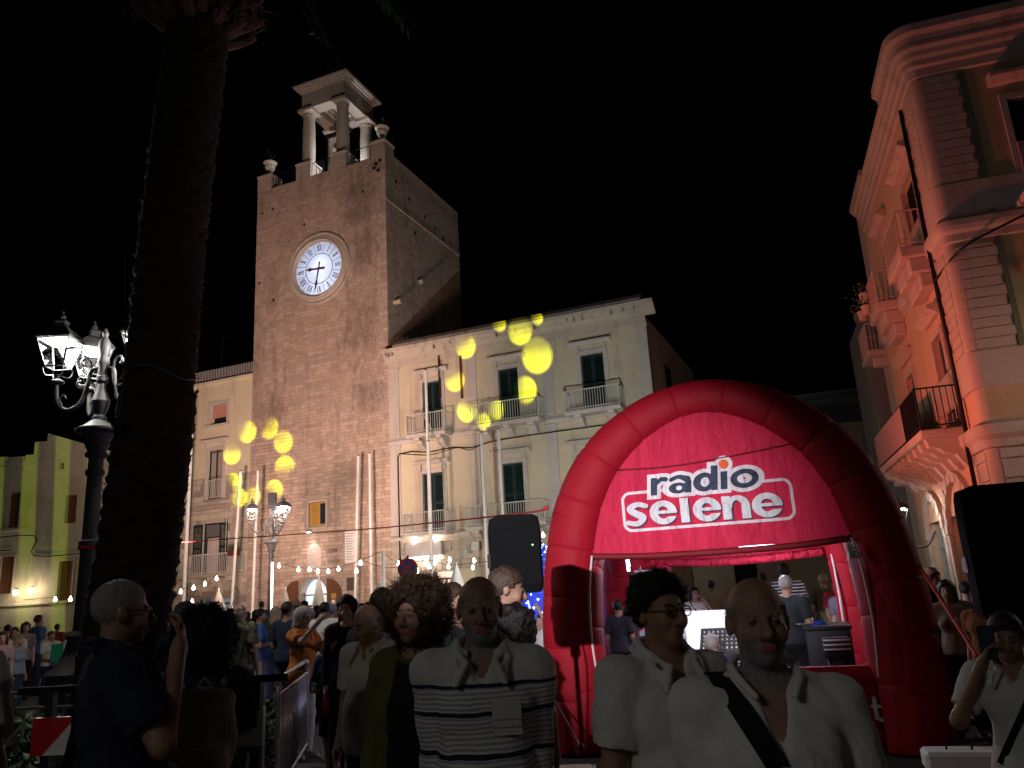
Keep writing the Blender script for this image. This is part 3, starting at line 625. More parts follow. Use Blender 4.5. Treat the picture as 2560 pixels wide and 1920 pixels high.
cb=MB(); cb.tube(catmull([(1.2,-.09,8.5),(2.2,-.1,8.36),(3.4,-.1,8.42),(4.4,-.1,8.3),(5.6,-.1,8.46),(8,-.1,8.5),(10.9,-.1,8.5),(13,-.1,8.52)],5),.028,6); cb.tube(catmull([(.6,-.09,8.46),(2.2,-.1,8.22),(3.6,-.1,8.38),(4.3,-.1,8.2),(5.0,-.1,8.42)],5),.018,5); cb.build('wall_cable',M_iron,pz)
for u_,z_ in((2.85,11.8),(4.0,11.6)): MB().box(u_-.05,u_+.05,-.09,-.03,z_-.9,z_+1.2).build('iron_strap',M_rust,pz)
wl=MB(); 
for k in range(40):
    a=r2.uniform(0,6.28); L=r2.uniform(.2,.6); u_=r2.uniform(.1,1.0); wl.add([(u_,-.1,13.9),(u_+.05,-.08,13.9),(u_+L*math.cos(a)*.6,-.1+L*math.sin(a)*.3,13.9+L*.8)],[(0,1,2)])
wl.build('roof_weeds',mat('dry_weed',(.10,.08,.04),.9,.2,8),pz,kind='stuff')
MB().box(13.0,13.05,3,4.2,9.4,11.6).build('side_window',M_dark,pz)
# ================================================================ house left of the tower
lh=frame('plastered_house','narrow house left of the tower with plaster above and bare stone below','building')
LO=[(-11.33,-10.2,11.47,12.56),(-11.34,-10.34,7.44,10.05),(-11.49,-10.36,3.55,6.17),(-11.67,-9.47,0,2.3),(-14.7,-13.6,3.55,6.17),(-14.6,-13.6,7.44,10.05),(-14.6,-13.5,11.47,12.56)]
m=MB(); wall(m,-17.2,-8.51,8.6,13.72,[o for o in LO if o[2]>8.6]+[(o[0],o[1],8.6,o[3]) for o in LO if o[2]<8.6<o[3]],y=.012,rev=.32); m.build('upper_wall',M_plaster2,lh)
m=MB(); wall(m,-17.2,-8.51,0,8.6,[o for o in LO if o[3]<8.6]+[(o[0],o[1],o[2],8.6) for o in LO if o[2]<8.6<o[3]],y=.03,rev=.32); shell(m,-17.2,-8.51,9,13.72,y=.031,right=False); m.build('lower_wall',M_mortar,lh)
def lskip(a,b,c,d): return any(a<o[1]+.1 and b>o[0]-.1 and c<o[3]+.1 and d>o[2]-.1 for o in LO)
stones(lh,-13.6,-8.52,0.02,8.58,M_ashlar,course=(.30,.36),length=(.45,.95),skip=lskip,seed=11,proud=(.0,.018))
MB().extr([(.02,13.722),(-.06,13.722),(-.1,13.8),(-.1,13.95),(.2,14.0)],-17.3,-8.52).build('coping',M_plaster2,lh)
rl=MB(); 
for zz in(14.68,14.08): rl.box(-17,-8.55,.08,.12,zz-.02,zz+.02)
rlo=rl.build('roof_railing',M_iron,lh); bars_mesh([(-17,.1),(-8.6,.1)],14.0,14.68,.11,.012).build('bars',M_rail,rlo,kind='stuff',fix=False)
w=shutter_window(lh,-11.33,-10.2,11.47,12.56,closed=False,lint=False,y=.012,sill=True); MB().box(-11.3,-10.23,.1,.14,11.85,12.54).build('roller_blind',mat('pink_blind',(.52,.25,.19),.8,.08,12,stretch=(1,1,14)),w)
w=shutter_window(lh,-11.34,-10.34,7.44,10.05,closed=False,y=.012)
sh=MB(); 
for a,b in((-11.26,-10.88),(-10.8,-10.42)): sh.box(a,b,.12,.15,7.5,9.95)
sh.build('inner_blind',mat('grey_blind',(.36,.30,.27),.8,.1,20,stretch=(1,1,10)),w)
fr=MB(); 
for a in(-11.33,-10.88,-10.42): fr.box(a,a+.08,.08,.16,7.45,10.04)
fr.build('frame',M_shut,w)
for zz in(8.42,7.5): rgo=MB().box(-11.36,-10.32,-.06,-.03,zz,zz+.04).build('rail',M_rail,w)
bars_mesh([(-11.32,-.045),(-10.36,-.045)],7.5,8.42,.11,.01).build('bars',M_rail,w,kind='stuff',fix=False)
for (a,b) in((-11.49,-10.36),(-14.7,-13.6)):
    w=shutter_window(lh,a,b,3.55,6.17,closed=False,lint=False,y=.03,tm=M_ashlar)
    MB().box(a+.1,b-.05,.12,.14,5.45,6.1).build('pane',mat('grey_pane',(.16,.15,.15),.15,0,spec=.5),w)
    cu=MB(); 
    n=22; v=[];f=[]
    for k in range(n+1):
        x=a+.12+(b-a-.25)*k/n; yy=.2+.03*math.sin(k*1.9); v+=[(x,yy,3.56),(x,yy,5.42)]
    for k in range(n): f.append((2*k,2*k+2,2*k+3,2*k+1))
    cu.add(v,f).build('curtain',mat('pale_curtain',(.50,.42,.40),.9,.08,6),w,True,fix=False)
    fm=MB(); fm.box(a,a+.1,.08,.16,3.56,6.16); fm.box(b-.08,b,.08,.16,3.56,6.16); fm.box(a+.1,b-.08,.082,.158,5.40,5.46); fm.build('frame',M_shut,w)
    for c0,c1 in((a-.63,a-.02),(b+.02,b+.52)):
        s=MB(); 
        for x in(c0,c1-.07): s.box(x,x+.07,-.08,-.035,3.6,6.14)
        for zz in(3.6,4.85,6.04): s.box(c0+.07,c1-.07,-.078,-.037,zz,zz+.1)
        so=s.build('open_shutter',M_shut,w); q=MB(); slats(q,c0+.07,c1-.07,3.7,6.04,-.05); q.build('slats',M_shut,w,kind='stuff',fix=False)
bal=balcony(lh,-17,-8.62,3.5,.9,1.0,(-13.0,-11.6,-10.2,-9.0),bm='scroll',slab=M_ashlar)
MB().cbox(-12.1,-11.4,-.93,-.89,3.95,4.42,.004).build('paper_notice',mat('tan_card',(.5,.40,.30),.9,.08,5),bal)
fp=MB().cbox(-8.95,-8.35,-1.02,-.72,4.32,4.62,.03); fpo=fp.build('flower_box',M_rust,lh)
lf=MB(); r3=random.Random(2)
for k in range(160):
    c=np.array([r3.uniform(-8.95,-8.4),r3.uniform(-1.05,-.7),4.62+abs(r3.gauss(0,.13))]); d=np.array([r3.gauss(0,1) for _ in range(3)]); d/=np.linalg.norm(d); e=np.cross(d,[.3,.5,.8]); lf.add([c,c+d*.09+e*.03,c+d*.16,c+d*.09-e*.03],[(0,1,2,3)])
lf.build('box_leaves',mat('potted_leaf',(.05,.09,.03),.6,.25,8),fpo,kind='stuff',fix=False)
MB().extr([(.03,6.86),(-.14,6.86),(-.22,6.96),(-.22,7.1),(.03,7.14)],-12.1,-9.75).build('ledge',M_trimd,lh)
f=MB(); 
for a in(-11.67,-10.65,-9.57): f.box(a,a+.1,.15,.24,0,2.28)
f.box(-11.57,-9.57,.151,.239,2.0,2.1); o=f.build('shop_door',M_brown,lh); MB().box(-11.67,-9.47,.3,.31,0,2.3).build('pane',mat('blue_glow_pane',(.25,.4,.45),.3,.3,3,emit=(.35,.6,.8),estr=.12),o)
MB().tube([(-9.9,-.08,4.5),(-9.9,-.08,7.0)],.02,6).build('downpipe',M_rail,lh)
ant=MB(); ant.tube([(-12.1,1.5,13.9),(-12.1,1.5,17.2)],.025,6); 
for k,z_ in enumerate((17.0,16.2,15.2)): ant.tube([(-12.9+.1*k,1.5,z_+.15),(-11.2+.1*k,1.5,z_-.1)],.015,5)
ant.build('tv_aerial',M_iron,lh)
# ================================================================ striped-light house at the far left
M_old=mat('old_limestone',(.44,.40,.32),.92,.2,2.2,.5,18,stain=.35)
yh=thing('old_house','old flat roofed stone house far left lit with yellow-green stripes','building',(-31.5,46,0),rad(-4))
m=MB(); OW=[(2.1,2.8,6.95,8.98),(1.95,2.8,3.3,5.35),(5.6,6.25,7.0,8.6),(5.5,6.3,2.6,4.9),(5.05,5.30,10.15,10.52),(-2,-1.2,6.9,9)]
wall(m,-12,8.2,0,10.9,OW,rev=.3); shell(m,-12,8.2,10,10.9); m.build('wall',M_old,yh)
MB().prism([(4.05,10.902),(8.2,10.902),(8.2,10.95),(4.1,12.35)],.02,8).build('gable_wall',M_old,yh)
MB().extr([(.01,10.55),(-.14,10.6),(-.14,10.72),(.01,10.74)],-12,4.2).build('string_course',M_old,yh)
MB().box(3.4,8.2,-.05,.0,10.02,10.1).build('string_course',M_old,yh)
r4=random.Random(6)
for k in range(11): 
    x=-7+k*.98; h=r4.choice([.16,.2,.26]); MB().cbox(x,x+.86,.05,.35,10.902,10.902+h,.02).build('parapet_block',M_old,yh)
MB().cbox(3.30,4.04,.05,.5,10.902,11.9,.02).build('chimney_stack',M_old,yh)
for a,b,c,d in OW:
    t=MB(); t.box(a-.1,a,-.03,.1,c,d); t.box(b,b+.1,-.03,.1,c,d); t.box(a-.1,b+.1,-.033,.1,d,d+.12); w=t.build('window',M_old,yh)
    MB().box(a,b,.18,.22,c,d).build('shutter',M_brown,w)
    if d-c>1.5: MB().box((a+b)/2-.03,(a+b)/2+.03,.15,.179,c,d).build('shutter_rail',M_brown,w)
MB().cbox(1.4,3.4,-.5,.0,6.72,6.9,.03).build('balcony_slab',M_old,yh)
cb=MB(); cb.tube(catmull([(-8,-.06,6.3),(0,-.06,6.4),(3.9,-.06,6.42),(4.0,-.06,5.3),(8,-.06,5.30)],4),.03,5); cb.tube([(-8,-.06,5.6),(2.6,-.06,5.7)],.03,5); cb.build('wall_cable',M_iron,yh)
MB().extr([(.01,2.55),(-.1,2.6),(-.1,2.7),(.01,2.75)],-12,8.2).build('string_course',M_old,yh)
# warm lamps on its ground floor
for k,(x,y_) in enumerate(((255,1478),(138,1495),(176,1498),(62,1470))):
    p=at(x,y_,45.2 if k!=1 else 30)
wlp=[]
def wall_lamp(p,label,power=40,col=(1,.8,.55)):
    t=thing('wall_lamp',label,'lamp',p); MB().lathe([(.10,.0),(.13,.05),(.10,.2),(.02,.26)],10).build('globe',mat('warm_globe',(1,1,1),.5,0,emit=(1,.78,.5),estr=30),t,True)
    MB().tube([(0,.0,.26),(0,.0,.36),(0,.3,.36)],.02,6).build('arm',M_iron,t); lamp('wall_lamp_light','POINT',(p[0],p[1]-.25,p[2]+.1),power,col,.1); return t
wall_lamp(at(77,1482,45.3),'warm globe lamp on the striped yellow house above the crowd',45)
wall_lamp(at(38,1487,45.3),'warm globe lamp at the far left end of the striped house',25)
# terrain of far houses
def far_house(name,label,loc,rz,w,d,h,wins,mt,win_mt=M_dark,cornice=True):
    t=thing(name,label,'building',loc,rz); m=MB(); wall(m,0,w,0,h,wins,rev=.25); shell(m,0,w,d,h); m.build('wall',mt,t)
    if cornice: MB().extr([(.01,h-.3),(-.1,h-.25),(-.3,h-.08),(-.3,h+.05),(.3,h+.1)],-.2,w+.2).build('cornice',mt,t)
    for a,b,c,e in wins:
        f=MB(); f.box(a-.1,a,-.04,.05,c,e); f.box(b,b+.1,-.04,.05,c,e); f.box(a-.1,b+.1,-.043,.05,e,e+.1); o=f.build('window',mt,t)
        MB().box(a,b,.15,.2,c,e).build('shutter',win_mt,o)
    return t
M_gr=mat('grey_render',(.22,.225,.23),.92,.12,2,.1,40); M_tan=mat('tan_render',(.44,.36,.26),.92,.12,2,.1,40)
p=at(1960,1200,46); far_house('grey_house','tall grey house at the end of the side street beyond the inflatable',(14.6,46,0),rad(-20),9,8,11.8,[(2.6,3.4,6.1,8),(4.9,5.7,6.0,7.9),(2.6,3.4,2.5,4.4),(.6,1.3,6.2,8)],M_gr)
far_house('tan_house','plain tan house seen through the opening of the inflatable',(6.4,37,0),rad(-10),10.5,7,8.2,[(2.0,3.0,3.9,6),(6.6,7.5,3.6,5.6),(3.0,4.0,0,2.5),(8.8,9.6,3.6,5.6),(.4,1.2,0,2.4)],M_tan)
# ================================================================ corner palazzo on the right
M_rose=mat('salmon_plaster',(.56,.37,.25),.92,.10,1.4,.12,50,stain=.14)
M_rtr=mat('rose_trim_stone',(.46,.38,.33),.9,.16,4,.35,30,stain=.3)
M_rwall=mat('ochre_plaster',(.45,.33,.19),.92,.12,1.5,.12,50,stain=.15)
rb=frame('corner_palazzo','corner palazzo at the right with rounded quoined corner under red light','building','R')
SW=[(1.5,2.95,9.30,11.6),(5.6,6.7,9.30,11.6),(1.8,2.8,4.75,7.3),(5.65,6.7,4.75,7.25),(2.0,4.6,0,3.0),(5.3,7.5,0,3.0)]
m=MB(); mw=MB(); wall(mw,.18,9.0,0,13.2,SW,rev=.3)        # built along x, then turned onto the street side (u=0 plane, facing left)
Mst=Matrix(((0,1,0,0),(1,0,0,0),(0,0,1,0),(0,0,0,1)))
mw.xf(Mst); mw.build('street_wall',M_rose,rb)
FWn=[(1.87,3.0,9.5,12.15),(1.75,3.0,4.9,7.4)]
m=MB(); wall(m,.18,9,0,13.2,FWn,rev=.3); m.add([(.18,0,13.2),(9,0,13.2),(9,9,13.2),(0,9,13.2),(0,.18,13.2)],[(0,1,2,3,4)]); m.build('front_wall',M_rwall,rb)
def rounded(z0,z1,r=.18,out=0,n=10):
    v=[];
    for k in range(n+1):
        a=PI+PI/2*k/n; x=r+(r+out)*math.cos(a); y=r+(r+out)*math.sin(a); v+=[(x,y,z0),(x,y,z1)]
    return v,[(2*k,2*k+2,2*k+3,2*k+1) for k in range(n)]
v,f=rounded(0,13.2,out=.0); MB().add(v,f).build('rounded_corner',M_rtr,rb,True)
# horizontal quoins wrap: street side teeth, round drum, front blocks
def courses(z0,z1,h,name='quoin_block'):
    z=z0; k=0
    while z<z1-.05:
        hh=min(h,z1-z); e=.016
        L=.62 if k%2 else .56
        MB().add([(.20,.0,z+.01),(.40+L,.0,z+.01),(.40+L,.0,z+hh-.01),(.20,.0,z+hh-.01),(.20,-.05,z+e),(.39+L,-.05,z+e),(.39+L,-.05,z+hh-e),(.20,-.05,z+hh-e)],[(4,5,6,7),(0,1,5,4),(1,2,6,5),(2,3,7,6),(3,0,4,7)]).build(name,M_rtr,rb,fix=False)
        Ls=.75 if k%2 else .5
        MB().add([(.0,.20,z+.01),(.0,.42+Ls,z+.01),(.0,.42+Ls,z+hh-.01),(.0,.20,z+hh-.01),(-.04,.20,z+e),(-.04,.41+Ls,z+e),(-.04,.41+Ls,z+hh-e),(-.04,.20,z+hh-e)],[(4,5,6,7),(0,1,5,4),(1,2,6,5),(2,3,7,6),(3,0,4,7)]).build(name,M_rtr,rb,fix=False)
        vv,ff=rounded(z+.012,z+hh-.012,.19,out=.03,n=8); n_=len(vv); MB().add(vv,ff).build('drum_block',M_rtr,rb,True,fix=False)
        z+=hh; k+=1
courses(10.32,13.15,.217); courses(6.3,8.75,.235); courses(.1,4.1,.42,'rusticated_block')
def band(prof,name,mt=M_rtr,b1=9.0,u1=9.0):
    """moulding that runs along the street side, round the corner and along the front; prof (out,z)"""
    path=[(0,b1,(-1,0)),(0,.18,(-1,0))]+[(.18+.18*math.cos(a),.18+.18*math.sin(a),(math.cos(a),math.sin(a))) for a in np.linspace(PI,1.5*PI,9)[1:-1]]+[(.18,0,(0,-1)),(u1,0,(0,-1))]
    v=[];f=[];n=len(prof)
    for x,y,nn in path:
        for o,z in prof: v.append((x+nn[0]*o,y+nn[1]*o,z))
    for i in range(len(path)-1):
        for k in range(n): f.append((i*n+k,i*n+(k+1)%n,(i+1)*n+(k+1)%n,(i+1)*n+k))
    f+=[tuple(range(n)),tuple((len(path)-1)*n+k for k in range(n))[::-1]]
    return MB().add(v,f).build(name,mt,rb)
band([(0,8.86),(.06,8.88),(.07,9.05),(.13,9.12),(.16,9.22),(.16,9.36),(.07,9.42),(0,9.5)],'string_course')
band([(0,9.52),(.06,9.53),(.06,10.28),(0,10.3)],'plinth_band')
band([(0,4.12),(.08,4.14),(.1,4.3),(.2,4.4),(.2,4.62),(0,4.72)],'string_course')
band([(0,5.42),(.06,5.44),(.06,6.26),(0,6.28)],'plinth_band')
band([(0,13.17),(.06,13.2),(.07,13.4),(.13,13.46),(.14,13.6),(.2,13.68),(.22,13.8),(.3,13.88),(.3,13.98),(0,14.0)],'cornice')
band([(0,14.01),(.3,14.01),(.32,14.15),(.42,14.24),(.42,14.44),(.25,14.5),(0,14.52)],'upper_cornice',b1=2.3)
MB().box(1.02,1.14,-.03,.02,4.8,13.1).build('downpipe_recess',mat('green_stain',(.16,.17,.11),.9,.2,6),rb)
def street_part(mb,name,mt,parent=rb,**k): return mb.xf(Mst).build(name,mt,parent,**k)
for i,(a,b,c,d) in enumerate(SW[:4]):
    t=MB(); t.box(a-.16,a,-.05,.02,c,d); t.box(b,b+.16,-.05,.02,c,d); t.box(a-.16,b+.16,-.053,.02,d,d+.16); w=street_part(t,'window',M_rtr)
    h=MB(); zc=d+.42; h.extr([(.01,zc),(-.1,zc),(-.18,zc+.06),(-.3,zc+.12),(-.3,zc+.22),(.01,zc+.26)],a-.35,b+.35); street_part(h,'hood_moulding',M_rtr,w)
    mt_=M_dark if i<2 else mat('slate_shutter',(.045,.055,.075),.6,.15,8)
    c_=(a+b)/2
    for a0,b0 in((a,c_-.01),(c_+.01,b)):
        s=MB().box(a0,b0,.12,.16,c,d); street_part(s,'shutter',mt_,w); q=MB(); slats(q,a0+.05,b0-.05,c+.1,d-.1,.10,.08); street_part(q,'slats',mt_,w,kind='stuff',fix=False)
for u0,u1,z0,z1 in FWn:
    t=MB(); t.box(u0-.14,u0,-.05,.02,z0,z1); t.box(u0-.14,u1+.14,-.053,.02,z1,z1+.16); w=t.build('window',M_rtr,rb); MB().box(u0,u1,.12,.16,z0,z1).build('shutter',M_dark,w); MB().extr([(.01,z1+.4),(-.15,z1+.42),(-.28,z1+.55),(-.28,z1+.65),(.01,z1+.7)],u0-.3,u1+.3).build('hood_moulding',M_rtr,w)
MB().cbox(1.55,3.4,-.85,.0,9.42,9.58,.03).build('front_balcony',M_rtr,rb)
MB().cbox(1.58,3.4,-.86,-.83,9.6,10.65,.01).build('balcony_cloth',mat('pink_print_cloth',(.46,.20,.24),.9,.5,14),rb)
# upper balconies on stepped consoles
def stepped(b0,b1,z):
    s=MB().cbox(b0,b1,-.70,0,z-.28,z,.03); bal=street_part(s,'balcony',M_rtr)
    for k,(o,zz) in enumerate(((.52,z-.282),(.32,z-.66))): street_part(MB().cbox(b0+.12+.12*k,b1-.12-.12*k,-o,0,zz-.376,zz,.03),'stepped_console',M_rtr,bal)
    pts=[(b0+.03,0),(b0+.03,-.66),(b1-.03,-.66),(b1-.03,0)]; r=MB()
    for (x0,y0),(x1,y1) in zip(pts[:-1],pts[1:]): r.tube([(x0,y0,z+.95),(x1,y1,z+.95)],.02,6); r.tube([(x0,y0,z+.08),(x1,y1,z+.08)],.015,6)
    for x0,y0 in pts[1:3]: r.tube([(x0,y0,z),(x0,y0,z+.97)],.022,6)
    street_part(r,'railing',M_rtr,bal); street_part(bars_mesh(pts,z,z+.95,.12,.010),'bars',M_rtr,bal,kind='stuff',fix=False); return bal
stepped(1.2,3.2,9.42); b2_=stepped(5.3,7.0,9.42)
for k,(b_,z_) in enumerate(((7.3,10.2),(7.3,9.8),(8.2,9.9))):
    p_=MB().lathe([(.12,0),(.17,.28),(.15,.3),(.1,.3)],10); p_.xf(Matrix.Translation((-.75,b_-.5,z_-.3))); po=p_.build('flower_pot',mat('pale_pot',(.55,.4,.36),.8,.1,6),b2_)
    lf=MB(); r5=random.Random(k)
    for j in range(60):
        c=np.array([-.75+r5.gauss(0,.13),b_-.5+r5.gauss(0,.13),z_+.05+abs(r5.gauss(0,.15))]); d=np.array([r5.gauss(0,1) for _ in range(3)]); d/=np.linalg.norm(d); e=np.cross(d,[.3,.5,.8]); lf.add([c,c+d*.06+e*.03,c+d*.11,c+d*.06-e*.03],[(0,1,2,3)])
    lf.build('pot_leaves',mat('potted_leaf',(.05,.09,.03)),po,kind='stuff',fix=False)
# long first floor balcony on scroll corbels, its railing hung with cloth
s=MB().cbox(1.25,8.2,-1.0,0,4.66,4.86,.03); lb=street_part(s,'balcony',M_rtr)
for k in range(9):
    c=1.5+k*.8; q=MB().extr([(0,3.95),(-.12,3.97),(-.22,4.1),(-.3,4.25),(-.52,4.3),(-.66,4.42),(-.84,4.46),(-.9,4.655),(0,4.655)],c-.13,c+.13); street_part(q,'corbel',M_rtr,lb)
pts=[(1.3,0),(1.3,-.95),(8.15,-.95),(8.15,0)]; r=MB()
for (x0,y0),(x1,y1) in zip(pts[:-1],pts[1:]): r.tube([(x0,y0,5.85),(x1,y1,5.85)],.022,6); r.tube([(x0,y0,4.95),(x1,y1,4.95)],.016,6)
for x0,y0 in pts[1:3]: r.tube([(x0,y0,4.86),(x0,y0,5.88)],.025,6)
street_part(r,'railing',M_iron,lb); street_part(bars_mesh(pts,4.86,5.85,.12,.010),'bars',M_iron,lb,kind='stuff',fix=False)
v=[];f=[]; n=60
for k in range(n+1):
    x=3.2+4.95*k/n; yy=-.985-.012*math.sin(k*1.3); v+=[(x,yy,4.9),(x,yy,5.82)]
for k in range(n): f.append((2*k,2*k+2,2*k+3,2*k+1))
street_part(MB().add(v,f),'railing_screen',mat('mauve_screen',(.30,.21,.22),.9,.1,6),lb,fix=False)
# street level arches with lit shop fronts
for a,b in((2.0,4.6),(5.3,7.5)):
    c=(a+b)/2; R=(b-a)/2; ar=MB(); n=18
    for k in range(n):
        t0,t1=PI*k/n,PI*(k+1)/n
        q=[(c-R*math.cos(t),2.55+R*.95*math.sin(t)) for t in(t0,t1)]+[(c-(R+.28)*math.cos(t),2.55+(R+.28)*.95*math.sin(t)) for t in(t1,t0)]
        one=MB().prism(q,-.12-.02*(k%2),.0); street_part(one,'voussoir',M_rtr)
    for x in(a-.28,b): street_part(MB().cbox(x,x+.28,-.12,.0,0,2.54,.02),'arch_jamb',M_rtr)
    street_part(MB().box(a,b,.25,.3,0,3.0),'shop_glass',mat('shop_interior',(.12,.10,.08),.3,.3,3,emit=(1,.7,.4),estr=.05))
    f_=MB(); 
    for x in np.linspace(a,b-.08,4): f_.box(x,x+.08,.16,.24,0,3.0)
    f_.box(a,b,.161,.239,2.3,2.4); street_part(f_,'shop_frame',mat('pale_green_frame',(.30,.36,.36),.5,.1,8))
dp=MB(); dp.tube([(-.1,1.02,4.4),(-.1,1.02,13.0)],.05,8); dp.tube([(-.12,1.1,0.2),(-.12,1.1,4.4)],.05,8); dp.build('downpipe',M_iron,rb,True)
wc=MB().tube(catmull([(-.12,1.05,8.35),(.2,-.35,8.55),(1.2,-.3,9.0),(2.6,-.3,9.5)],6),.028,6); wc.build('wall_cable',M_iron,rb)
MB().add([(0,9,0),(9,9,0),(9,9,13.2),(0,9,13.2)],[(0,1,2,3)]).build('end_wall',M_rose,rb)
# next houses up the side street
sh2=thing('side_street_house','pale narrow house with flowered balconies behind the corner palazzo','building',rpt(.35,9.05,0),-TRr)
m=MB(); W2=[(1.2,2.1,9.2,11.2),(1.2,2.1,5,7.2),(1,2.2,0,2.7)]; wall(m,0,3.2,0,15.3,W2,rev=.25); m.xf(Mst); m.build('street_wall',M_trim,sh2)
MB().add([(0,0,0),(9,0,0),(9,0,15.3),(0,0,15.3),(0,3.2,0),(9,3.2,0),(9,3.2,15.3),(0,3.2,15.3)],[(0,1,2,3),(7,6,5,4),(3,2,6,7)]).build('side_wall',M_trim,sh2)
for a,b,c,d in W2:
    q=MB().box(a,b,.1,.14,c,d).xf(Mst).build('shutter',MATS['slate_shutter'],sh2)
for a,z in((.8,9.15),(.8,4.95)):
    b=a+1.8; s=MB().cbox(a,b,-.8,0,z-.18,z,.03).xf(Mst).build('balcony',M_trim,sh2); pts=[(a+.03,0),(a+.03,-.76),(b-.03,-.76),(b-.03,0)]; r=MB()
    for (x0,y0),(x1,y1) in zip(pts[:-1],pts[1:]): r.tube([(x0,y0,z+.95),(x1,y1,z+.95)],.02,6)
    r.xf(Mst).build('railing',M_rail,s); bars_mesh(pts,z,z+.95,.12,.010).xf(Mst).build('bars',M_rail,s,kind='stuff',fix=False)
    MB().cbox(a+.5,a+.8,-.6,0,z-.5,z-.182,.03).xf(Mst).build('bracket',M_trim,s)
MB().extr([(0,15.1),(-.1,15.2),(-.2,15.35),(-.2,15.5),(0,15.55)],0,3.2).xf(Mst).build('cornice',M_trim,sh2)
sh3=far_house('end_house','grey taller house with projecting eaves furthest up the side street',rpt(-.1,12.4,0),rad(-16+0),8,4,11.2,[],M_gr)
# bracket lantern on the palazzo
# ================================================================ cast iron street lamps
M_cast=mat('grey_cast_iron',(.04,.04,.042),.6,.2,12,.2,40,metal=.0)
M_led=mat('led_panel',(1,1,1),.5,0,emit=(1,.96,.90),estr=34)
M_pane=glass('lantern_glass')
def lantern(parent,cx,cy,z,power,rot=0,lc=(1,.94,.86)):
    """tapered square lantern, base at z"""
    t=MB().lathe([(.03,0),(.085,.02),(.10,.045),(.03,.08),(.03,.12),(.05,.14)],12,(0,0,0)); 
    for k in range(4):
        a=PI/4+k*PI/2; c,s=math.cos(a),math.sin(a)
        t.tube(catmull([(.04*c,.04*s,.13),(.15*c,.15*s,.12),(.19*c,.19*s,.20),(.17*c,.17*s,.235)],4),.009,5)
        t.tube([(.165*c,.165*s,.24),(.30*c,.30*s,.62)],.011,5)
    b,u=.118,.214
    for h,w in((.24,b),(.62,u)):
        for (x0,y0),(x1,y1) in zip([(-w,-w),(w,-w),(w,w),(-w,w)],[(w,-w),(w,w),(-w,w),(-w,-w)]): t.tube([(x0,y0,h),(x1,y1,h)],.011,5)
    M=Matrix.Translation((cx,cy,z))@Matrix.Rotation(rot,4,'Z')
    L=t.xf(M).build('lantern',M_cast,parent,True,auto=rad(35))
    rf=MB(); v=[];f=[]
    for (w,h) in((.235,.625),(.225,.66),(.17,.74),(.12,.79),(.07,.82),(.06,.87),(.08,.89),(.05,.93)): v+=[(-w,-w,h),(w,-w,h),(w,w,h),(-w,w,h)]
    n=len(v)//4
    for i in range(n-1):
        for k in range(4): f.append((i*4+k,i*4+(k+1)%4,i*4+4+(k+1)%4,i*4+4+k))
    f.append(tuple(range(4*n-4,4*n))); rf.add(v,f); rf.lathe([(.03,.93),(.045,.97),(.02,1.0),(.012,1.06)],8); rf.xf(M).build('lantern_roof',M_cast,L)
    MB().box(-.16,.16,-.16,.16,.612,.622).xf(M).build('led_panel',M_led,L)
    MB().lathe([(.14,.611),(.12,.57),(.07,.545),(.01,.54)],14).xf(M).build('frosted_lens',M_led,L,True)
    for k in range(4):
        R=M@Matrix.Rotation(k*PI/2,4,'Z'); MB().add([(-b,-b,.245),(b,-b,.245),(u,-u,.608),(-u,-u,.608)],[(0,1,2,3)]).xf(R).build('pane',M_pane,L,fix=False)
    if power:
        wp=parent.matrix_basis@Vector((cx,cy,z+.52)); lamp('lantern_light','POINT',wp,power,lc,.10)
    return L
def street_lamp(label,loc,rz,power,angs=(PI,-PI/3,PI/3),R=.62,lc=(1,.94,.86)):
    t=thing('street_lamp',label,'street lamp',loc,rz,'cast iron street lamps')
    MB().lathe([(.52,0),(.52,.12),(.46,.16),(.44,.55),(.48,.60),(.40,.66),(.36,1.0),(.40,1.06),(.30,1.14),(.20,1.30),(.17,1.45),(.20,1.5),(.15,1.56)],20).build('base',M_cast,t,True,auto=rad(30))
    MB().lathe([(.12,1.56),(.112,2.0),(.104,2.58),(.13,2.6),(.13,2.66),(.10,2.68),(.094,3.5),(.12,3.53),(.12,3.58),(.094,3.6),(.094,3.74),(.14,3.77),(.14,3.81),(.11,3.83)],18).build('shaft',M_cast,t,True,auto=rad(30))
    MB().lathe([(.11,3.83),(.15,3.92),(.20,4.06),(.29,4.10),(.29,4.13),(.20,4.17),(.09,4.26),(.09,4.3),(.07,4.33),(.10,4.42),(.12,4.52),(.07,4.66),(.05,4.76),(.075,4.80),(.075,4.86),(.052,4.88),(.055,5.02),(.078,5.06),(.078,5.10),(.055,5.16),(.085,5.26),(.075,5.36),(.03,5.43),(.045,5.48),(.012,5.56)],18).build('capital',M_cast,t,True,auto=rad(30))
    for a in angs:
        c,s=math.cos(a),math.sin(a); q=lambda r,z:(r*c,r*s,z)
        am=MB().tube(catmull([q(.08,4.98),q(.16,4.95),q(.19,4.75),q(.26,4.52),q(.42,4.42),q(.56,4.5),q(R,4.7),q(R,4.82)],5),[.03]*36,8)
        am.tube(catmull([q(.16,4.95),q(.17,5.08),q(.24,5.14),q(.29,5.08),q(.25,5.03)],4),.018,6); am.tube(catmull([q(.2,4.74),q(.3,4.72),q(.33,4.79),q(.28,4.82)],4),.014,6); am.tube(catmull([q(.5,4.47),q(.55,4.58),q(.49,4.63),q(.46,4.58)],4),.012,6)
        am.build('arm',M_cast,t,True); lantern(t,R*c,R*s,4.78,power,a,lc)
    return t
lp1=street_lamp('ornate street lamp with glowing lanterns beside the palm trunk',(-5.56,10.4,0),0,190,angs=(rad(183),rad(132),rad(-8)),R=.60)
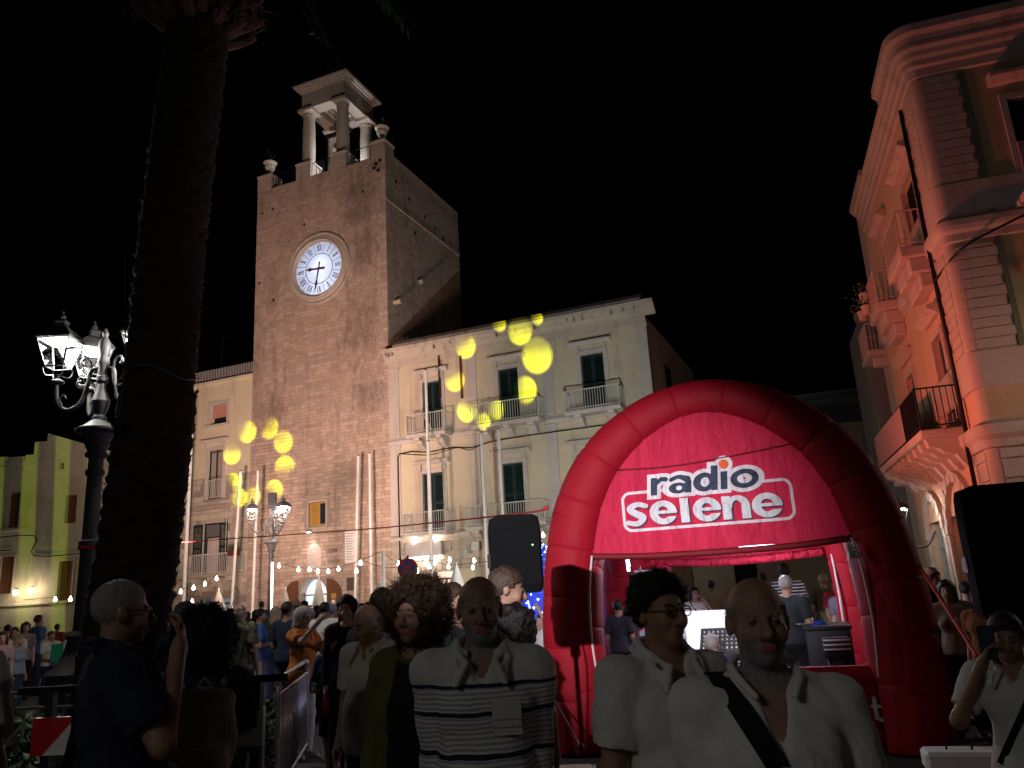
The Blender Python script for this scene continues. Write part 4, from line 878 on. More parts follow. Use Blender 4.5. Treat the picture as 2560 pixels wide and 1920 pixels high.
q=at(674,1600,31); lp2=street_lamp('ornate three lantern street lamp in front of the clock tower',(q[0],31,0),rad(20),150,R=.74)
bx=MB().cbox(-.16,.16,-.25,.0,5.42,6.0,.02); bx.box(-.03,.03,-.15,-.1,5.3,5.42); bx.build('black_projector_box',M_black,lp2)
street_lamp('street lamp standing off to the right lighting the corner palazzo',(13.6,13.0,0),0,190,lc=(1,.72,.58))
street_lamp('added fill lamp, a street lamp copy standing unseen behind the viewer',(-5.0,-3.6,0),0,68)  # unseen lamp copy, added as soft fill for the front row
# ---- bracket lantern on the corner palazzo
bl=thing('bracket_lantern','glowing lantern on a scrolled bracket on the corner palazzo wall','street lamp',(0,0,0))
p=at(2246,1292,22.6)
MB().tube(catmull([(p[0],p[1],p[2]-.35),(p[0]+.05,p[1],p[2]-.75),(p[0]+.6,p[1],p[2]-.85),(p[0]+1.05,p[1]+.2,p[2]-.45)],6),.03,7).build('bracket',M_cast,bl,True)
lantern(bl,p[0],p[1],p[2]-.4,130)
# ================================================================ palm
M_bark=mat('palm_bark',(.035,.026,.019),.95,.35,7,.8,22,stretch=(1,1,2.2)); M_frond=mat('palm_frond',(.045,.075,.025),.6,.3,3); M_stub=mat('cut_frond_base',(.13,.075,.055),.9,.3,8,.5,30)
_pc=[at(284,1750,7.75),at(333,1446,7.75),at(385,1040,7.75),at(421,624,7.75),at(452,340,7.75),at(482,100,7.75),at(500,-40,7.75)]
pb=np.array([_pc[0][0]-.02,7.75,0]); pm=thing('palm_tree','huge dark palm trunk rising left of the clock tower','palm tree',pb)
_pz=[p[2] for p in _pc]; _px=[p[0]-pb[0] for p in _pc]
def ptrunk(z):   # centre and radius along the trunk, local
    t=z/8.6; return np.array([np.interp(z,_pz,_px),.12*t,z]),.345-.015*min(1,t*1.5)+.02*max(0,t-.7)+.12*max(0,.6-z)
tr=MB(); v=[];f=[]; nz,na=170,40
for i in range(nz+1):
    z=8.6*i/nz; c,r=ptrunk(z)
    if z<3.9: r+=.03*min(1,(3.9-z)/.12)      # the old thicker boot layer ends in a ragged ring
    ring=.010*math.sin(z*38)+.006*math.sin(z*61+1)
    for k in range(na):
        a=2*PI*k/na; rr_=r+ring*(1+.5*math.sin(5*a+z*3))+.012*math.sin(9*a+z*7)*math.sin(z*23)+r4.uniform(-.006,.006)
        v.append((c[0]+rr_*math.cos(a),c[1]+rr_*math.sin(a),c[2]))
for i in range(nz):
    for k in range(na): l=(k+1)%na; f.append((i*na+k,i*na+l,(i+1)*na+l,(i+1)*na+k))
tr.add(v,f).build('trunk',M_bark,pm,True,fix=False)
fb=MB(); r6=random.Random(12)
for k in range(1500):   # fibres and leaf scars standing off the trunk
    z=r6.uniform(.1,8.3); a=r6.uniform(0,2*PI); c,r=ptrunk(z); r+=.03 if z<3.9 else 0; d=np.array([math.cos(a),math.sin(a),0]); t=np.array([-d[1],d[0],0]); w=r6.uniform(.02,.05)
    fb.add([c+d*r-t*w,c+d*r+t*w,c+d*(r+r6.uniform(.02,.05))+np.array([0,0,r6.uniform(.02,.07)])],[(0,1,2)])
fb.build('trunk_fibres',M_bark,pm,kind='stuff',fix=False)
c8,_=ptrunk(8.5)
st=MB()
for k in range(90):
    a=k*2.4; z=8.15+.011*k; c,r=ptrunk(min(z,8.6)); d=np.array([math.cos(a),math.sin(a),0]); L=r6.uniform(.35,.6)
    p0=np.array([c[0],c[1],z])+d*(r-.04); p1=p0+d*L*.75+np.array([0,0,L*.62]); st.tube([p0,p0*.5+p1*.5+np.array([0,0,-.03]),p1],[.085,.06,.05],6)
st.build('cut_frond_bases',M_stub,pm,kind='stuff',fix=False)
# ragged hanging mat of dry fibre on the right of the crown
dm=MB()
for k in range(260):
    a=r6.gauss(-.3,.5); d=np.array([math.cos(a),math.sin(a),0]); p0=np.array([c8[0],c8[1],8.35+r6.uniform(-.1,.35)])+d*r6.uniform(.3,.72); e=np.array([r6.gauss(0,.12),r6.gauss(0,.12),-r6.uniform(.03,.16)]); w=np.cross(e,d); w/=np.linalg.norm(w)+1e-6
    dm.add([p0-w*.02,p0+w*.02,p0+e],[(0,1,2)])
dm.build('dry_fibre_mat',M_stub,pm,kind='stuff',fix=False)
def frond(base,tip,sag,nl=64,Ll=.5):
    base,tip=np.array(base,float),np.array(tip,float); mid=(base+tip)/2+np.array([0,0,sag]); m=MB()
    B=lambda t:(1-t)**2*base+2*t*(1-t)*mid+t*t*tip
    m.tube([B(t) for t in np.linspace(0,1,12)],list(np.linspace(.03,.006,12)),5)
    for k in range(nl):
        t=.12+.88*k/nl; p=B(t); T=B(min(1,t+.02))-B(t-.02); T/=np.linalg.norm(T); sd=np.cross(T,[0,0,1]); n_=np.linalg.norm(sd); sd=sd/n_ if n_>.2 else np.array([T[1],-T[0],.0])/(math.hypot(T[0],T[1])+1e-6)
        L=Ll*math.sin(PI*(.12+.86*t))**.6
        for s in(-1,1):
            d=sd*s*.75+T*.65+np.array([0,0,-.28]); d/=np.linalg.norm(d); w=np.cross(d,T); w=w/(np.linalg.norm(w)+1e-6)*.016
            e=p+d*L+np.array([r6.gauss(0,.02),r6.gauss(0,.02),-.06*L]); m.add([p-w,p+w,(p+e)/2+w*1.1,e,(p+e)/2-w*1.1],[(0,1,2,3,4)])
    m.build('frond',M_frond,pm,fix=False)
top=c8+np.array([0,0,.6])
for (x,y_,Y,sag) in((826,118,7.9,1.9),(1026,82,8.2,2.0),(792,96,7.3,1.6),(980,20,8.6,1.9),(700,-40,7.0,1.5)): frond(top,at(x,y_,Y)-pb,sag)
for k in range(24):
    a=k*2.399+.5; L=r6.uniform(2.6,3.4); zt=r6.uniform(.6,2.6); frond(top,top+np.array([L*math.cos(a),L*math.sin(a),zt]),r6.uniform(.8,1.6),40)
hw=MB(); hw.tube(catmull([at(313,640,7.35)-pb,at(312,900,7.3)-pb,at(297,1038,7.3)-pb],6),.006,5); hw.sphere(at(292,1058,7.3)-pb,.055,8,6); hw.tube(catmull([at(300,1052,7.3)-pb,at(304,1062,7.28)-pb,at(294,1072,7.28)-pb],4),.008,5); hw.build('hanging_cable',M_iron,pm)
wb=MB().tube(catmull([(ptrunk(4.0)[0]+np.array([.385*math.cos(a),.385*math.sin(a),.06*math.sin(3*a)])) for a in np.linspace(-PI,0.2,9)],4),.007,5); wb.build('wire_band',mat('thin_wire',(.2,.18,.14),.5,0,metal=.5),pm)
# ================================================================ white festival poles
def pole(x0,y0,x1,y1,b,label,r=.075,top=None):
    a=fpx(x0,y0,b); c=fpx(x1,y1,b); d=(a-c)/(a[2]-c[2]); base=c-d*c[2]
    t=thing('festival_pole',label,'pole',base,0,'white poles of the feast lights along the facades')
    MB().tube([(0,0,0),tuple((a-base)*.5),tuple(a-base)],[r,r*.95,r*.9],10).build('shaft',M_white if top is None else M_white,t,True,auto=rad(40))
    MB().tube([tuple((a-base)*1.0),tuple((a-base)*1.006)],r*.92,10).build('cap',M_rust,t); MB().lathe([(r+.09,0),(r+.09,.04),(r+.01,.06)],10).build('foot',M_concrete,t); return t
pole(483,1003,459,1500,-1.6,'tall white pole at the left end of the balconied house',.10)
pole(602,1178,580,1500,-1.6,'white pole with yellow light on it left of the small street lamp')
pole(645,1176,632,1500,-1.6,'white pole just left of the small street lamp in front of the tower')
pole(896,1140,888,1500,-.55,'left pole of the close pair in front of the tower')
pole(924,1134,929,1500,-.55,'right pole of the close pair in front of the tower')
pole(1064,926,1080,1500,-1.35,'tallest white pole crossing both balconies beside the palazzo corner')
pole(1203,1082,1222,1500,-1.45,'white pole under the left end of the long upper balcony')
pole(1246,1074,1266,1450,-1.45,'white pole directly behind the black loudspeaker')
pole(1071,1104,1083,1500,-1.8,'shorter white pole set against the tallest one')
# ================================================================ festoon lights
M_bulb=mat('festoon_bulb',(1,1,1),.4,0,emit=(1,.80,.58),estr=60)
def z4(x,y,Y): return at(400+x*.28933,1240+y*.28933,Y)
def z6(x,y,Y): return at(900+x*.24412,1200+y*.24412,Y)
def festoon(pts,bulbs,label,power=9,dark=()):
    power*=1.7
    t=thing('string_of_lights',label,'string lights',(0,0,0),0,'festoon lights in front of the facades')
    MB().tube(catmull(pts,5),.012,5).build('wire',M_iron,t,kind=None)
    for i,p in enumerate(bulbs):
        b=MB().lathe([(.015,.09),(.02,.06),(.035,.03),(.052,-.02),(.055,-.04),(.042,-.07),(.012,-.085)],10,p).build('bulb',M_bulb,t,True)
        MB().lathe([(.018,.09),(.018,.15)],6,p).build('socket',M_iron,b)
        lamp('festoon_light','POINT',(p[0],p[1]-.02,p[2]-.2),power,(1,.76,.55),.07)
    return t
B1=[z4(x,y,32) for x,y in((1027,600),(1197,633),(1293,633),(1363,648),(1453,648),(1543,628),(1697,645))]
festoon([z4(960,560,31.5)]+[z4(x,y-26,32) for x,y in((1027,610),(1197,643),(1363,655),(1543,638),(1727,585))]+[z4(1918,478,32)],B1+[z4(1727,577,32)],'string of bright bulbs across the tower door from the lamp post')
festoon([z4(1918,478,32),z4(1990,540,31),z4(2062,570,30),z4(2220,600,29)],[z4(2062,585,30),z4(2215,640,29)],'short string of bulbs from the white mast to the palazzo corner')
B3=[z6(x,y,31) for x,y in((10,848),(395,858),(672,800),(665,855),(765,845),(800,808),(712,885),(920,815),(905,885),(1168,822),(1155,895),(592,930))]
festoon([z6(0,820,31),z6(300,900,31),z6(672,820,31),z6(920,870,31),z6(1168,850,31),z6(1330,830,31)],B3,'cluster of festoon bulbs hanging before the palazzo shop sign',4.5)
B4=[z4(x,y,33) for x,y in((180,825),(290,792),(388,757),(490,712),(100,905),(278,910))]
festoon([z4(60,900,33),z4(180,812,33),z4(388,745,33),z4(540,690,33)],B4,'rising string of bulbs under the balcony beside the palm',10)
B5=[at(x,y_,30) for x,y_ in((138,1498),(176,1497))]
festoon([at(60,1500,30)]+[at(x,y_-5,30) for x,y_ in((138,1498),(176,1497))]+[at(262,1490,30)],B5,'two bright bulbs strung left of the palm over the crowd',14)
B6=[z6(1870,870,24),z6(1875,560,30)]
festoon([z6(1700,840,24),z6(1880,855,24),z6(1990,830,24)],B6,'bulbs between the loudspeaker and the inflatable',14)
# ================================================================ folded parasols, masts
def parasol(x,ytop,ybot,Y,label,w=.16):
    a=at(x,ytop,Y); c=at(x,ybot,Y); t=thing('folded_parasol',label,'parasol',(a[0],Y,0),0,'folded white parasols'); H=a[2]
    MB().tube([(0,0,0),(0,0,H)],.028,8).build('mast',M_white,t,True); m=MB(); v=[];f=[]; n=18; prof=[(.25,.05),(.5,.75),(.75,1),(1,.92)]
    L=H-max(.6,c[2]); rows=10
    for i in range(rows+1):
        q=i/rows; r=w*(.12+.88*q**.8)*(1-.25*max(0,q-.85)/.15)
        for k in range(n):
            a_=2*PI*k/n; rr_=r*(1+.22*(1 if k%2 else -1)*q); v.append((rr_*math.cos(a_),rr_*math.sin(a_),H-.04-L*q+(.05 if (k%2 and i==rows) else 0)))
    for i in range(rows):
        for k in range(n): l=(k+1)%n; f.append((i*n+k,i*n+l,(i+1)*n+l,(i+1)*n+k))
    f.append(tuple(range(n))); m.add(v,f).build('folded_canopy',mat('ecru_canvas',(.62,.55,.48),.9,.08,6,.2,40),t,True,fix=False)
    MB().lathe([(w*.75,0),(w*.75,.04)],12,(0,0,H-L*.62)).build('tie_band',mat('ecru_canvas',(1,1,1)),t); MB().lathe([(.02,0),(.05,.02),(.02,.07)],8,(0,0,H)).build('finial',M_white,t); MB().cbox(-.3,.3,-.3,.3,0,.08,.01).build('foot',M_concrete,t)
parasol(714,1473,1545,30,'closed cream parasol between the lamp post and the tower door',.24)
parasol(797,1442,1520,31,'closed cream parasol right in front of the lit tower door',.24)
parasol(547,1475,1530,30,'closed parasol by the shop under the left balcony',.28)
parasol(1141,1411,1480,27,'closed parasol before the palazzo shop left of the loudspeaker',.30)
parasol(952,1455,1475,27.5,'closed parasol on the thin white mast left of the no-stopping sign',.18)
mt_=at(955,1378,27.5); t=thing('thin_mast','thin white mast holding the festoon wires left of the round sign','pole',(mt_[0],27.5,0)); MB().tube([(0,.25,0),(0,.25,mt_[2])],.05,8).build('shaft',M_white,t,True); MB().lathe([(.2,0),(.2,.05)],10,(0,.25,0)).build('foot',M_concrete,t)
ml=at(681,1405,30.4); t=thing('tube_light','white glowing upright tube beside the small lamp post','lamp',(ml[0],30.4,0)); MB().tube([(0,0,.4),(0,0,ml[2])],.045,8).build('tube',mat('soft_tube',(1,1,1),.5,0,emit=(1,.9,.82),estr=2.2),t,True); MB().lathe([(.15,0),(.15,.06),(.03,.1),(.03,.4)],10).build('foot',M_iron,t)
# ================================================================ no-stopping sign
sp=z6(488,905,19.6); t=thing('no_stopping_sign','round red and blue no-stopping sign on a grey post','sign',(sp[0],sp[1],0))
MB().tube([(0,.03,0),(0,.03,sp[2]+.3)],.03,8).build('post',M_metal,t,True)
def disc(mb,r,y0,y1,c,n=32): return mb.prism([(c[0]+r*math.cos(a),c[1]+r*math.sin(a)) for a in np.linspace(0,2*PI,n+1)[:-1]],y0,y1)
disc(MB(),.245,-.012,.0,(0,sp[2])).build('sign_plate',mat('sign_red',(.50,.03,.02),.45,.05,5),t)
disc(MB(),.178,-.018,-.0125,(0,sp[2])).build('blue_field',mat('sign_blue',(.015,.06,.32),.45,.05,5),t)
for a in(rad(45),rad(-45)):
    c,s=math.cos(a),math.sin(a); w=.034; L=.178; m=MB().prism([(L*c-w*s,sp[2]+L*s+w*c),(L*c+w*s,sp[2]+L*s-w*c),(-L*c+w*s,sp[2]-L*s-w*c),(-L*c-w*s,sp[2]-L*s+w*c)],-.024-.001*(a>0),-.0185); m.build('red_bar',MATS['sign_red'],t)
# ================================================================ loudspeakers on stands
def loudspeaker(label,loc,rz,w,h,d,z,group='black PA loudspeakers',legs=True,tilt=0):
    t=thing('loudspeaker',label,'loudspeaker',loc,rz,group); m=MB(); cfg=[(-w/2,-d/2),(w/2,-d/2),(w/2,-.0),(w*.3,d/2),(-w*.3,d/2),(-w/2,-.0)]
    v=[];f=[]; rows=[(0,.9),(.03,.97),(.08,1),(h-.12,1),(h-.05,.98),(h,.93)]
    pts=[]
    for i in range(len(cfg)):
        a,b=np.array(cfg[i]),np.array(cfg[(i+1)%6]); pts+= [a*.88+b*.12,a*.12+b*.88]
    for zz,s in rows: v+=[(x*s,y*s,z+zz+(.05*(1-(abs(x)/(w/2))**2) if zz>h-.06 else 0)) for x,y in pts]
    n=len(pts)
    for i in range(len(rows)-1):
        for k in range(n): f.append((i*n+k,i*n+(k+1)%n,(i+1)*n+(k+1)%n,(i+1)*n+k))
    f+=[tuple(range(n))[::-1],tuple((len(rows)-1)*n+k for k in range(n))]; m.add(v,f).build('cabinet',mat('speaker_black',(.005,.005,.0055),.9,.1,10,.15,120,spec=.04),t,True,auto=rad(25))
    MB().cbox(-w*.46,w*.46,-d/2-.008,-d/2+.006,z+.05,z+h-.08,.008).build('grille',mat('black_grille',(.005,.005,.0055),.9,.3,160,spec=.04),t)
    for zz in(z+h*.35,): MB().cbox(-w/2-.008,-w/2+.015,-.09,.03,zz,zz+.11,.006).build('handle',M_black,t)
    MB().lathe([(.035,-.12),(.045,-.1),(.045,.02)],10,(0,0,z)).build('pole_socket',M_black,t)
    MB().tube([(0,0,.25),(0,0,z-.05)],.022,8).build('stand_pole',M_iron,t,True)
    for k in range(3):
        a=k*2*PI/3+.5; MB().tube([(0,0,.75),(.5*math.cos(a),.5*math.sin(a),.02)],.014,6).build('stand_leg',M_iron,t,True)
    return t
q=at(1284,1400,6.5); ls=loudspeaker('black loudspeaker on a stand left of the red inflatable',(q[0],6.5,0),rad(12),.40,.58,.34,1.70); MB().sphere((.12,-.185,2.06),.006,6,4).build('status_led',mat('green_led',(.2,1,.2),.5,0,emit=(.3,1,.2),estr=4),ls)
MB().tube(catmull([(.1,.1,1.75),(.14,.1,1.4),(.06,.05,.6),(.2,.1,.02)],5),.008,5).build('cable',M_white,ls)
q=at(2520,1400,5.3); loudspeaker('big black loudspeaker on a stand at the right edge',(q[0],5.3,0),rad(-14),.52,.80,.45,1.38)
# ================================================================ inflatable arch tent
def tent_mat(name,col,wr=0,scale=3):
    m=mat(name,col,.68,.10,3,0,spec=.2); nt=m.node_tree; b=nt.nodes['Principled BSDF']; tc=nt.nodes.new('ShaderNodeTexCoord')
    mp=nd(nt,'ShaderNodeMapping',i_Vector=tc.outputs['Object'],i_Rotation=(0,.5,0),i_Scale=(scale,1,scale*.35)); n1=nd(nt,'ShaderNodeTexNoise',i_Vector=mp.outputs[0],i_Scale=2.2,i_Detail=5.0,i_Distortion=1.2)
    bu=nd(nt,'ShaderNodeBump',i_Strength=min(1,wr*1.8),i_Distance=.12 if wr>.4 else .04,i_Height=n1.outputs[0]); nt.links.new(bu.outputs[0],b.inputs['Normal']); return m
M_tube=tent_mat('inflatable_red_nylon',(.25,.003,.012),.25,2); M_panel=tent_mat('red_banner_cloth',(.52,.022,.06),.55,3.6); M_print=tent_mat('white_print_cloth',(.80,.81,.84),.55,3.6); M_inkd=tent_mat('dark_ink',(.035,.045,.075),.55,3.6)
for m_ in(M_panel,M_print):   # thin cloth: the lamps inside shine through a little
    nt=m_.node_tree; b_=nt.nodes['Principled BSDF']; o_=[n for n in nt.nodes if n.type=='OUTPUT_MATERIAL'][0]; tl=nt.nodes.new('ShaderNodeBsdfTranslucent'); nt.links.new(b_.inputs['Base Color'].links[0].from_socket,tl.inputs[0]); mx_=nd(nt,'ShaderNodeMixShader',i_0=.3,i_1=b_.outputs[0],i_2=tl.outputs[0]); nt.links.new(mx_.outputs[0],o_.inputs[0]); M_rope=mat('pale_rope',(.50,.44,.42),.9,.2,40)
tn=frame('inflatable_arch_tent','big red inflatable arch booth with white and black lettering','inflatable tent','T')
AR=[(1.70,0,.33),(1.715,.5,.33),(1.715,1.1,.32),(1.69,1.6,.315),(1.63,2.1,.305),(1.50,2.6,.295),(1.27,3.03,.28),(.93,3.38,.26),(.48,3.64,.235),(0,3.735,.22)]
ARf=[(-x,z,r) for x,z,r in AR]+[(x,z,r) for x,z,r in AR[:-1]][::-1]
def arch(bpos,depth_axis=None,nseg=17,name='tube_segment',shape=ARf,place=lambda x,y,z:(x,y,z)):
    C_=np.array(catmull(shape,14)); L=np.r_[0,np.cumsum(np.linalg.norm(np.diff(C_[:,:2],axis=0),axis=1))]
    ed=np.linspace(0,L[-1],nseg+1); na=22
    for s in range(nseg):
        m=MB(); qs=[0,.02,.05,.2,.4,.6,.8,.95,.98,1]; rows=9; v=[];f=[]
        for i in range(rows+1):
            q=qs[i]; l=ed[s]+(ed[s+1]-ed[s])*q; x,z,r=[np.interp(l,L,C_[:,k]) for k in range(3)]
            x2,z2=[np.interp(min(l+.02,L[-1]),L,C_[:,k])-np.interp(max(l-.02,0),L,C_[:,k]) for k in(0,1)]; d=math.hypot(x2,z2); nx,nz_=-z2/d,x2/d
            e=min(q,1-q); r=r-.011*max(0,1-e/.035) + .002*math.sin(PI*q)
            for k in range(na):
                a=2*PI*k/na; o=r*math.cos(a); p=place(x+nx*o,bpos+r*math.sin(a),max(.01,z+nz_*o)); v.append(p)
        for i in range(rows):
            for k in range(na): l_=(k+1)%na; f.append((i*na+k,i*na+l_,(i+1)*na+l_,(i+1)*na+k))
        if s in(0,nseg-1): f.append(tuple(range(na)) if s==0 else tuple(rows*na+k for k in range(na)))
        m.add(v,f).build(name,M_tube,tn,True)
TD=3.4
arch(0); arch(TD)
SA=[(TD/2-1.70+.0,0.0,.30),(TD/2-1.71,.6,.30),(TD/2-1.70,1.3,.30),(TD/2-1.60,2.0,.29),(TD/2-1.25,2.65,.27),(TD/2-.65,3.05,.25),(TD/2,3.2,.24)]
SAf=SA+[(TD-x,z,r) for x,z,r in SA[:-1]][::-1]
arch(-1.64,nseg=13,shape=SAf,place=lambda x,y,z:(y+.25*max(0,z-1.4)*.35,x,z)); arch(1.64,nseg=13,shape=SAf,place=lambda x,y,z:(y-.25*max(0,z-1.4)*.35,x,z))
# front banner panel, its edge tucked into the tube, hem roll at the bottom
inn=[(-1.44,2.05),(-1.36,2.35),(-1.22,2.72),(-1.02,3.05),(-.72,3.34),(-.36,3.54),(0,3.62),(.36,3.54),(.72,3.34),(1.02,3.05),(1.22,2.72),(1.36,2.35),(1.44,2.05)]
def banner(poly,y,name,mt,parent=tn):
    m=MB(); n=len(poly); nx,nz_=44,26; zs=np.linspace(2.05,3.62,nz_); v=[];f=[]
    xs=[p[0] for p in poly[:7]]; zz=[p[1] for p in poly[:7]]
    for i,z in enumerate(zs):
        hw=-np.interp(z,zz,xs) if z<3.619 else .02
        for k in range(nx+1):
            x=-hw+2*hw*k/nx; v.append((x,y+.004*math.sin(3*x+2*z),z))
    for i in range(nz_-1):
        for k in range(nx): a=i*(nx+1)+k; f.append((a,a+1,a+nx+2,a+nx+1))
    return m.add(v,f).build(name,mt,parent,True,fix=False)
pnl=banner(inn,-.13,'front_banner',M_panel); banner(inn,TD+.1,'rear_banner',M_panel)
m=MB().tube(catmull([(-1.46,-.13,2.06),(-.8,-.13,2.02),(0,-.13,2.01),(.8,-.13,2.02),(1.40,-.13,2.06)],6),.035,8); m.build('banner_hem',mat('dark_red_hem',(.14,.004,.008),.7,.2,20),tn,True)
m=MB().tube(catmull([(-1.02,-.145,3.0),(-.4,-.145,2.98),(.3,-.145,3.03),(.98,-.145,3.1)],6),.010,5); m.build('tension_cord',MATS['dark_red_hem'],tn,True)
m=MB().tube(catmull([(-1.44,TD,2.04),(0,TD-.0,1.98),(1.44,TD,2.04)],6),.06,8); m.build('rear_banner_hem',M_panel,tn,True)
# low front wall, window rims laced with rope
MB().cbox(-1.45,1.45,-.16,.16,.02,.80,.1).build('front_wall',M_tube,tn,True,auto=rad(30))
for k in range(1): pass
MB().cbox(-1.45,-.95,TD-.14,TD+.14,.02,2.02,.08).build('rear_wall_left',M_panel,tn,True,auto=rad(30)); MB().cbox(-.93,1.45,TD-.14,TD+.14,.02,.70,.08).build('rear_wall_low',M_tube,tn,True,auto=rad(30))
for s,o in((-1,'left'),(1,'right')):
    MB().cbox(s*1.70-.12,s*1.70+.12,.3,TD-.3,.02,.75,.08).build('side_wall',M_tube,tn,True,auto=rad(30))
    rp=MB().tube(catmull([(s*1.40,-.20,.70),(s*1.43,-.23,1.2),(s*1.41,-.23,1.7),(s*1.36,-.2,2.06)],6),.013,6); rp.build('lacing_rope',M_rope,tn,True)
    MB().tube(catmull([(s*1.36,TD-.25,.70),(s*1.38,TD-.25,1.3),(s*1.36,TD-.25,2.0)],6),.02,6).build('rear_rope',M_rope,tn,True)
rk=MB(); 
for k in range(6): rk.tube(catmull([(1.33+.02*k,-.26,2.02-.03*k),(1.30,-.30,1.96-.02*k),(1.36,-.27,1.9)],4),.012,5)
rk.build('rope_knot',M_rope,tn,True)
# ---------------------------------------------------------------- lettering drawn as flat print from distance fields
def d_stroke(X,Z,pts,w):
    """pts [(x,z)] or [(x,z,w)]: round-capped stroke"""
    out=np.full(X.shape,9.); P_=[(p[0],p[1],(p[2] if len(p)>2 else w)) for p in pts]
    for (ax,az,aw),(bx,bz,bw) in zip(P_[:-1],P_[1:]):
        dx,dz=bx-ax,bz-az; L2=dx*dx+dz*dz+1e-12; t=np.clip(((X-ax)*dx+(Z-az)*dz)/L2,0,1); out=np.minimum(out,np.hypot(X-ax-t*dx,Z-az-t*dz)-(aw+(bw-aw)*t))
    return out
def d_box(X,Z,x0,x1,z0,z1): return np.maximum(np.maximum(x0-X,X-x1),np.maximum(z0-Z,Z-z1))
def d_ell(X,Z,cx,cz,rx,rz): k=np.hypot((X-cx)/rx,(Z-cz)/rz); return (k-1)*min(rx,rz)
def glyph(X,Z,ch,x,z,w,h,st,asc=1.3):
    """letter in the box x..x+w, x-height h, stem half width st"""
    cx,cz=x+w/2,z+h/2; sh=st*.62
    if ch in 'eo':
        d=np.maximum(d_ell(X,Z,cx,cz,w/2,h/2+.006),-d_ell(X,Z,cx,cz,w/2-2*st*(1.0),h/2-2*sh))
        if ch=='e':
            d=np.maximum(d,-d_box(X,Z,cx-.01,x+w+.1,cz-sh*1.7,cz-sh*.25)); d=np.minimum(d,np.maximum(d_ell(X,Z,cx,cz,w/2,h/2),d_box(X,Z,x,x+w,cz-sh*.5,cz+sh*.75)))
        return d
    if ch=='s':
        return d_stroke(X,Z,[tuple(p) for p in catmull([(x+w*.92,z+h*.84,sh*.9),(x+w*.55,z+h*.93,sh),(x+w*.2,z+h*.76,sh*1.2),(x+w*.42,z+h*.54,sh*1.35),(x+w*.76,z+h*.34,sh*1.25),(x+w*.5,z+h*.08,sh),(x+w*.08,z+h*.14,sh*.9)],5)],sh)
    if ch=='l': return d_box(X,Z,cx-st,cx+st,z,z+h*asc)
    if ch=='i': return d_box(X,Z,cx-st,cx+st,z,z+h)
    if ch in 'nr':
        d=d_box(X,Z,x,x+2*st,z,z+h)
        if ch=='n':
            d=np.minimum(d,d_box(X,Z,x+w-2*st,x+w,z,z+h*.6)); ring=np.maximum(d_ell(X,Z,cx+st*.4,z+h*.55,w/2-st*.4,h*.46),-d_ell(X,Z,cx+st*.2,z+h*.5,w/2-2*st,h*.30)); return np.minimum(d,np.maximum(ring,z+h*.5-Z))
        return np.minimum(d,d_stroke(X,Z,[(x+st*1.6,z+h*.66,sh),(x+w*.62,z+h*.9,sh),(x+w*.9,z+h*.86,sh*1.15)],sh))
    if ch=='d':
        d=np.maximum(d_ell(X,Z,x+w*.45,cz,w*.45,h/2+.006),-d_ell(X,Z,x+w*.48,cz,w*.45-2*st,h/2-2*sh)); return np.minimum(d,d_box(X,Z,x+w-2*st,x+w,z,z+h*asc))
    if ch=='a':
        d=np.maximum(d_ell(X,Z,x+w*.42,z+h*.3,w*.42,h*.31),-d_ell(X,Z,x+w*.46,z+h*.3,w*.42-2*st,h*.31-1.6*sh)); d=np.minimum(d,d_box(X,Z,x+w-2*st,x+w,z,z+h*.7))
        return np.minimum(d,d_stroke(X,Z,[tuple(p) for p in catmull([(x+w*.1,z+h*.8,sh),(x+w*.45,z+h*.93,sh),(x+w-st*1.2,z+h*.75,st)],5)],sh))
    if ch=='w': return d_stroke(X,Z,[(x,z+h),(x+w*.25,z),(x+w*.5,z+h*.8),(x+w*.75,z),(x+w,z+h)],st)
    if ch=='t': return np.minimum(d_stroke(X,Z,[(x+w*.4,z+h*1.4),(x+w*.4,z+h*.15),(x+w*.8,z+.0)],st),d_box(X,Z,x,x+w,z+h*.8,z+h))
def region(X,Z,D,h,y,name,mt,parent):
    """flat mesh of the area where D<0 (marching squares, whole cells merged along rows)"""
    m=MB(); nx,nz_=D.shape; ins=D<0
    for j in range(nz_-1):
        full=ins[:-1,j]&ins[1:,j]&ins[:-1,j+1]&ins[1:,j+1]; any_=ins[:-1,j]|ins[1:,j]|ins[:-1,j+1]|ins[1:,j+1]; i=0
        while i<nx-1:
            if full[i]:
                k=i
                while k<nx-1 and full[k]: k+=1
                m.add([(X[i,j],y,Z[i,j]),(X[k,j],y,Z[k,j]),(X[k,j],y,Z[k,j+1]),(X[i,j],y,Z[i,j+1])],[(0,1,2,3)]); i=k; continue
            if any_[i]:
                c=[(i,j),(i+1,j),(i+1,j+1),(i,j+1)]; v=[]
                for a in range(4):
                    p,q=c[a],c[(a+1)%4]; dp,dq=D[p],D[q]
                    if dp<0: v.append((X[p],y,Z[p]))
                    if (dp<0)!=(dq<0): t=dp/(dp-dq); v.append((X[p]+(X[q]-X[p])*t,y,Z[p]+(Z[q]-Z[p])*t))
                if len(v)>2: m.add(v,[tuple(range(len(v)))])
            i+=1
    return m.build(name,mt,parent,fix=False)
hh=.0045; gx,gz=np.meshgrid(np.arange(-1.08,.97,hh),np.arange(2.22,3.12,hh),indexing='ij')
yb=-.150
lay=[('s',-.945,.255),('e',-.675,.30),('l',-.355,.13),('e',-.20,.30),('n',.115,.29),('e',.425,.315)]
Zt=gz+gx*.012
dsel=np.full(gx.shape,9.); 
for ch,x,w in lay: dsel=np.minimum(dsel,glyph(gx,Zt,ch,x,2.345,w,.25,.046,1.07))
Xs=gx-(gz-2.67)*.10
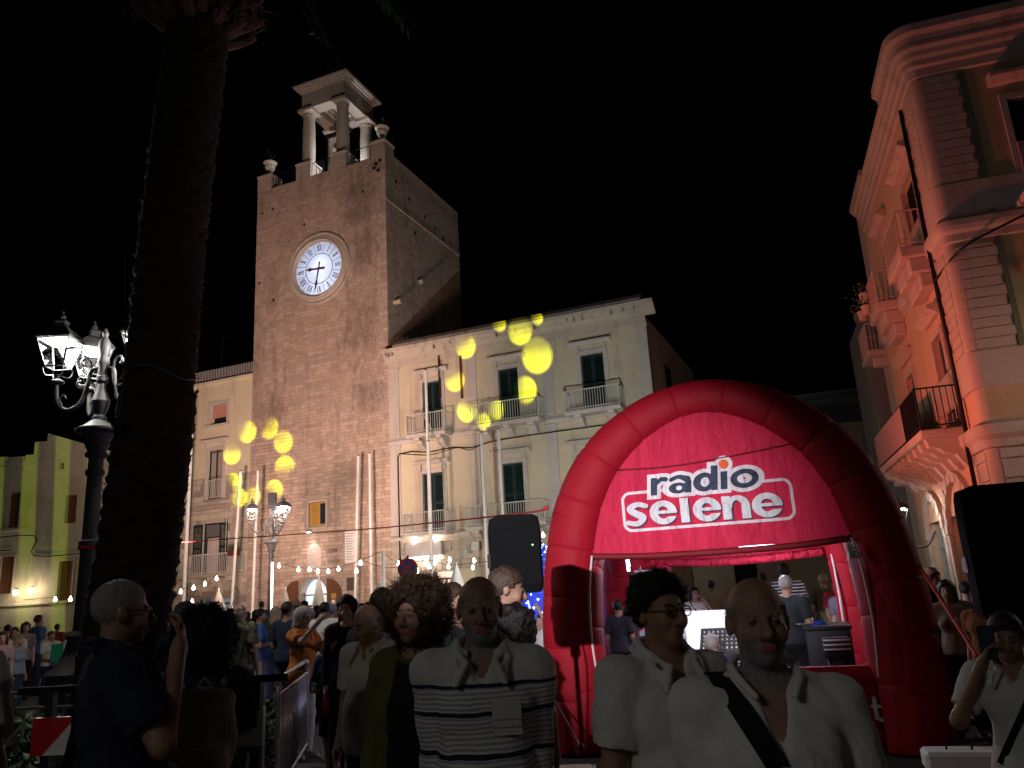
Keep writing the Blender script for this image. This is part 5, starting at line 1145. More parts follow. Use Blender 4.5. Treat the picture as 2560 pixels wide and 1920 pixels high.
drad=np.full(gx.shape,9.); lets=[('r',-.645,.185),('a',-.445,.25),('d',-.175,.265),('i',.115,.085),('o',.225,.30)]
for ch,x,w in lets: drad=np.minimum(drad,glyph(Xs,gz,ch,x,2.672,w,.195,.036,1.38))
dot=np.hypot(gx-.185,gz-2.945)-.052
dcont=np.minimum(drad,dot)-.042
frm=lambda X,Z,g:np.maximum(np.abs(X+.06)-.92-g+0*Z,np.abs(Z-2.512)-.222-g)
def d_rr(X,Z,cx,cz,hx,hz,r): qx=np.abs(X-cx)-hx+r; qz=np.abs(Z-cz)-hz+r; return np.hypot(np.maximum(qx,0),np.maximum(qz,0))+np.minimum(np.maximum(qx,qz),0)-r
fr_=d_rr(gx,gz,-.06,2.512,.92,.222,.10); band_=np.maximum(np.abs(fr_+.014)-.016,-(dcont-.0))
region(gx,gz,np.minimum(band_,dcont),hh,yb,'logo_white_contour',M_print,pnl)
for k,(ch,x,w) in enumerate(lay):
    d=glyph(gx,Zt,ch,x,2.345,w,.25,.046,1.07); sl=(gx[:,0]>x-.05)&(gx[:,0]<x+w+.08); g2=lambda A:A[sl]
    L_=region(g2(gx),g2(gz),g2(d),hh,yb-.006,'letter',M_print,pnl)
    dsh=glyph(gx-.012,Zt+.010,ch,x,2.345,w,.25,.048,1.07); region(g2(gx),g2(gz),g2(dsh),hh,yb-.003,'letter_shadow',M_inkd,pnl)
for ch,x,w in lets:
    d=glyph(Xs,gz,ch,x,2.672,w,.195,.036,1.38); sl=(gx[:,0]>x-.05)&(gx[:,0]<x+w+.1); region(gx[sl],gz[sl],d[sl],hh,yb-.003,'letter',M_inkd,pnl)
region(gx,gz,dot,hh,yb-.003,'letter_dot',tent_mat('orange_ink',(.62,.10,.03),.5,3.2),pnl)
hx,hz=np.meshgrid(np.arange(-1.45,-1.05,hh),np.arange(.2,.6,hh),indexing='ij'); region(hx,hz,glyph(hx,hz,'w',-1.34,.31,.19,.14,.02),hh,-.168,'letter',M_print,tn)
hx,hz=np.meshgrid(np.arange(1.0,1.45,hh),np.arange(.2,.65,hh),indexing='ij'); region(hx,hz,glyph(hx,hz,'t',1.28,.31,.12,.14,.02),hh,-.168,'letter',M_print,tn)
# ---------------------------------------------------------------- inside the booth
def tloc(u,b,z=0): return tpt(u,b,z)
M_desk=mat('white_laminate',(.70,.70,.74),.4,.06,4); M_case=mat('flight_case_panel',(.03,.032,.05),.5,.15,6); M_alu=mat('aluminium_edge',(.55,.55,.57),.35,.1,10,metal=.8)
dk=thing('mixing_desk','white fronted desk carrying the mixing console inside the inflatable','desk',tloc(-.25,1.75),-TT)
MB().cbox(-.62,.62,.28,.32,.75,1.34,.006).build('white_back_panel',M_desk,dk); MB().cbox(-.62,.62,-.35,.30,.74,.78,.006).build('desk_top',M_desk,dk)
for x in(-.58,.58):
    for y_ in(-.3,.24): MB().box(x-.025,x+.025,y_-.025,y_+.025,0,.74).build('leg',M_alu,dk)
mx=thing('mixing_console','black mixing console with rows of faders on the desk','mixing console',tloc(-.08,1.62,.782),-TT)
MB().extr([(-.30,0),(-.30,.09),(.22,.34),(.28,.34),(.28,0)],-.36,.36).build('body',M_black,mx)
for i in range(12):
    for j in range(5):
        x=-.31+i*.056; t=j/5; y_=-.24+t*.44; z_=.09+(y_+.30)*.4808+.004
        MB().lathe([(.011,0),(.009,.022)],6,(x,y_,z_)).build('knob' if j else 'fader_cap',mat('grey_knob',(.35,.36,.38),.5,0) if j else M_white,mx,fix=False)
rk_=thing('rack_case','dark flight case rack under the mixing console','flight case',tloc(-.1,1.25),-TT); MB().cbox(-.34,.30,-.22,.16,.02,.72,.01).build('case_body',M_case,rk_)
for z_ in(.02,.70): MB().box(-.345,.305,-.225,.165,z_,z_+.025).build('edge_profile',M_alu,rk_)
for k in range(5): MB().sphere((-.2+.1*k,-.232,.58-.05*(k%2)),.006,6,4).build('status_led',MATS['green_led'],rk_)
c1=thing('grey_flight_case','grey blue flight case with aluminium edges left of the desk','flight case',tloc(-.92,1.5),-TT); MB().cbox(-.22,.26,-.3,.3,.02,1.16,.01).build('case_body',mat('blue_grey_panel',(.10,.11,.17),.5,.12,6),c1); MB().box(-.225,.265,-.305,.305,1.05,1.075).build('edge_profile',M_alu,c1)
c2=thing('low_black_counter','black counter on the right inside the inflatable','counter',tloc(1.02,1.7),-TT); MB().cbox(-.20,.30,-.4,.5,.02,1.08,.012).build('body',M_case,c2); MB().cbox(-.22,.32,-.42,.52,1.082,1.12,.006).build('top',M_black,c2)
c3=thing('silver_case','small case with silver stripes at the right window edge of the booth','flight case',tloc(1.12,1.05,.86),-TT); MB().cbox(-.13,.15,-.12,.12,.0,.15,.01).build('body',M_case,c3)
for z_ in(.02,.07,.12): MB().box(-.135,.155,-.125,.125,z_,z_+.016).build('stripe',M_alu,c3)
st_=thing('case_stand','stool holding the small silver striped case','stool',tloc(1.12,1.05),-TT); MB().cbox(-.14,.16,-.14,.14,.8,.858,.01).build('seat',M_black,st_)
for x in(-.12,.14):
    for y_ in(-.12,.12): MB().tube([(x,y_,0),(x*.8,y_*.8,.8)],.012,6).build('leg',M_iron,st_,True)
sl_=thing('stand_light','slanted pole with a flat grey lamp head inside the booth','lamp stand',tloc(-1.22,1.6),-TT); MB().tube([(.05,0,.05),(0,0,1.2),(-.05,0,2.05)],.022,8).build('pole',M_iron,sl_,True); MB().cbox(.03,.34,-.12,.10,1.84,1.90,.015).build('lamp_head',mat('grey_lamp_head',(.30,.32,.38),.4,.1,8),sl_); MB().tube([(-.03,0,1.75),(.1,0,1.85)],.012,6).build('lamp_arm',M_iron,sl_)
for k in range(3): a=k*2.09; MB().tube([(.05,0,.4),(.05+.35*math.cos(a),.35*math.sin(a),.02)],.012,6).build('foot',M_iron,sl_,True)
MB().tube([(-.044,-.0,1.9),(-.052,0,2.08)],.024,8).build('light_tube',mat('blue_white_tube',(1,1,1),.5,0,emit=(.6,.75,1),estr=6),sl_)
lt=thing('booth_light_bar','white glowing light bar under the roof of the inflatable','lamp',tloc(.75,2.7,2.12),-TT); MB().cbox(-.62,.62,-.05,.05,0,.05,.008).build('diffuser',mat('bar_glow',(1,1,1),.5,0,emit=(.85,.85,1),estr=3.0),lt); MB().box(-.63,.63,-.055,.055,.051,.08).build('housing',M_alu,lt)
for x in(-.5,.5): MB().tube([(x,0,.08),(x,0,.9)],.005,5).build('hanger',M_iron,lt)
lamp('booth_lamp','POINT',tpt(.5,2.5,2.0),75,(.88,.84,1),.2); lamp('booth_lamp','POINT',tpt(-.5,1.3,2.35),75,(.75,.80,1),.15)
lap=thing('laptop','open laptop glowing pale on the black counter in the booth','laptop',tloc(.86,1.9,1.122),-TT+.5); MB().cbox(-.16,.16,-.11,.11,0,.016,.004).build('base',M_alu,lap); MB().cbox(-.16,.16,.10,.112,.016,.23,.004).build('lid',M_alu,lap); MB().box(-.15,.15,.094,.099,.03,.22).build('screen',mat('laptop_screen',(.5,.6,.7),.4,.2,8,emit=(.6,.75,.9),estr=1.0),lap)
# feet of the tent: white ballast block right, pale slab left, guy line
q=at(2395,1855,7.6); b_=thing('ballast_block','white ballast block at the right foot of the inflatable','block',(q[0],7.6,0),-TT); MB().cbox(-.30,.42,-.16,.16,0,.17,.03).build('block',M_white,b_); MB().tube([(-.1,0,.17),(-.1,0,.22),(.1,0,.22),(.1,0,.17)],.012,6).build('handle',M_iron,b_)
q=at(1420,1865,6.6); b_=thing('pale_table','low pale round-cornered table top by the left foot of the inflatable','table',(q[0]-.25,6.7,0),-.1); MB().prism(rrect_xy(.55,.35,.1),0,1).build('top',M_trim,b_) if False else MB().cbox(-.6,.45,-.3,.3,.30,.36,.05).build('top',mat('pale_board',(.52,.45,.38),.7,.1,6),b_)
for x in(-.5,.35):
    for y_ in(-.22,.22): MB().box(x-.03,x+.03,y_-.03,y_+.03,0,.30).build('leg',M_alu,b_)
gl=thing('guy_line','dark guy line from the left leg of the inflatable to the ground','rope',(0,0,0)); MB().tube([tuple(tpt(-2.0,-.2,.75)),tuple(at(1452,1868,7.0))],.008,5).build('line',M_iron,gl); MB().sphere(at(1452,1868,7.0),.03,8,5).build('peg',M_iron,gl)
# red rope running from the inflatable to the palm past the lamp
M_tape=mat('red_rope',(.45,.025,.03),.7,.1,20)
rp=thing('red_rope','long thin red rope stretched from the inflatable across to the palm','rope',(0,0,0)); P_=[tpt(-1.93,-.1,2.62),at(1363,1270,9.1),at(1280,1286,11),at(900,1324,18),at(560,1348,22),at(440,1357,24)]
MB().tube(catmull(P_,5),.013,5).build('line',M_tape,rp); MB().sphere(at(1366,1270,9.05),.03,8,5).build('knot',M_tape,rp)
rb2=thing('red_tape_band','red tape wound round the near street lamp post','tape',(0,0,0)); m=MB()
for k in range(3): m.tube([(-5.56+.135*math.cos(a),10.4+.135*math.sin(a),2.56+.014*k+.008*math.sin(2*a+k)) for a in np.linspace(0,2*PI,17)[:-1]],.008,5,closed=True)
m.tube(catmull([(-5.43,10.3,2.58),(-5.0,9.8,2.64),at(272,1362,9.2)],4),.008,5); m.build('band',M_tape,rb2)
rr3=thing('red_guy_rope','red rope slanting down to the right of the inflatable','rope',(0,0,0)); MB().tube([tuple(tpt(1.95,.3,1.9)),tuple(at(2315,1440,7.9)),tuple(at(2442,1640,6.6))],.016,6).build('line',M_tape,rr3); MB().sphere(at(2442,1640,6.6),.02,6,4).build('end_knot',M_tape,rr3)
# ---------------------------------------------------------------- blue light curtain behind the loudspeaker
lc=thing('blue_light_cone','tall cone of blue and white fairy lights behind the loudspeaker','light display',(*at(1345,1560,15)[:2],0)); lc.location.y=15
M_bl=mat('blue_led',(.1,.2,1),.5,0,emit=(.12,.25,1),estr=26); M_wl=mat('white_led',(.6,.8,1),.5,0,emit=(.55,.75,1),estr=30)
MB().lathe([(.95,0),(.9,.3),(.55,1.6),(.22,2.5),(.03,2.75)],20).build('net_cone',mat('blue_net',(.03,.05,.35),.8,.3,14,emit=(.02,.05,.5),estr=.35),lc,True)
ml,mw_=MB(),MB(); r7=random.Random(3)
for k in range(330):
    t=(k/330)**.9; z=.25+2.3*t; r=np.interp(z,[0,.3,1.6,2.5,2.75],[.97,.92,.57,.24,.05]); a=k*2.4; c=(r*math.cos(a),r*math.sin(a),z); (ml if k%3 else mw_).sphere(c,.014,5,4)
ml.build('blue_leds',M_bl,lc,kind='stuff',fix=False); mw_.build('white_leds',M_wl,lc,kind='stuff',fix=False)
lamp('fairy_light','POINT',(*at(1345,1560,13.7)[:2],1.4),25,(.2,.35,1),.4)
wp=thing('white_panel_board','white lit board leaning in front of the blue light cone','board',(*at(1335,1640,12.5)[:2],0),.2); wp.location.y=12.5; MB().extr([(-.02,.1),(.0,.1),(.22,1.25),(.20,1.25)],-.28,.2).build('board',M_white,wp); MB().box(-.2,.12,.02,.28,.0,.1).build('foot',M_iron,wp)
# ================================================================ barriers and hedge
M_gal=mat('galvanised_steel',(.42,.42,.43))
def barrier(label,p0,p1,H=1.1):
    p0,p1=np.array(p0,float),np.array(p1,float); L=np.linalg.norm(p1-p0); rz=math.atan2(p1[1]-p0[1],p1[0]-p0[0]); t=thing('crowd_barrier',label,'crowd barrier',(p0[0],p0[1],0),rz,'steel crowd barriers'); r=.021; c=.13
    pts=[(.05,0,.12),(.05,0,H-c),(.05+.04,0,H-.04),(.05+c,0,H),(L-.05-c,0,H),(L-.09,0,H-.04),(L-.05,0,H-c),(L-.05,0,.12)]
    MB().tube(catmull(pts,4),r,10).build('outer_frame',M_gal,t,True); MB().tube([(.05,0,.22),(L-.05,0,.22)],r*.9,8).build('bottom_rail',M_gal,t,True); MB().tube([(.05,0,H-.13),(L-.05,0,H-.13)],.012,8).build('upper_rail',M_gal,t,True)
    n=int((L-.1)/.115)
    bar_=MB().tube([(0,0,.22),(0,0,H-.13)],.0085,6).mesh('bar',M_gal,True)
    for k in range(1,n):
        o=link('bar',bar_,t); o.location=(.05+(L-.1)*k/n,0,0)
    for x in(.35,L-.35): MB().tube(catmull([(x,-.32,.02),(x,-.26,.05),(x,0,.20),(x,.26,.05),(x,.32,.02)],4),.016,8).build('foot',M_gal,t,True)
    for zz in(.45,.95): MB().cbox(L-.06,L+.0,-.02,.02,zz,zz+.05,.005).build('hook',M_gal,t)
    return t
barrier('steel crowd barrier running away beside the woman in orange',(-2.13,7.15),(-2.52,9.6)); barrier('steel crowd barrier crossing behind the woman with the backpack',(-2.22,7.2),(-4.6,7.45))
M_rw=mat('reflective_red',(.42,.012,.015),.4,.05,5); M_wr=mat('reflective_white',(.62,.60,.58),.4,.05,5)
bd=thing('striped_barrier','red and white striped road barrier board at the lower left','barrier',(*at(72,1800,4.1)[:2],0),math.atan2(-.12,1)*.6); x0=at(72,1800,4.1)[0]; L=1.15; zt,zb=.93,.73
k=0; x=-.02
sw=.23; z0,z1=at(150,1890,4.1)[2],at(150,1795,4.1)[2]
bd.location.y=4.15
xs=np.arange(-.4,L+.4,sw)
for i,x in enumerate(xs):
    poly=[(x,z0),(x+sw,z0),(x+sw+(z1-z0)*.95,z1),(x+(z1-z0)*.95,z1)]
    P2=[]
    def clip(poly,a,s):
        out=[]
        for (p,q) in zip(poly,poly[1:]+poly[:1]):
            ip,iq=s*(p[0]-a)>=0,s*(q[0]-a)>=0
            if ip: out.append(p)
            if ip!=iq: t_=(a-p[0])/(q[0]-p[0]); out.append((a,p[1]+(q[1]-p[1])*t_))
        return out
    poly=clip(clip(poly,0,1),L,-1)
    if len(poly)>2: MB().prism(poly,-.013,.0).build('stripe_panel',M_rw if i%2 else M_wr,bd)
MB().box(0,L,.001,.02,z0,z1).build('board',M_alu,bd)
for x in(.05,L-.05): MB().box(x-.02,x+.02,.021,.06,0,z1+.12).build('leg',M_iron,bd); MB().box(x-.025,x+.025,-.25,.3,0,.03).build('foot',M_iron,bd)
MB().tube([(-.12,.04,z1+.125),(L+.1,.04,z1+.125)],.018,8).build('top_rail',M_iron,bd,True)
hg=thing('hedge','low leafy hedge with grassy top behind the striped barrier','hedge',(0,0,0)); r8=random.Random(21)
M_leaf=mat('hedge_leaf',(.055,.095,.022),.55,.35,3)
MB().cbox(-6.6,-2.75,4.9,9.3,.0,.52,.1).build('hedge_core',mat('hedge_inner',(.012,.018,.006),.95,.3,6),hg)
lv=MB()
for k in range(15000):
    s=r8.random()
    if s<.62: c=np.array([r8.uniform(-6.7,-2.65),4.8+4.6*r8.random()**1.5,.60+r8.gauss(0,.06)])
    elif s<.9: c=np.array([r8.uniform(-6.7,-2.65),4.85+r8.gauss(0,.08),r8.uniform(.02,.62)])
    else: c=np.array([-2.68+r8.gauss(0,.06),r8.uniform(4.8,9.3),r8.uniform(.02,.62)])
    d=np.array([r8.gauss(0,1),r8.gauss(0,1),abs(r8.gauss(0,.9))]); d/=np.linalg.norm(d); e=np.cross(d,[r8.gauss(0,1),r8.gauss(0,1),r8.gauss(0,1)]); e/=np.linalg.norm(e)+1e-6; L_=r8.uniform(.05,.12); w=L_*.28
    lv.add([c,c+d*L_*.45+e*w,c+d*L_,c+d*L_*.45-e*w],[(0,1,2,3)])
lv.build('hedge_leaves',M_leaf,hg,kind='stuff',fix=False)
# ================================================================ people: one smooth body mesh each, clothes as thin shells over it
class Vol:
    def __init__(s,lo,hi,h):
        s.lo=np.array(lo,np.float32); s.h=h; n=np.ceil((np.array(hi)-lo)/h).astype(int)+1; s.d=np.full(n,.3,np.float32)
        s.ax=[(s.lo[i]+np.arange(n[i])*h).astype(np.float32) for i in range(3)]
    def sl(s,lo,hi):
        o=[]
        for i in range(3):
            a=max(0,int((lo[i]-s.lo[i])/s.h)); b=min(s.d.shape[i],int((hi[i]-s.lo[i])/s.h)+2)
            if b<=a: return None
            o.append(slice(a,b))
        return tuple(o)
    def grid(s,q): return s.ax[0][q[0]][:,None,None],s.ax[1][q[1]][None,:,None],s.ax[2][q[2]][None,None,:]
    def put(s,lo,hi,fn,k=.03,sub=False):
        m=k+2*s.h; q=s.sl(np.array(lo)-m,np.array(hi)+m)
        if q is None: return
        d=fn(*s.grid(q)); o=s.d[q]
        if sub: d=-d; h=np.clip(.5-.5*(o-d)/k,0,1) if k>0 else (d>o); s.d[q]=np.maximum(o,d) if k<=0 else -( (-o)*(1-h)+(-d)*h-k*h*(1-h))
        else:
            h=np.clip(.5+.5*(o-d)/k,0,1); s.d[q]=o*(1-h)+d*h-k*h*(1-h)
    def cone(s,a,b,r1,r2,k=.03,e=0,flat=False,sub=False):
        a=np.array(a,float); b=np.array(b,float); r1+=e; r2+=e; ab=b-a; L2=float(ab@ab)+1e-9; L=math.sqrt(L2); R=max(r1,r2)
        def fn(X,Y,Z):
            t=((X-a[0])*ab[0]+(Y-a[1])*ab[1]+(Z-a[2])*ab[2])/L2; tc=np.clip(t,0,1)
            d=np.sqrt((X-a[0]-tc*ab[0])**2+(Y-a[1]-tc*ab[1])**2+(Z-a[2]-tc*ab[2])**2)-(r1+(r2-r1)*tc)
            return np.maximum(d,(t-1)*L) if flat else d
        s.put(np.minimum(a,b)-R,np.maximum(a,b)+R,fn,k,sub)
    def ell(s,c,r,k=.03,e=0,R=None,sub=False):
        c=np.array(c,float); r=np.array(r,float)+e; m=max(r)
        def fn(X,Y,Z):
            x,y,z=X-c[0],Y-c[1],Z-c[2]
            if R is not None: x,y,z=R[0,0]*x+R[1,0]*y+R[2,0]*z,R[0,1]*x+R[1,1]*y+R[2,1]*z,R[0,2]*x+R[1,2]*y+R[2,2]*z
            k0=np.sqrt((x/r[0])**2+(y/r[1])**2+(z/r[2])**2); k1=np.sqrt((x/r[0]**2)**2+(y/r[1]**2)**2+(z/r[2]**2)**2)+1e-9
            return k0*(k0-1)/k1
        s.put(c-m,c+m,fn,k,sub)
    def noise(s,amp,f=30,ph=0):
        X,Y,Z=s.ax[0][:,None,None],s.ax[1][None,:,None],s.ax[2][None,None,:]
        s.d+=(amp*(np.sin(f*X+4*np.sin(f*.37*Z+ph)+ph)*np.sin(f*.8*Z+3*np.sin(f*.5*Y+ph)+2*X*f*.3)+.6*np.sin(f*.55*(Z+.6*X)+ph*2)*np.sin(f*.7*Y+ph))).astype(np.float32)
    def clip_z(s,z,above):   # keep above / below z
        Z=s.ax[2][None,None,:]; s.d=np.maximum(s.d,(z-Z) if above else (Z-z))
    def mesh(s,name,mats,mi=None):
        d=s.d; d=np.pad(d,1,constant_values=.3); ins=d<0; n=np.array(d.shape)
        c=np.zeros(n-1,np.int8)
        for i in(0,1):
            for j in(0,1):
                for k in(0,1): c+=ins[i:n[0]-1+i,j:n[1]-1+j,k:n[2]-1+k]
        act=(c>0)&(c<8); I=np.argwhere(act); idx=np.full(act.shape,-1,np.int32); idx[act]=np.arange(len(I))
        P=np.zeros((len(I),3)); W_=np.zeros(len(I)); cor=[(i,j,k) for i in(0,1) for j in(0,1) for k in(0,1)]; val={q:d[I[:,0]+q[0],I[:,1]+q[1],I[:,2]+q[2]] for q in cor}
        for a in cor:
            for ax in range(3):
                if a[ax]==1: continue
                b=list(a); b[ax]=1; b=tuple(b); va,vb=val[a],val[b]; m=(va<0)!=(vb<0)
                t=np.where(m,va/np.where(m,va-vb,1),0); p=np.array(a,float)[None,:].repeat(len(I),0); p[:,ax]+=t; P+=p*m[:,None]; W_+=m
        P=P/W_[:,None]+I; V=(P-1)*s.h+s.lo
        F=[]
        for ax in range(3):
            o=[q for q in range(3) if q!=ax]; sl0=[slice(None)]*3; sl1=[slice(None)]*3; sl0[ax]=slice(0,-1); sl1[ax]=slice(1,None)
            e=ins[tuple(sl0)]!=ins[tuple(sl1)]; E=np.argwhere(e); E=E[(E[:,o[0]]>0)&(E[:,o[1]]>0)&(E[:,o[0]]<n[o[0]]-1)&(E[:,o[1]]<n[o[1]]-1)]
            q=[]
            for da,db in((1,1),(0,1),(0,0),(1,0)):
                T=E.copy(); T[:,o[0]]-=da; T[:,o[1]]-=db; q.append(idx[T[:,0],T[:,1],T[:,2]])
            q=np.stack(q,1); inside=ins[E[:,0],E[:,1],E[:,2]]; fl=inside if ax!=1 else ~inside; q[~fl]=q[~fl][:,::-1]; F.append(q)
        F=np.concatenate(F); me=bpy.data.meshes.new(name); me.vertices.add(len(V)); me.vertices.foreach_set('co',V.astype(np.float32).ravel())
        me.loops.add(len(F)*4); me.polygons.add(len(F)); me.loops.foreach_set('vertex_index',F.ravel().astype(np.int32)); me.polygons.foreach_set('loop_start',np.arange(0,len(F)*4,4,dtype=np.int32)); me.polygons.foreach_set('use_smooth',np.ones(len(F),bool))
        for m in mats: me.materials.append(m)
        if mi is not None: me.polygons.foreach_set('material_index',mi(V[F].mean(1)).astype(np.int32))
        me.update(calc_edges=True); me.validate(); return me
def rotm(yaw=0,pitch=0,roll=0): return np.array(Matrix.Rotation(yaw,3,'Z')@Matrix.Rotation(pitch,3,'X')@Matrix.Rotation(roll,3,'Y'))
SKINS=[mat('skin_a',(.30,.165,.11),.5,.22,16,.3,120,spec=.4,fine=.12),mat('skin_b',(.25,.135,.09),.5,.22,16,.3,120,spec=.4,fine=.12),mat('skin_c',(.38,.22,.155),.5,.2,16,.3,120,spec=.4,fine=.12)]
M_eye=mat('eye_dark',(.06,.045,.04),.25,0); M_lip=mat('lips',(.30,.11,.09),.5,.1,20)
HAIR={'black':mat('black_hair',(.010,.008,.007),.5,.3,60,.5,90),'brown':mat('brown_hair',(.035,.02,.012),.5,.3,60,.5,90),'grey':mat('grey_hair',(.22,.21,.20),.6,.3,60,.5,90),'white':mat('white_hair',(.48,.46,.43),.6,.2,60,.5,90),'blond':mat('blond_hair',(.32,.24,.13),.55,.3,60,.5,90),'auburn':mat('auburn_hair',(.040,.020,.009),.55,.3,60,.5,90)}
CL={}
def clo(c,nm=None):
    key=tuple(round(x,3) for x in c)
    if key not in CL: CL[key]=cloth('fabric_%02d'%len(CL),c)
    return CL[key]
ARMS={ # elbow, wrist, palm normal of the person's left (+x) arm; facing -y
 'down':((.212,.02,1.13),(.222,-.05,.88),(-1,0,0)),'close':((.178,.03,1.13),(.188,-.05,.88),(-1,0,0)),'swing':((.215,.07,1.14),(.235,-.02,.90),(-1,0,0)),
 'bent':((.27,-.02,1.12),(.17,-.25,1.10),(-1,0,0)),'cross':((.27,-.03,1.13),(-.02,-.20,1.16),(0,1,0)),
 'phone':((.30,-.10,1.20),(.125,-.13,1.50),(-1,0,.2)),'mouth':((.30,-.12,1.18),(.09,-.20,1.49),(-.3,.9,0)),
 'hold':((.26,-.14,1.18),(.08,-.33,1.36),(-1,0,.0)),'raise':((.24,-.2,1.35),(.10,-.36,1.58),(-1,0,0)),'up':((.30,-.08,1.56),(.22,-.16,1.82),(-1,0,0)),
 'front':((.23,-.08,1.12),(.06,-.26,1.00),(-1,0,.2)),'hip':((.36,.05,1.15),(.20,-.10,1.02),(-1,0,0))}
def person(label,loc,face,H=1.72,h=.014,sex='m',skin=0,hair=('short','brown'),top=None,bottom=None,arms=('down','down'),head=(0,0),fat=0,group=None,sleeve='short',collar=False,neck=None,hem=.90,extras=(),stride=0,lean=0,shoes=(.02,.02,.02),legs='trousers',beard=False,detail=True,strands=False):
    """loc (x,y) feet; face = azimuth the person looks to (0 = towards the camera side, -y)"""
    s=H/1.75; t=thing('person',label,'person',(loc[0],loc[1],loc[2] if len(loc)>2 else 0),face,group)
    w=1.0 if sex=='m' else .88; fx=fat
    sk=SKINS[skin]; hm=HAIR[hair[1]]
    hy,hp=head; NP=np.array([0,.01,1.50]); Rh=rotm(hy,hp); HC=NP+Rh@np.array([0,-.012,.13])
    hd=lambda p:HC+Rh@np.array(p,float)
    Sx=.178*w+.012*fx
    J={}
    for sg,a in((1,arms[0]),(-1,arms[1])):
        e,wr,pn=ARMS[a]; m=np.array([sg,1,1]); sw=np.array([(Sx-.185)+(.01+.045*fx if a in('down','swing','hip') else 0),0,0])
        J[sg]=(np.array([Sx*sg,.01,1.415]),(np.array(e)+sw)*m,(np.array(wr)+sw*(.9 if a in('down','swing') else .5))*m,np.array(pn)*m,a)
    def bend(p):  # slight forward lean above the hips
        p=np.array(p,float)
        if lean and p[2]>.95: q=p-np.array([0,0,.95]); c,s_=math.cos(lean),math.sin(lean); p=np.array([p[0],q[1]*c-q[2]*s_,.95+q[1]*s_+q[2]*c])
        return p
    hip=.088
    LG={}
    for sg in(1,-1):
        st=stride*sg; LG[sg]=(np.array([hip*sg,0,.92]),np.array([(hip+.012)*sg,-.02-.10*st,.50]),np.array([(hip+.018)*sg,.02-.22*st if st<=0 else .03-.16*st,.085]))
    def torso(v,e=0,k=.05):
        v.ell(bend((0,.005,1.27)),(.155*w+.025*fx,.108+.03*fx,.20),k,e); v.ell(bend((0,-.018-.05*fx,1.07)),(.138*w+.055*fx,.105+.07*fx,.17),k,e); v.ell((0,.012,.93),(.160+.04*fx if sex=='m' else .17+.04*fx,.118+.04*fx,.125),k,e)
        v.cone(bend((-.13*w,.012,1.395)),bend((.13*w,.012,1.395)),.070,.070,k,e); 
        for sg in(1,-1): v.cone(bend((.03*sg,.018,1.455)),bend((Sx*.92*sg,.012,1.415)),.050,.058,.04,e)
        if sex=='f':
            for sg in(1,-1): v.ell(bend((.072*sg,-.085,1.25)),(.062,.055,.06),.04,e)
        else:
            for sg in(1,-1): v.ell(bend((.075*sg,-.06,1.30)),(.075,.045,.07),.05,e)
    def arm(v,sg,e=0,upto=2.0,flat=False,k=.018):
        S_,E_,W_,_,_=J[sg]; S_,E_,W_=bend(S_),bend(E_),bend(W_); ru,re,rw=.056*(1 if sex=='m' else .86)+.008*fx,.043*(1 if sex=='m' else .88),.029
        if upto<1: v.cone(S_,S_+(E_-S_)*upto,ru,ru+(re-ru)*upto,k,e,flat)
        else:
            v.cone(S_,E_,ru,re,k,e)
            q=min(1,upto-1)
            if q>0: v.cone(E_,E_+(W_-E_)*q,re,re+(rw-re)*q,k,e,flat)
    def leg(v,sg,e=0,upto=0,k=.03,wide=0):
        a,b,c=LG[sg]
        if upto<=.1: v.cone(a,b,.085+.02*fx,.058,k,e); v.cone(b,c,.056,.038,k,e+wide)
        elif upto<.5: v.cone(a,b,.085+.02*fx,.058,k,e+wide); f_=(b[2]-upto)/(b[2]-c[2]); v.cone(b,b+(c-b)*f_,.056,.05,k,e+wide,True)
        else: f_=(a[2]-upto)/(a[2]-b[2]); v.cone(a,a+(b-a)*f_,.085+.02*fx,.07,k,e+wide,True)
    sl_up={'none':0,'cap':.45,'short':.72,'long':1.93}[sleeve]
    pts=np.array([q for sg in(1,-1) for q in J[sg][1:3]]+[LG[sg][2] for sg in(1,-1)]); lo=np.minimum(pts.min(0)-.24,[-.30-.06*fx,-.24-.1*fx,0]); hi=np.maximum(pts.max(0)+.24,[.30+.06*fx,.24+.05*fx,1.80]); lo[2]=-.004; hi[2]=max(1.83,hi[2])
    if lean: lo[1]-=.9*math.sin(abs(lean)); 
    off=bend((0,0,1.5))-np.array([0,0,1.5]); HC=HC+off; NPb=NP+off
    # ---- body
    v=Vol(lo,hi,h); torso(v)
    for sg in(1,-1): arm(v,sg); leg(v,sg)
    for sg in(1,-1): c=LG[sg][2]; v.cone(c+[0,.02,-.045],c+[.01*sg,-.13,-.058],.034,.026,.03)
    v.cone(bend((0,.02,1.43)),HC+Rh@np.array([0,.012,-.06]),.060 if sex=='m' else .050,.056 if sex=='m' else .047,.03)
    v.ell(hd((0,.016,.032)),(.075,.094,.086),.02,0,Rh); v.ell(hd((0,-.020,-.028)),(.062,.070,.085),.025,0,Rh); v.ell(hd((0,-.058,-.086)),(.028,.026,.026),.025,0,Rh)
    for sg in(1,-1): v.ell(hd((.077*sg,.012,-.004)),(.011,.02,.032),.008,0,Rh)
    if detail:
        for sg in(1,-1):
            v.ell(hd((.040*sg,-.060,-.028)),(.024,.022,.026),.02,0,Rh); v.cone(hd((.012*sg,-.088,.021)),hd((.046*sg,-.079,.023)),.006,.005,.012)
            v.ell(hd((.031*sg,-.099,.004)),(.019,.016,.012),.012,0,Rh,sub=True); v.ell(hd((.031*sg,-.079,.004)),(.0125,.0125,.0105),.004,0,Rh)
        v.cone(hd((0,-.090,.012)),hd((0,-.112,-.030)),.009,.013,.010); v.cone(hd((-.014,-.096,-.035)),hd((.014,-.096,-.035)),.009,.009,.008)
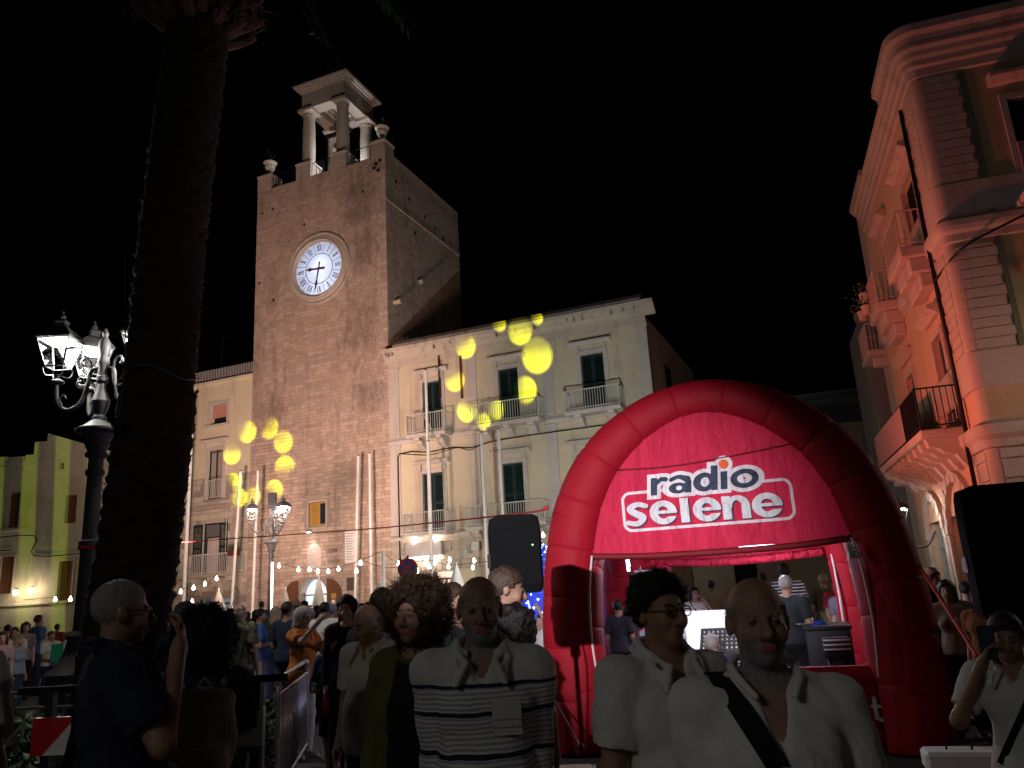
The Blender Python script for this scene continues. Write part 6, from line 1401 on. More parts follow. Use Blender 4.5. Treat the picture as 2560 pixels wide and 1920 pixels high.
        v.cone(hd((-.018,-.088,-.056)),hd((.018,-.088,-.056)),.006,.006,.006); v.cone(hd((-.016,-.087,-.068)),hd((.016,-.087,-.068)),.007,.007,.006)
    else: v.cone(hd((0,-.088,.01)),hd((0,-.108,-.03)),.010,.014,.012)
    # hands: palm, four fingers, thumb
    for sg in(1,-1):
        S_,E_,W_,pn,an=J[sg]; E_,W_=bend(E_),bend(W_); d=(W_-E_)/np.linalg.norm(W_-E_); n_=pn-d*(pn@d); n_/=np.linalg.norm(n_)+1e-9; sd=np.cross(d,n_)*sg
        fr_=max(.0085,h*.62); Rm=np.stack([sd,n_,d],1); v.ell(W_+d*.048,(.038,.017,.05),.012,0,Rm)
        v.cone(W_-d*.02,W_+d*.02,.027,.026,.015)
        if h<=.020:
            curl={'down':.55,'close':.55,'swing':.5,'bent':.9,'cross':.3,'phone':1.0,'mouth':.8,'hold':1.05,'raise':1.05,'up':.5,'front':.8,'hip':.6}[an]
            for i,(o,L) in enumerate(((-.029,.070),(-.010,.080),(.010,.076),(.028,.060))):
                p0=W_+d*.09+sd*o; d1=d*math.cos(curl*.6)+n_*math.sin(curl*.6); p1=p0+d1*L*.52; d2=d*math.cos(curl*1.5)+n_*math.sin(curl*1.5); v.cone(p0,p1,fr_,fr_*.95,.004); v.cone(p1,p1+d2*L*.5,fr_*.95,fr_*.85,.004)
            p0=W_+d*.03-sd*.034; p1=p0+(d*.7-sd*.6+n_*.35)*.042; v.cone(p0,p1,fr_*1.15,fr_*1.05,.006); v.cone(p1,p1+(d*.8-sd*.1+n_*.6)*.034,fr_*1.05,fr_*.9,.004)
    def body_mi(Cn):
        mi=np.zeros(len(Cn)); q=(Cn-HC)@Rh
        for sg in(1,-1): mi[np.linalg.norm((q-np.array([.031*sg,-.088,.004]))/np.array([.010,.02,.0062]),axis=1)<1]=1
        mi[(np.abs(q[:,0])<.021)&(q[:,2]<-.051)&(q[:,2]>-.075)&(q[:,1]<-.082)]=2
        if detail: mi[(np.abs(np.abs(q[:,0])-.030)<.020)&(np.abs(q[:,2]-.0265)<.0042)&(q[:,1]<-.07)]=3
        if beard: mi[(q[:,2]<-.045)&(q[:,1]<.0)&(np.linalg.norm(q-np.array([0,0,-.06]),axis=1)<.12)&~((np.abs(q[:,0])<.021)&(q[:,2]>-.075)&(q[:,2]<-.051))]=4
        return mi
    body=link('body',v.mesh('body',[sk,M_eye,M_lip,hm if beard else HAIR['brown'],hm],body_mi),t); body.scale=(s,s,s)
    def child(name,vol,m,mi=None):
        o=link(name,vol.mesh(name,m if isinstance(m,list) else [m],mi),t); o.scale=(s,s,s); return o
    # ---- trousers / shorts / skirt
    hb=max(h,.011)
    bm=bottom if not isinstance(bottom,tuple) else clo(bottom)
    v=Vol(lo,[hi[0],hi[1],1.15],hb); e=.014
    v.ell((0,.012,.93),(.162+.04*fx,.120+.04*fx,.135),.05,e); v.ell(bend((0,-.018-.05*fx,1.05)),(.138*w+.055*fx,.105+.07*fx,.12),.05,e-.004)
    if legs=='skirt': v.cone((0,0,.95),(0,-.01,.42),.15,.23,.05,0,True)
    else:
        for sg in(1,-1): leg(v,sg,e,{'trousers':.0,'shorts':.52}[legs],.03,.014 if legs=='trousers' else .02)
    v.noise(.003,26,loc[0]*3); v.clip_z(1.05,False); v.clip_z({'trousers':.045,'shorts':.50,'skirt':.42}[legs],True); child({'trousers':'trousers','shorts':'shorts','skirt':'skirt'}[legs],v,bm)
    # ---- top
    tm=top if not isinstance(top,tuple) else clo(top)
    v=Vol([lo[0],lo[1],hem-.05],hi,h); e=.017
    torso(v,e)
    v.cone(bend((0,0,1.1)),(0,-.01*fx,hem-.06),.128*w+.05*fx,.155+.05*fx,.06,0)
    v.ell((0,.012-.02*fx,.95),(.175+.05*fx,.132+.06*fx,.16),.05,e)
    if sl_up:
        for sg in(1,-1): arm(v,sg,e+(.012 if sleeve in('short','cap') else .005),sl_up,True,.016)
    v.noise(.0046 if h>.01 else .0075,15,loc[0]*5+loc[1]); v.noise(.0022,47,loc[0]*3); v.clip_z(hem,True)
    nk=neck or 'crew'
    v.cone(bend((0,.015,1.40)),bend((0,-.01,1.62)),.066 if sex=='m' else .066,.085,.01,0,sub=True)
    if nk in('v','open'): 
        dz={'v':.12,'open':.17}[nk]; v.cone(bend((0,-.085,1.47)),bend((0,-.135-.03*fx,1.47-dz)),.05,.008,.008,0,sub=True); v.cone(bend((0,-.14,1.47)),bend((0,-.19-.03*fx,1.47-dz)),.055,.012,.008,0,sub=True)
    if collar:
        for sg in(1,-1):
            pts_=[bend(p) for p in ((.0,.100,1.540),(.060*sg,.075,1.538),(.088*sg,.015,1.522),(.082*sg,-.055,1.490),(.052*sg,-.108,1.452))]
            low_=[q+np.array([.016*sg,(.014 if i<2 else -.012),-.030]) for i,q in enumerate(pts_)]
            for a,b in zip(pts_[:-1],pts_[1:]): v.cone(a,b,.011,.011,.006)
            for a,b in zip(low_[:-1],low_[1:]): v.cone(a,b,.010,.010,.010)
            for a,b in zip(pts_,low_): v.cone(a,b,.011,.010,.012)
            tip=low_[-1]+np.array([.018*sg,-.016,-.040]); v.cone(low_[-1],tip,.010,.007,.012); v.cone(pts_[-1],tip,.010,.007,.012); v.cone(low_[-2],tip,.010,.007,.012)
    elif nk=='open':
        for sg in(1,-1):
            pts_=[bend(p) for p in ((.0,.098,1.535),(.062*sg,.070,1.533),(.086*sg,.010,1.518),(.078*sg,-.058,1.488),(.050*sg,-.105,1.45))]
            for a,b in zip(pts_[:-1],pts_[1:]): v.cone(a,b,.011,.010,.008)
    shirt_vol=v; tmi=None
    child('jacket' if 'jacket' in extras else 'shirt',v,tm)
    # ---- shoes
    v=Vol([lo[0],lo[1],-.004],[hi[0],hi[1],.16],max(h,.012))
    for sg in(1,-1): c=LG[sg][2]; v.cone(c+[0,.03,-.043],c+[.012*sg,-.15,-.05],.044,.036,.02); v.cone(c+[0,.03,-.02],c+[0,.02,.02],.042,.044,.02)
    v.clip_z(.0,True); child('shoes',v,clo(shoes))
    # ---- hair
    style=hair[0]
    if style!='none':
        big={'afro':.24,'long':.2,'bob':.17,'curly':.16,'tail':.18}.get(style,.14); dn=.55 if style in('long','afro') else .25
        v=Vol(HC-np.array([big,big,dn]),HC+np.array([big,big,.26]),min(h,.012) if detail else h)
        ph=loc[0]*7
        def cap(e,k=.02): v.ell(hd((0,.018,.036)),(.076,.095,.086),k,e,Rh)
        X,Y,Z=v.ax[0][:,None,None]-HC[0],v.ax[1][None,:,None]-HC[1],v.ax[2][None,None,:]-HC[2]; q=[Rh[0,i]*X+Rh[1,i]*Y+Rh[2,i]*Z for i in range(3)]
        if style in('short','thin','balding','curly'):
            cap({'short':.012,'thin':.0035,'balding':.004,'curly':.022}[style])
            if style=='curly':
                r9=random.Random(int(ph*10))
                for _ in range(150): a=r9.uniform(0,6.28); u_=r9.uniform(-.35,1); c=math.sqrt(max(0,1-u_*u_)); v.ell(hd((.086*c*math.cos(a),.018+.104*c*math.sin(a),.036+.094*u_)),(r9.uniform(.014,.030),)*3,.008)
            v.noise({'thin':.0015,'balding':.0015,'curly':.007}.get(style,.004),95,ph)
            lim=-.005-q[1]*.78+(.012 if style=='curly' else 0)+np.where(q[1]<-.03,.008,0); v.d=np.maximum(v.d,(lim-q[2]).astype(np.float32)*.8)
            v.d=np.maximum(v.d,-(q[2]+.085))
            if style=='balding': v.d=np.maximum(v.d,np.minimum(q[2]-.045+.25*np.maximum(0,q[1]),9).astype(np.float32))
        elif style in('long','bob','tail'):
            cap(.020); L={'long':-.34,'bob':-.13,'tail':-.06}[style]
            for sg in(1,-1): v.cone(hd((.068*sg,.025,.05)),hd((.080*sg,.03,L*.6)),.034,.034,.03); v.cone(hd((.055*sg,.065,.03)),hd((.065*sg,.075,L)),.045,.036,.03)
            v.cone(hd((0,.08,.02)),hd((0,.085,L)),.05,.05,.03)
            if style=='tail': v.cone(hd((0,.12,.06)),hd((0,.15,-.2)),.035,.02,.02)
            v.noise(.005,80,ph); lim=np.where(q[1]<-.045,.052,-9); v.d=np.maximum(v.d,(lim-q[2]).astype(np.float32)); v.d=np.maximum(v.d,(np.minimum(-.040-q[1],.058-np.abs(q[0]))).astype(np.float32)*np.where(q[2]<.05,1,-1).astype(np.float32)) if False else v.d
            v.ell(hd((0,-.09,-.02)),(.060,.075,.085),.01,0,Rh,sub=True)
        elif style=='afro':
            cap(.038); r9=random.Random(int(ph*10))
            for _ in range(260):
                a=r9.uniform(0,6.28); u_=r9.uniform(-.75,1); c=math.sqrt(max(0,1-u_*u_)); R_=r9.uniform(.8,1.06); p=np.array([.128*c*math.cos(a)*R_,.03+.132*c*math.sin(a)*R_,.02+.128*u_*R_])
                if p[1]<-.055 and p[2]<.085 and abs(p[0])<.085: continue
                rr_=r9.uniform(.018,.034); v.ell(hd(p),(rr_,rr_,rr_),.014)
            v.ell(hd((0,.035,-.06)),(.10,.095,.11),.03); v.noise(.006,90,ph); v.ell(hd((0,-.12,-.03)),(.068,.10,.10),.01,0,Rh,sub=True)
        ho=child('hair',v,hm)
        if h<=.0125 or strands:
            me=ho.data; nv=len(me.vertices); co=np.empty(nv*3,np.float32); me.vertices.foreach_get('co',co); co=co.reshape(-1,3); no=np.empty(nv*3,np.float32); me.vertex_normals.foreach_get('vector',no); no=no.reshape(-1,3)
            big_={'afro':(11000,.052,.0005),'curly':(4500,.022,.0005),'long':(2500,.04,.0006),'bob':(2500,.03,.0006)}.get(style,(3500,.011,.0005)); N_,Ls,wd=big_
            rg=np.random.default_rng(int(abs(ph)*100)); qh=(co-HC)@Rh; okv=np.nonzero(~((qh[:,1]<-.045)&(qh[:,2]<.075)&(np.abs(qh[:,0])<.085)))[0]; ii=okv[rg.integers(0,len(okv),N_)]; p0=co[ii]-no[ii]*.003; dr=no[ii]+rg.normal(0,.55,(N_,3)); dr[:,2]-=.35 if style not in('afro','curly') else .0; dr/=np.linalg.norm(dr,axis=1)[:,None]; L_=Ls*rg.uniform(.35,1.1,N_)[:,None]; sd_=np.cross(dr,rg.normal(0,1,(N_,3))); sd_/=np.linalg.norm(sd_,axis=1)[:,None]+1e-6
            bnd=rg.normal(0,.75,(N_,3)); mid_=p0+dr*L_*.55; tip_=mid_+(dr+bnd*.9)*L_*.5
            V_=np.stack([p0-sd_*wd,p0+sd_*wd,mid_+sd_*wd*.8,tip_,mid_-sd_*wd*.8],1).reshape(-1,3); sm=bpy.data.meshes.new('hair_strands'); sm.from_pydata(V_.tolist(),[],[tuple(range(5*i,5*i+5)) for i in range(N_)]); sm.materials.append(hm); so=link('hair_strands',sm,t,'stuff'); so.scale=(s,s,s)
    # ---- accessories
    S3=lambda p:tuple(np.array(p)*s)
    if 'glasses' in extras or 'sunglasses' in extras:
        m=MB()
        for sg in(1,-1):
            m.tube([S3(hd((.032*sg+.024*math.cos(a),-.102+.004*abs(math.cos(a)),.004+.018*math.sin(a)))) for a in np.linspace(0,2*PI,15)[:-1]],.0022*s,5,closed=True); m.tube([S3(hd((.056*sg,-.098,.008))),S3(hd((.080*sg,-.03,.010))),S3(hd((.081*sg,.02,.004)))],.0022*s,5)
        m.tube([S3(hd((-.010,-.104,.008))),S3(hd((.010,-.104,.008)))],.0022*s,5); g=m.build('glasses',M_iron if 'glasses' in extras else M_black,t,True)
        m=MB(); 
        for sg in(1,-1): m.add([S3(hd((.032*sg+.023*math.cos(a),-.1025,.004+.0175*math.sin(a)))) for a in np.linspace(0,2*PI,13)[:-1]],[tuple(range(12))])
        m.build('lenses',glass('spectacle_glass',(.9,.9,.9),.5) if 'glasses' in extras else M_black,t,fix=False)
    def front_y(x,z,vol=shirt_vol):
        i=int(round((x-vol.lo[0])/vol.h)); k=int(round((z-vol.lo[2])/vol.h)); 
        if not(0<=i<vol.d.shape[0] and 0<=k<vol.d.shape[2]): return None
        col=np.nonzero(vol.d[i,:,k]<0)[0]; return (vol.ax[1][col[0]],vol.ax[1][col[-1]]) if len(col) else None
    def strap(name,x0,z0,x1,z1,wd,m_,back=False,pl=False):
        P_=[]; ntop=0
        for q in np.linspace(0,1,22):
            x,z=x0+(x1-x0)*q,z0+(z1-z0)*q; f_=front_y(x,z)
            if f_: P_.append((x,(f_[1]+.006) if back else (f_[0]-.006),z))
        if len(P_)<3: return
        if not back and not pl:
            vol=shirt_vol; i=int(round((x0-vol.lo[0])/vol.h)); top_=[]
            for yy in (-.03,.02,.06,.09):
                jj=int(round((yy-vol.lo[1])/vol.h)); cz=np.nonzero(vol.d[i,jj,:]<0)[0] if 0<=jj<vol.d.shape[1] else []
                if len(cz): top_.append((x0-.01,yy,vol.ax[2][cz[-1]]+.008))
            P_=top_[::-1]+P_; ntop=len(top_)
        mb=MB(); vv=[]; n=len(P_); dx,dz=(x1-x0),(z1-z0); L=math.hypot(dx,dz); nx,nz2=-dz/L*wd/2,dx/L*wd/2; o_=.004 if back else -.004
        nx0,nz0=nx,nz2
        for i_,(x,y,z) in enumerate(P_):
            k_=min(1,max(0,(i_-ntop+1)/3)) if ntop else 1; nx,nz2=nx0*k_+(1-k_)*wd/2*(1 if nx0>0 else -1),nz0*k_
            vv+=[S3((x+nx,y,z+nz2)),S3((x-nx,y,z-nz2)),S3((x-nx,y+o_*1.5,z-nz2)),S3((x+nx,y+o_*1.5,z+nz2))]
        ff=[]
        for i in range(n-1):
            for k in range(4): ff.append((i*4+k,i*4+(k+1)%4,i*4+4+(k+1)%4,i*4+4+k))
        mb.add(vv,ff).build(name,m_,t,True,auto=rad(40))
    for ex in extras:
        if isinstance(ex,tuple):
            if ex[0]=='strap': strap('bag_strap',ex[1],ex[2],ex[3],ex[4],ex[5],clo(ex[6]))
            elif ex[0]=='pocket': strap('chest_pocket',.085,1.325,.085,1.215,.10,clo(ex[1]),pl=True)
            elif ex[0]=='placket':
                strap('button_placket',0,1.34 if nk!='open' else 1.29,0,.90,.032,tm,pl=True)
                for zb in (1.24,1.15,1.06,.97):
                    f_=front_y(0,zb)
                    if f_: MB().lathe([(.001,0),(.0065,0),(.0065,.003),(.001,.003)],8).xf(Matrix.Translation(S3((0,f_[0]-.012,zb)))@Matrix.Rotation(rad(90),4,'X')).build('button',M_rail,t)
            elif ex[0]=='backpack':
                c=clo(ex[1]); vv=Vol([-.24,.05,.85],[.24,.42,1.50],.012); vv.ell(bend((0,.20,1.20)),(.155,.085,.23),.03); vv.ell(bend((0,.27,1.10)),(.115,.05,.12),.02); vv.cone(bend((-.1,.19,1.36)),bend((.1,.19,1.36)),.05,.05,.03); vv.noise(.004,30,1); o=child('backpack',vv,c)
                for sg in(1,-1): strap('shoulder_strap',.10*sg,1.44,.125*sg,1.12,.05,c); MB().tube([S3(bend((.09*sg,.14,1.42))),S3(bend((.10*sg,.02,1.475))),S3(bend((.105*sg,-.07,1.43)))],.014*s,6).build('shoulder_strap',c,t,True)
                MB().tube([S3(bend((-.03,.2,1.43))),S3(bend((0,.2,1.47))),S3(bend((.03,.2,1.43)))],.008*s,6).build('grab_loop',c,t,True)
                MB().tube([S3(bend((.10*math.cos(a),.318-.03*abs(math.cos(a)),1.11+.07*math.sin(a)))) for a in np.linspace(0,PI,9)],.004*s,5).build('pocket_zip',M_metal,t,True)
            elif ex[0]=='open_front':  # black top showing between open jacket fronts
                vv=Vol([-.2,-.30,.60],[.2,.0,1.5],h); torso(vv,.030); vv.ell((0,-.02,.85),(.17,.13,.22),.05,.024); vv.d=np.maximum(vv.d,(np.abs(vv.ax[0][:,None,None])-(.06+.09*np.maximum(0,1.42-vv.ax[2][None,None,:]))).astype(np.float32)); vv.d=np.maximum(vv.d,vv.ax[1][None,:,None]+.03); vv.cone(bend((0,.0,1.40)),bend((0,-.05,1.62)),.075,.11,.01,0,sub=True); vv.clip_z(hem,True); child('inner_top',vv,clo(ex[1]))
            elif ex[0]=='held':  # thing in the hand: separate top-level object
                S_,E_,W_,pn,an=J[ex[1]]; W_=bend(W_); d=(W_-bend(E_))/np.linalg.norm(W_-bend(E_)); p=Matrix.Translation((loc[0],loc[1],loc[2] if len(loc)>2 else 0))@Matrix.Rotation(face,4,'Z')@Vector((W_+d*.085+np.array(ex[5])) *s)
                o=thing(ex[2],ex[3],ex[4],p,face+ex[7]); ex[6](o)
    return t
# ================================================================ the people of the picture
def pp(x,ytop,Y):
    a=at(x,ytop,Y); return (float(a[0]),float(Y)),float(a[2])
def P1(label,x,ytop,Y,face=0,hadj=0,**k):
    l,H=pp(x,ytop,Y); return person(label,l,rad(face),H=min(1.92,max(1.2,H+hadj)),**k)
NEAR=.0068; MID=.015; FAR=.022
# striped shirt fabric (woven bands)
M_str=bpy.data.materials.new('striped_shirt_fabric'); M_str.use_nodes=True; nt=M_str.node_tree; b=nt.nodes['Principled BSDF']; b.inputs['Roughness'].default_value=.9; b.inputs['Specular IOR Level'].default_value=.15
tc=nt.nodes.new('ShaderNodeTexCoord'); sp=nt.nodes.new('ShaderNodeSeparateXYZ'); nt.links.new(tc.outputs['Object'],sp.inputs[0])
wob=nd(nt,'ShaderNodeTexNoise',i_Vector=tc.outputs['Object'],i_Scale=7.0); zz=mth(nt,'MULTIPLY_ADD',mth(nt,'SUBTRACT',wob.outputs[0],.5),.03,sp.outputs[2])
fine=mth(nt,'GREATER_THAN',mth(nt,'FRACT',mth(nt,'MULTIPLY',zz,62)),.55); dark=None
for c,w in((1.375,.006),(1.285,.008),(1.155,.008),(1.03,.008)):
    m_=mth(nt,'LESS_THAN',mth(nt,'ABSOLUTE',mth(nt,'SUBTRACT',zz,c)),w); dark=m_ if dark is None else mth(nt,'MAXIMUM',dark,m_)
low=mth(nt,'LESS_THAN',zz,1.372); f2=mth(nt,'MULTIPLY',fine,low)
mx=nd(nt,'ShaderNodeMix',data_type='RGBA',i_0=mth(nt,'MULTIPLY',f2,.8)); mx.inputs[6].default_value=(.50,.49,.47,1); mx.inputs[7].default_value=(.16,.19,.24,1)
mx2=nd(nt,'ShaderNodeMix',data_type='RGBA',i_0=dark); nt.links.new(mx.outputs[2],mx2.inputs[6]); mx2.inputs[7].default_value=(.012,.018,.05,1); nt.links.new(mx2.outputs[2],b.inputs['Base Color'])
nb=nd(nt,'ShaderNodeTexNoise',i_Vector=tc.outputs['Object'],i_Scale=30.0,i_Detail=4.0); bu=nd(nt,'ShaderNodeBump',i_Strength=.35,i_Distance=.02,i_Height=nb.outputs[0]); nt.links.new(bu.outputs[0],b.inputs['Normal'])
def print_mat(name,c1,c2,scale,thr=.5,c3=None):
    m=bpy.data.materials.new(name); m.use_nodes=True; nt=m.node_tree; b=nt.nodes['Principled BSDF']; b.inputs['Roughness'].default_value=.9; b.inputs['Specular IOR Level'].default_value=.15
    tc=nt.nodes.new('ShaderNodeTexCoord'); n1=nd(nt,'ShaderNodeTexNoise',i_Vector=tc.outputs['Object'],i_Scale=scale,i_Detail=2.0); cr=nt.nodes.new('ShaderNodeValToRGB'); nt.links.new(n1.outputs[0],cr.inputs[0]); cr.color_ramp.interpolation='CONSTANT'
    cr.color_ramp.elements[0].color=(*c1,1); cr.color_ramp.elements[1].position=thr; cr.color_ramp.elements[1].color=(*c2,1)
    if c3: e=cr.color_ramp.elements.new(thr+.1); e.color=(*c3,1)
    nt.links.new(cr.outputs[0],b.inputs['Base Color']); return m
M_camo=print_mat('camouflage_cloth',(.05,.06,.03),(.16,.15,.09),11,.46,(.22,.20,.14)); M_oran=print_mat('orange_print_cloth',(.50,.17,.04),(.16,.06,.03),9,.56); M_dkpr=print_mat('dark_flower_cloth',(.012,.014,.03),(.06,.02,.03),16,.6)
def stripes_mat(name,c1,c2,f,thr=.5):
    m=bpy.data.materials.new(name); m.use_nodes=True; nt=m.node_tree; b=nt.nodes['Principled BSDF']; b.inputs['Roughness'].default_value=.9; tc=nt.nodes.new('ShaderNodeTexCoord'); sp=nt.nodes.new('ShaderNodeSeparateXYZ'); nt.links.new(tc.outputs['Object'],sp.inputs[0]); g=mth(nt,'GREATER_THAN',mth(nt,'FRACT',mth(nt,'MULTIPLY',sp.outputs[2],f)),thr)
    mx=nd(nt,'ShaderNodeMix',data_type='RGBA',i_0=g); mx.inputs[6].default_value=(*c1,1); mx.inputs[7].default_value=(*c2,1); nt.links.new(mx.outputs[2],b.inputs['Base Color']); return m
WHT=(.62,.61,.59); NAVY=(.018,.022,.045); BLK=(.012,.012,.013); DEN=(.03,.045,.08)
def phone_b(o): MB().cbox(-.036,.036,-.005,.005,-.075,.075,.004).build('case',M_black,o); MB().box(-.032,.032,-.0062,-.0052,-.068,.068).build('screen',mat('dim_screen',(.05,.06,.08),.2,0),o)
def phone_r(o): MB().cbox(-.075,.075,-.006,.006,-.04,.04,.004).build('case',mat('red_case',(.42,.02,.03),.5,.05,5),o); MB().box(-.068,.068,.0062,.0072,-.034,.034).build('screen',MATS['dim_screen'],o)
# ---- front row
P1('man in white band-collar shirt with a black strap across his chest',1880,1443,2.25,-4,skin=0,h=NEAR,hair=('balding','grey'),top=WHT,bottom=(.05,.05,.06),fat=.45,sleeve='long',neck='open',hem=.72,beard=True,arms=('down','close'),extras=(('strap',-.115,1.47,.22,.80,.055,BLK),('placket',)),group='people near the camera')
P1('man with dark curly hair and glasses in an open white shirt',1642,1446,2.95,22,skin=0,h=NEAR,hair=('curly','black'),top=(.60,.59,.57),bottom=(.06,.06,.07),fat=.25,sleeve='short',collar=True,neck='open',hem=.78,extras=('glasses',('placket',)),head=(rad(8),0),group='people near the camera')
P1('bearded man in a striped button shirt facing the camera',1195,1440,3.1,0,skin=1,h=NEAR,hair=('balding','grey'),beard=True,arms=('close','close'),top=M_str,bottom=(.04,.04,.05),fat=.35,sleeve='long',collar=True,neck='v',hem=.74,head=(rad(4),rad(4)),extras=(('pocket',(.42,.41,.39)),),group='people near the camera')
P1('woman with big curly hair in an open olive jacket over black',1035,1436,3.7,-14,hadj=-.06,sex='f',skin=0,h=.008,hair=('afro','auburn'),top=(.09,.088,.028),bottom=(.04,.04,.02),fat=.1,sleeve='long',hem=.62,extras=('jacket',('open_front',BLK)),head=(rad(-10),0),group='people near the camera')
P1('big man in dark navy shirt and glasses seen from behind by the palm',306,1452,3.3,124,skin=1,h=NEAR,hair=('thin','grey'),top=NAVY,bottom=BLK,fat=.45,sleeve='short',collar=True,hem=.72,arms=('front','mouth'),extras=('glasses',),head=(rad(-3),rad(3)),group='people near the camera')
P1('woman with dark curly hair carrying a beige backpack',512,1540,4.0,204,sex='f',skin=1,h=.011,hair=('afro','black'),top=M_dkpr,bottom=BLK,fat=.35,sleeve='short',hem=.8,arms=('down','bent'),extras=(('backpack',(.22,.18,.14)),),group='people near the camera')
l,H=pp(-100,1500,3.1); person('man in grey white T-shirt cut by the left edge of the picture',l,rad(150),H=1.90,h=.011,skin=1,hair=('short','black'),top=(.42,.42,.41),bottom=BLK,fat=.4,sleeve='short',arms=('swing','hip'),group='people near the camera')
P1('boy in a white shirt holding a phone to his ear at the right edge',2505,1532,3.9,-38,hadj=.0,skin=1,h=.011,hair=('short','black'),top=(.56,.55,.52),bottom=(.03,.03,.035),sleeve='short',collar=True,neck='v',arms=('down','phone'),extras=(('strap',.12,1.42,-.13,1.0,.035,BLK),('held',-1,'mobile_phone','phone held to the ear of the boy at the right edge','phone',(.0,.01,.03),phone_b,.4)),head=(rad(6),rad(14)),group='people near the camera')
# ---- second row
P1('balding man in a cream short-sleeved shirt and dark trousers looking down',930,1519,5.3,-30,hadj=.03,skin=0,h=.011,hair=('balding','grey'),top=(.50,.46,.40),bottom=(.02,.02,.025),fat=.45,sleeve='short',collar=True,neck='v',hem=.84,arms=('down','down'),head=(rad(-10),rad(20)),group='people in the second row')
P1('boy in a blue jacket over a red T-shirt and dark shorts',835,1584,8.7,-8,skin=0,h=.012,hair=('short','black'),top=(.018,.04,.13),bottom=BLK,sleeve='long',hem=.80,legs='shorts',arms=('down','bent'),extras=('jacket',('open_front',(.30,.015,.02))),stride=.5,head=(rad(5),rad(8)),group='people in the second row')
P1('woman in black with long dark hair touching her cheek',868,1490,8.5,0,hadj=0,sex='f',skin=2,h=.013,hair=('long','black'),top=BLK,bottom=BLK,sleeve='long',hem=.8,arms=('mouth','down'),head=(rad(-10),rad(8)),group='people in the second row')
P1('woman with grey blond bob and glasses in an orange print blouse',757,1521,9.95,60,hadj=.01,sex='f',skin=2,h=.012,hair=('bob','white'),top=M_oran,bottom=(.50,.47,.43),fat=.45,sleeve='short',hem=.74,arms=('hold','raise'),extras=('glasses',('held',1,'red_phone','red phone held up by the woman in the orange blouse','phone',(0,-.02,.04),phone_r,.2)),shoes=(.45,.42,.38),head=(0,rad(6)),group='people in the second row')
P1('man in blue T-shirt and pale jeans with crossed arms',652,1523,14.0,100,skin=0,h=MID,hair=('short','black'),top=(.05,.11,.30),bottom=(.40,.43,.48),fat=.3,arms=('cross','cross'),stride=.25,shoes=(.3,.3,.32),group='people in the second row')
P1('grey haired man in camouflage shirt with a green backpack',602,1510,11.5,165,skin=2,h=MID,hair=('balding','white'),top=M_camo,bottom=(.06,.06,.045),fat=.5,legs='shorts',arms=('down','down'),extras=(('backpack',(.11,.12,.07)),),group='people in the second row')
P1('grey haired man in a navy shirt with a dark bag strap seen from behind',468,1506,7.6,165,skin=2,h=.012,hair=('short','grey'),top=(.05,.07,.13),bottom=BLK,fat=.3,extras=(('backpack',(.02,.02,.022)),),head=(rad(-15),0),group='people in the second row')
P1('dark haired person behind the woman with curly hair',955,1472,6.2,175,skin=0,h=.013,hair=('short','brown'),top=(.12,.11,.14),bottom=BLK,group='people in the second row')
P1('dark haired man in a black jacket behind the bearded man',1132,1460,5.6,70,skin=0,h=.013,hair=('short','brown'),top=(.03,.035,.04),bottom=BLK,sleeve='long',group='people in the second row')
P1('man in profile with receding grey hair in front of the loudspeaker',1255,1421,5.0,95,hadj=0,skin=1,h=.012,hair=('short','brown'),top=(.05,.05,.055),bottom=BLK,sleeve='long',head=(0,rad(10)),group='people in the second row')
P1('woman with short black curls and a yellow bow below the loudspeaker',1282,1512,4.8,175,hadj=-.03,sex='f',skin=1,h=.013,hair=('afro','black'),top=BLK,bottom=BLK,group='people in the second row')
# ---- in the booth and behind it
q=tpt(-.24,.85,0); e_=person('seated sound engineer with grey hair and navy shirt at the console',(q[0],q[1],-.63),rad(160),H=1.74,h=.013,skin=2,hair=('short','grey'),top=(.015,.02,.06),bottom=BLK,fat=.2,arms=('hold','hold'),group='crew in the booth')
q=tpt(.68,1.95,0); person('man in a dark crew T-shirt standing at the black counter',(q[0],q[1]),rad(150),H=1.72,h=MID,skin=0,hair=('short','grey'),top=(.02,.025,.03),bottom=BLK,fat=.4,arms=('front','down'),group='crew in the booth')
def bag_b(o): MB().lathe([(.10,-.42),(.15,-.40),(.17,-.2),(.13,-.05),(.04,.02)],12).build('bag_body',clo((.01,.03,.22)),o,True); MB().tube(catmull([(-.06,0,-.02),(0,0,.12),(.06,0,-.02)],4),.008,5).build('bag_handle',M_black,o)
o=thing('blue_bag','blue shopping bag beside the man in the dark crew shirt','bag',tpt(1.0,1.62,1.15)); bag_b(o)
P1('tall man in a black and white striped T-shirt seen through the booth',1958,1408,13.5,175,hadj=-.0,skin=0,h=MID,hair=('short','black'),top=stripes_mat('bold_striped_jersey',(.015,.015,.02),(.6,.6,.6),22,.6),bottom=BLK,fat=.3,group='people seen through the booth')
P1('woman with glasses and dark hair in a white top seen through the booth',1735,1473,14.5,10,hadj=.03,sex='f',skin=2,h=MID,hair=('bob','black'),top=(.55,.52,.50),bottom=DEN,fat=.5,arms=('phone','down'),extras=('glasses',('strap',-.1,1.42,.12,1.0,.03,BLK)),group='people seen through the booth')
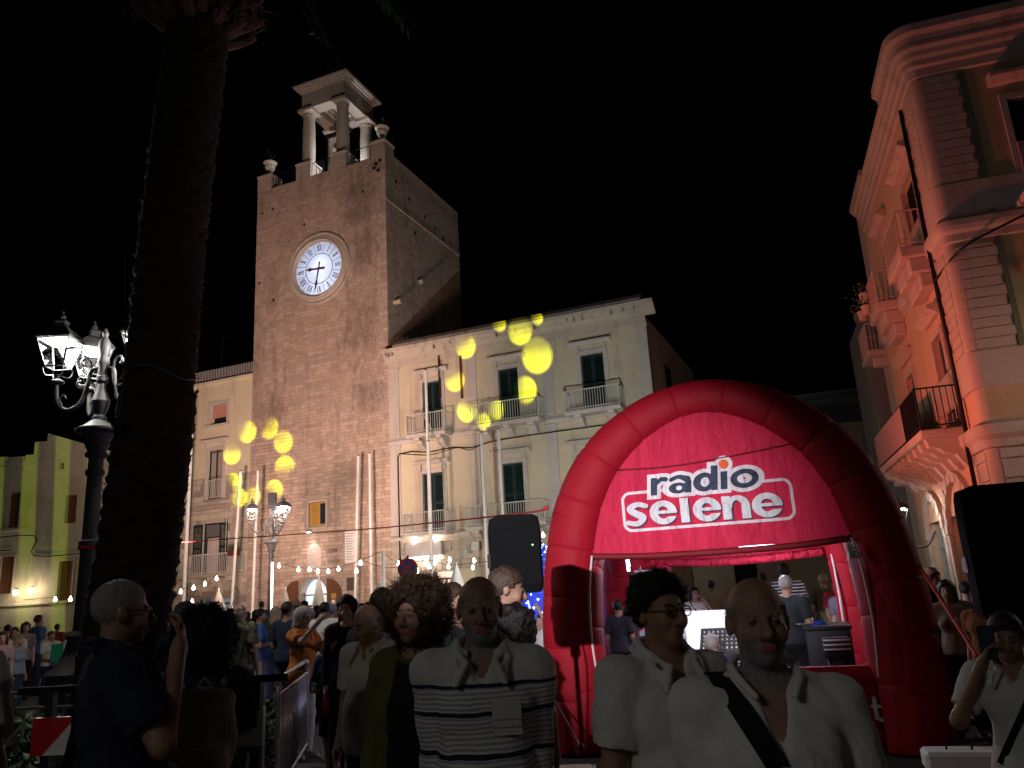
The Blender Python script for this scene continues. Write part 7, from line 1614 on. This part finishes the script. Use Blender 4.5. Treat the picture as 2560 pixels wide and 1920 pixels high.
for k,(x,yt,Y,f,top,hr,lab) in enumerate([(1700,1462,16,30,(.04,.05,.05),'brown','person in dark clothes at the left of the rear booth opening'),(1776,1452,19,180,(.3,.22,.12),'brown','person in tan seen right of the woman with glasses through the booth'),(1903,1432,17,200,(.08,.02,.03),'brown','person in dark red behind the head of the strap man'),(2055,1435,15,160,(.10,.09,.04),'blond','fair haired person in olive near the right booth post'),(2085,1440,14,15,(.25,.02,.03),'brown','person in red at the right booth post'),(2102,1452,12.8,-40,(.16,.15,.20),'black','person in grey violet beside the right booth post'),(1530,1462,13,170,(.5,.5,.5),'white','bald person in white seen through the narrow left booth window'),(1545,1500,12.2,150,(.03,.03,.04),'black','person in dark clothes in the narrow left booth window')]):
    P1(lab,x,yt,Y,f,skin=k%3,h=.018,hair=('balding' if k==6 else 'short',hr),top=top,bottom=BLK,detail=False,group='people seen through the booth')
# ---- right of the booth, under the arches
for k,(x,yt,Y,f,top,hr,st,sex,lab) in enumerate([(2328,1422,9.6,20,(.03,.03,.03),'blond','long','f','fair haired woman in dark clothes right of the inflatable'),(2362,1452,9.0,-30,(.20,.17,.12),'brown','long','f','woman with long hair in tan right of the inflatable'),(2410,1455,10.5,160,(.07,.02,.09),'black','short','m','person in violet in the shade of the right loudspeaker'),(2440,1470,8.6,-60,(.18,.07,.02),'black','short','m','person in a rust orange top below the right loudspeaker'),(2300,1480,12.5,30,(.1,.11,.12),'brown','short','m','person farther back along the arcade right of the inflatable'),(2470,1480,12,0,(.03,.04,.12),'black','short','m','person in dark blue almost hidden by the right loudspeaker')]):
    P1(lab,x,yt,Y,f,sex=sex,skin=k%3,h=.016,hair=(st,hr),top=top,bottom=BLK,detail=False,group='people under the arcade')
# ---- arm raised by the light cone
P1('bare armed person with a raised fist by the blue lights',1352,1535,12.0,-60,hadj=0,skin=2,h=MID,hair=('none','black') if False else ('short','black'),top=(.6,.6,.62),bottom=(.5,.5,.52),sleeve='none',arms=('up','down'),group='people in the square')
# ---- crowd in the square, each with its own clothes
rc=random.Random(31)
mid=[(505,1532,17,'pale blue shirt','man',(.28,.33,.42),'black','short',170),(552,1528,16,'light blue shirt and dark hair','man',(.30,.36,.46),'black','short',175),(580,1522,20,'yellow top','woman',(.45,.34,.06),'brown','tail',165),(540,1526,22,'orange brown top','person',(.32,.17,.08),'auburn','bob',160),(618,1530,21,'white blouse','woman',(.55,.52,.5),'brown','bob',190),(690,1518,15.5,'dark green top and long fair hair','woman',(.035,.05,.03),'blond','long',185),(720,1505,12.5,'navy jacket','man',(.02,.025,.05),'brown','short',150),(742,1498,16,'dark blue jacket and bald crown','man',(.025,.03,.05),'brown','balding',200),(700,1530,18,'grey top','person',(.16,.16,.17),'brown','bob',150),(762,1502,20,'black shirt','man',BLK,'black','short',180),(775,1520,14,'red shirt','man',(.3,.03,.04),'grey','short',170),(793,1515,18,'beige top','woman',(.4,.34,.28),'black','tail',170),(812,1506,13,'white shirt with grey straps','man',(.62,.62,.6),'black','short',195),(830,1508,13.6,'grey shirt and cropped hair','man',(.15,.16,.2),'grey','thin',170),(790,1530,23,'dark coat','person',(.05,.05,.06),'black','short',180),(905,1510,17,'brown top behind the cream shirt man','woman',(.2,.12,.08),'brown','bob',180),(920,1505,22,'dark grey top','man',(.08,.08,.09),'black','short',175),(1000,1510,19,'maroon top','person',(.12,.03,.04),'black','short',190),(640,1525,25,'black dress','woman',BLK,'black','long',180),(655,1500,27,'navy top far back by the lamp post','man',(.03,.04,.08),'black','short',180),(600,1535,28,'cream top','woman',(.5,.46,.4),'brown','tail',170),(735,1535,26,'blue denim jacket','person',(.08,.12,.22),'brown','short',175),(870,1530,25,'pink top','woman',(.45,.2,.22),'brown','bob',185),(1095,1520,16,'green top by the shop','person',(.10,.13,.06),'brown','short',180),(1110,1530,12,'dark top by the shop','woman',(.06,.05,.05),'brown','tail',190),(480,1530,14,'olive T-shirt at the palm edge','man',(.12,.13,.09),'grey','short',175),(440,1520,9.5,'grey green shirt beside the palm','man',(.16,.17,.14),'grey','short',170)]
for k,(x,yt,Y,lab,who,top,hr,st,f) in enumerate(mid):
    P1('%s in %s in the crowd before the tower'%(who,lab),x,yt,Y,f+rc.uniform(-12,12),skin=k%3,sex='f' if who=='woman' else 'm',h=.017 if Y<18 else .021,hair=(st,hr),top=top,bottom=rc.choice([BLK,DEN,(.1,.09,.08)]),detail=False,fat=rc.uniform(0,.5),sleeve=rc.choice(['short','short','long']),arms=(rc.choice(['down','cross','front','bent']),rc.choice(['down','down','bent'])),group='crowd before the tower')
left=[(130,1578,18.0,60,(.52,.50,.47),'brown','short','man in a white polo holding a green folder left of the lamp','m',('front','front')),(99,1538,20,150,(.07,.12,.28),'brown','short','man in a blue shirt taller than the rest left of the lamp post','m',('down','down')),(66,1556,19,40,(.22,.19,.17),'brown','bob','woman in beige in the blurred group at the left','f',('down','bent')),(38,1568,17,20,(.5,.45,.42),'brown','short','man in pale pink shirt in the blurred group at the left','m',('down','down')),(22,1562,21,160,(.12,.13,.16),'black','short','man in grey at the left end of the crowd','m',('down','down')),(50,1590,16,80,(.2,.26,.33),'blond','long','fair woman in pale denim at the left','f',('down','down')),(168,1580,21,-70,(.55,.53,.52),'grey','short','person in white just behind the near lamp post','m',('bent','down')),(84,1575,23,0,(.06,.06,.07),'black','tail','woman in black between the pale shirts at the left','f',('down','down')),(8,1580,15,30,(.36,.24,.24),'brown','bob','woman in rose at the very left edge','f',('down','down')),(145,1560,24,180,(.25,.06,.05),'brown','short','person in a red top behind the white polo man','m',('down','down'))]
def folder_g(o): MB().cbox(-.16,.16,-.01,.01,-.02,.36,.004).build('cover',clo((.01,.22,.12)),o); MB().box(-.15,.15,.0105,.014,-.01,.35).build('sheets',M_white,o)
for k,(x,yt,Y,f,top,hr,st,lab,sex,ar) in enumerate(left):
    ex=(('held',1,'green_folder','green folder in the hands of the man in the white polo','folder',(-.03,-.02,.05),folder_g,.3),) if k==0 else ()
    P1(lab,x,yt,Y,f,hadj=0,skin=k%3,sex=sex,h=.016 if k==0 else .02,hair=(st,hr),top=top,bottom=NAVY if k==0 else rc.choice([BLK,DEN]),detail=False,arms=ar,extras=ex,collar=(k==0),group='crowd at the left')
S.cycles.use_adaptive_sampling=True
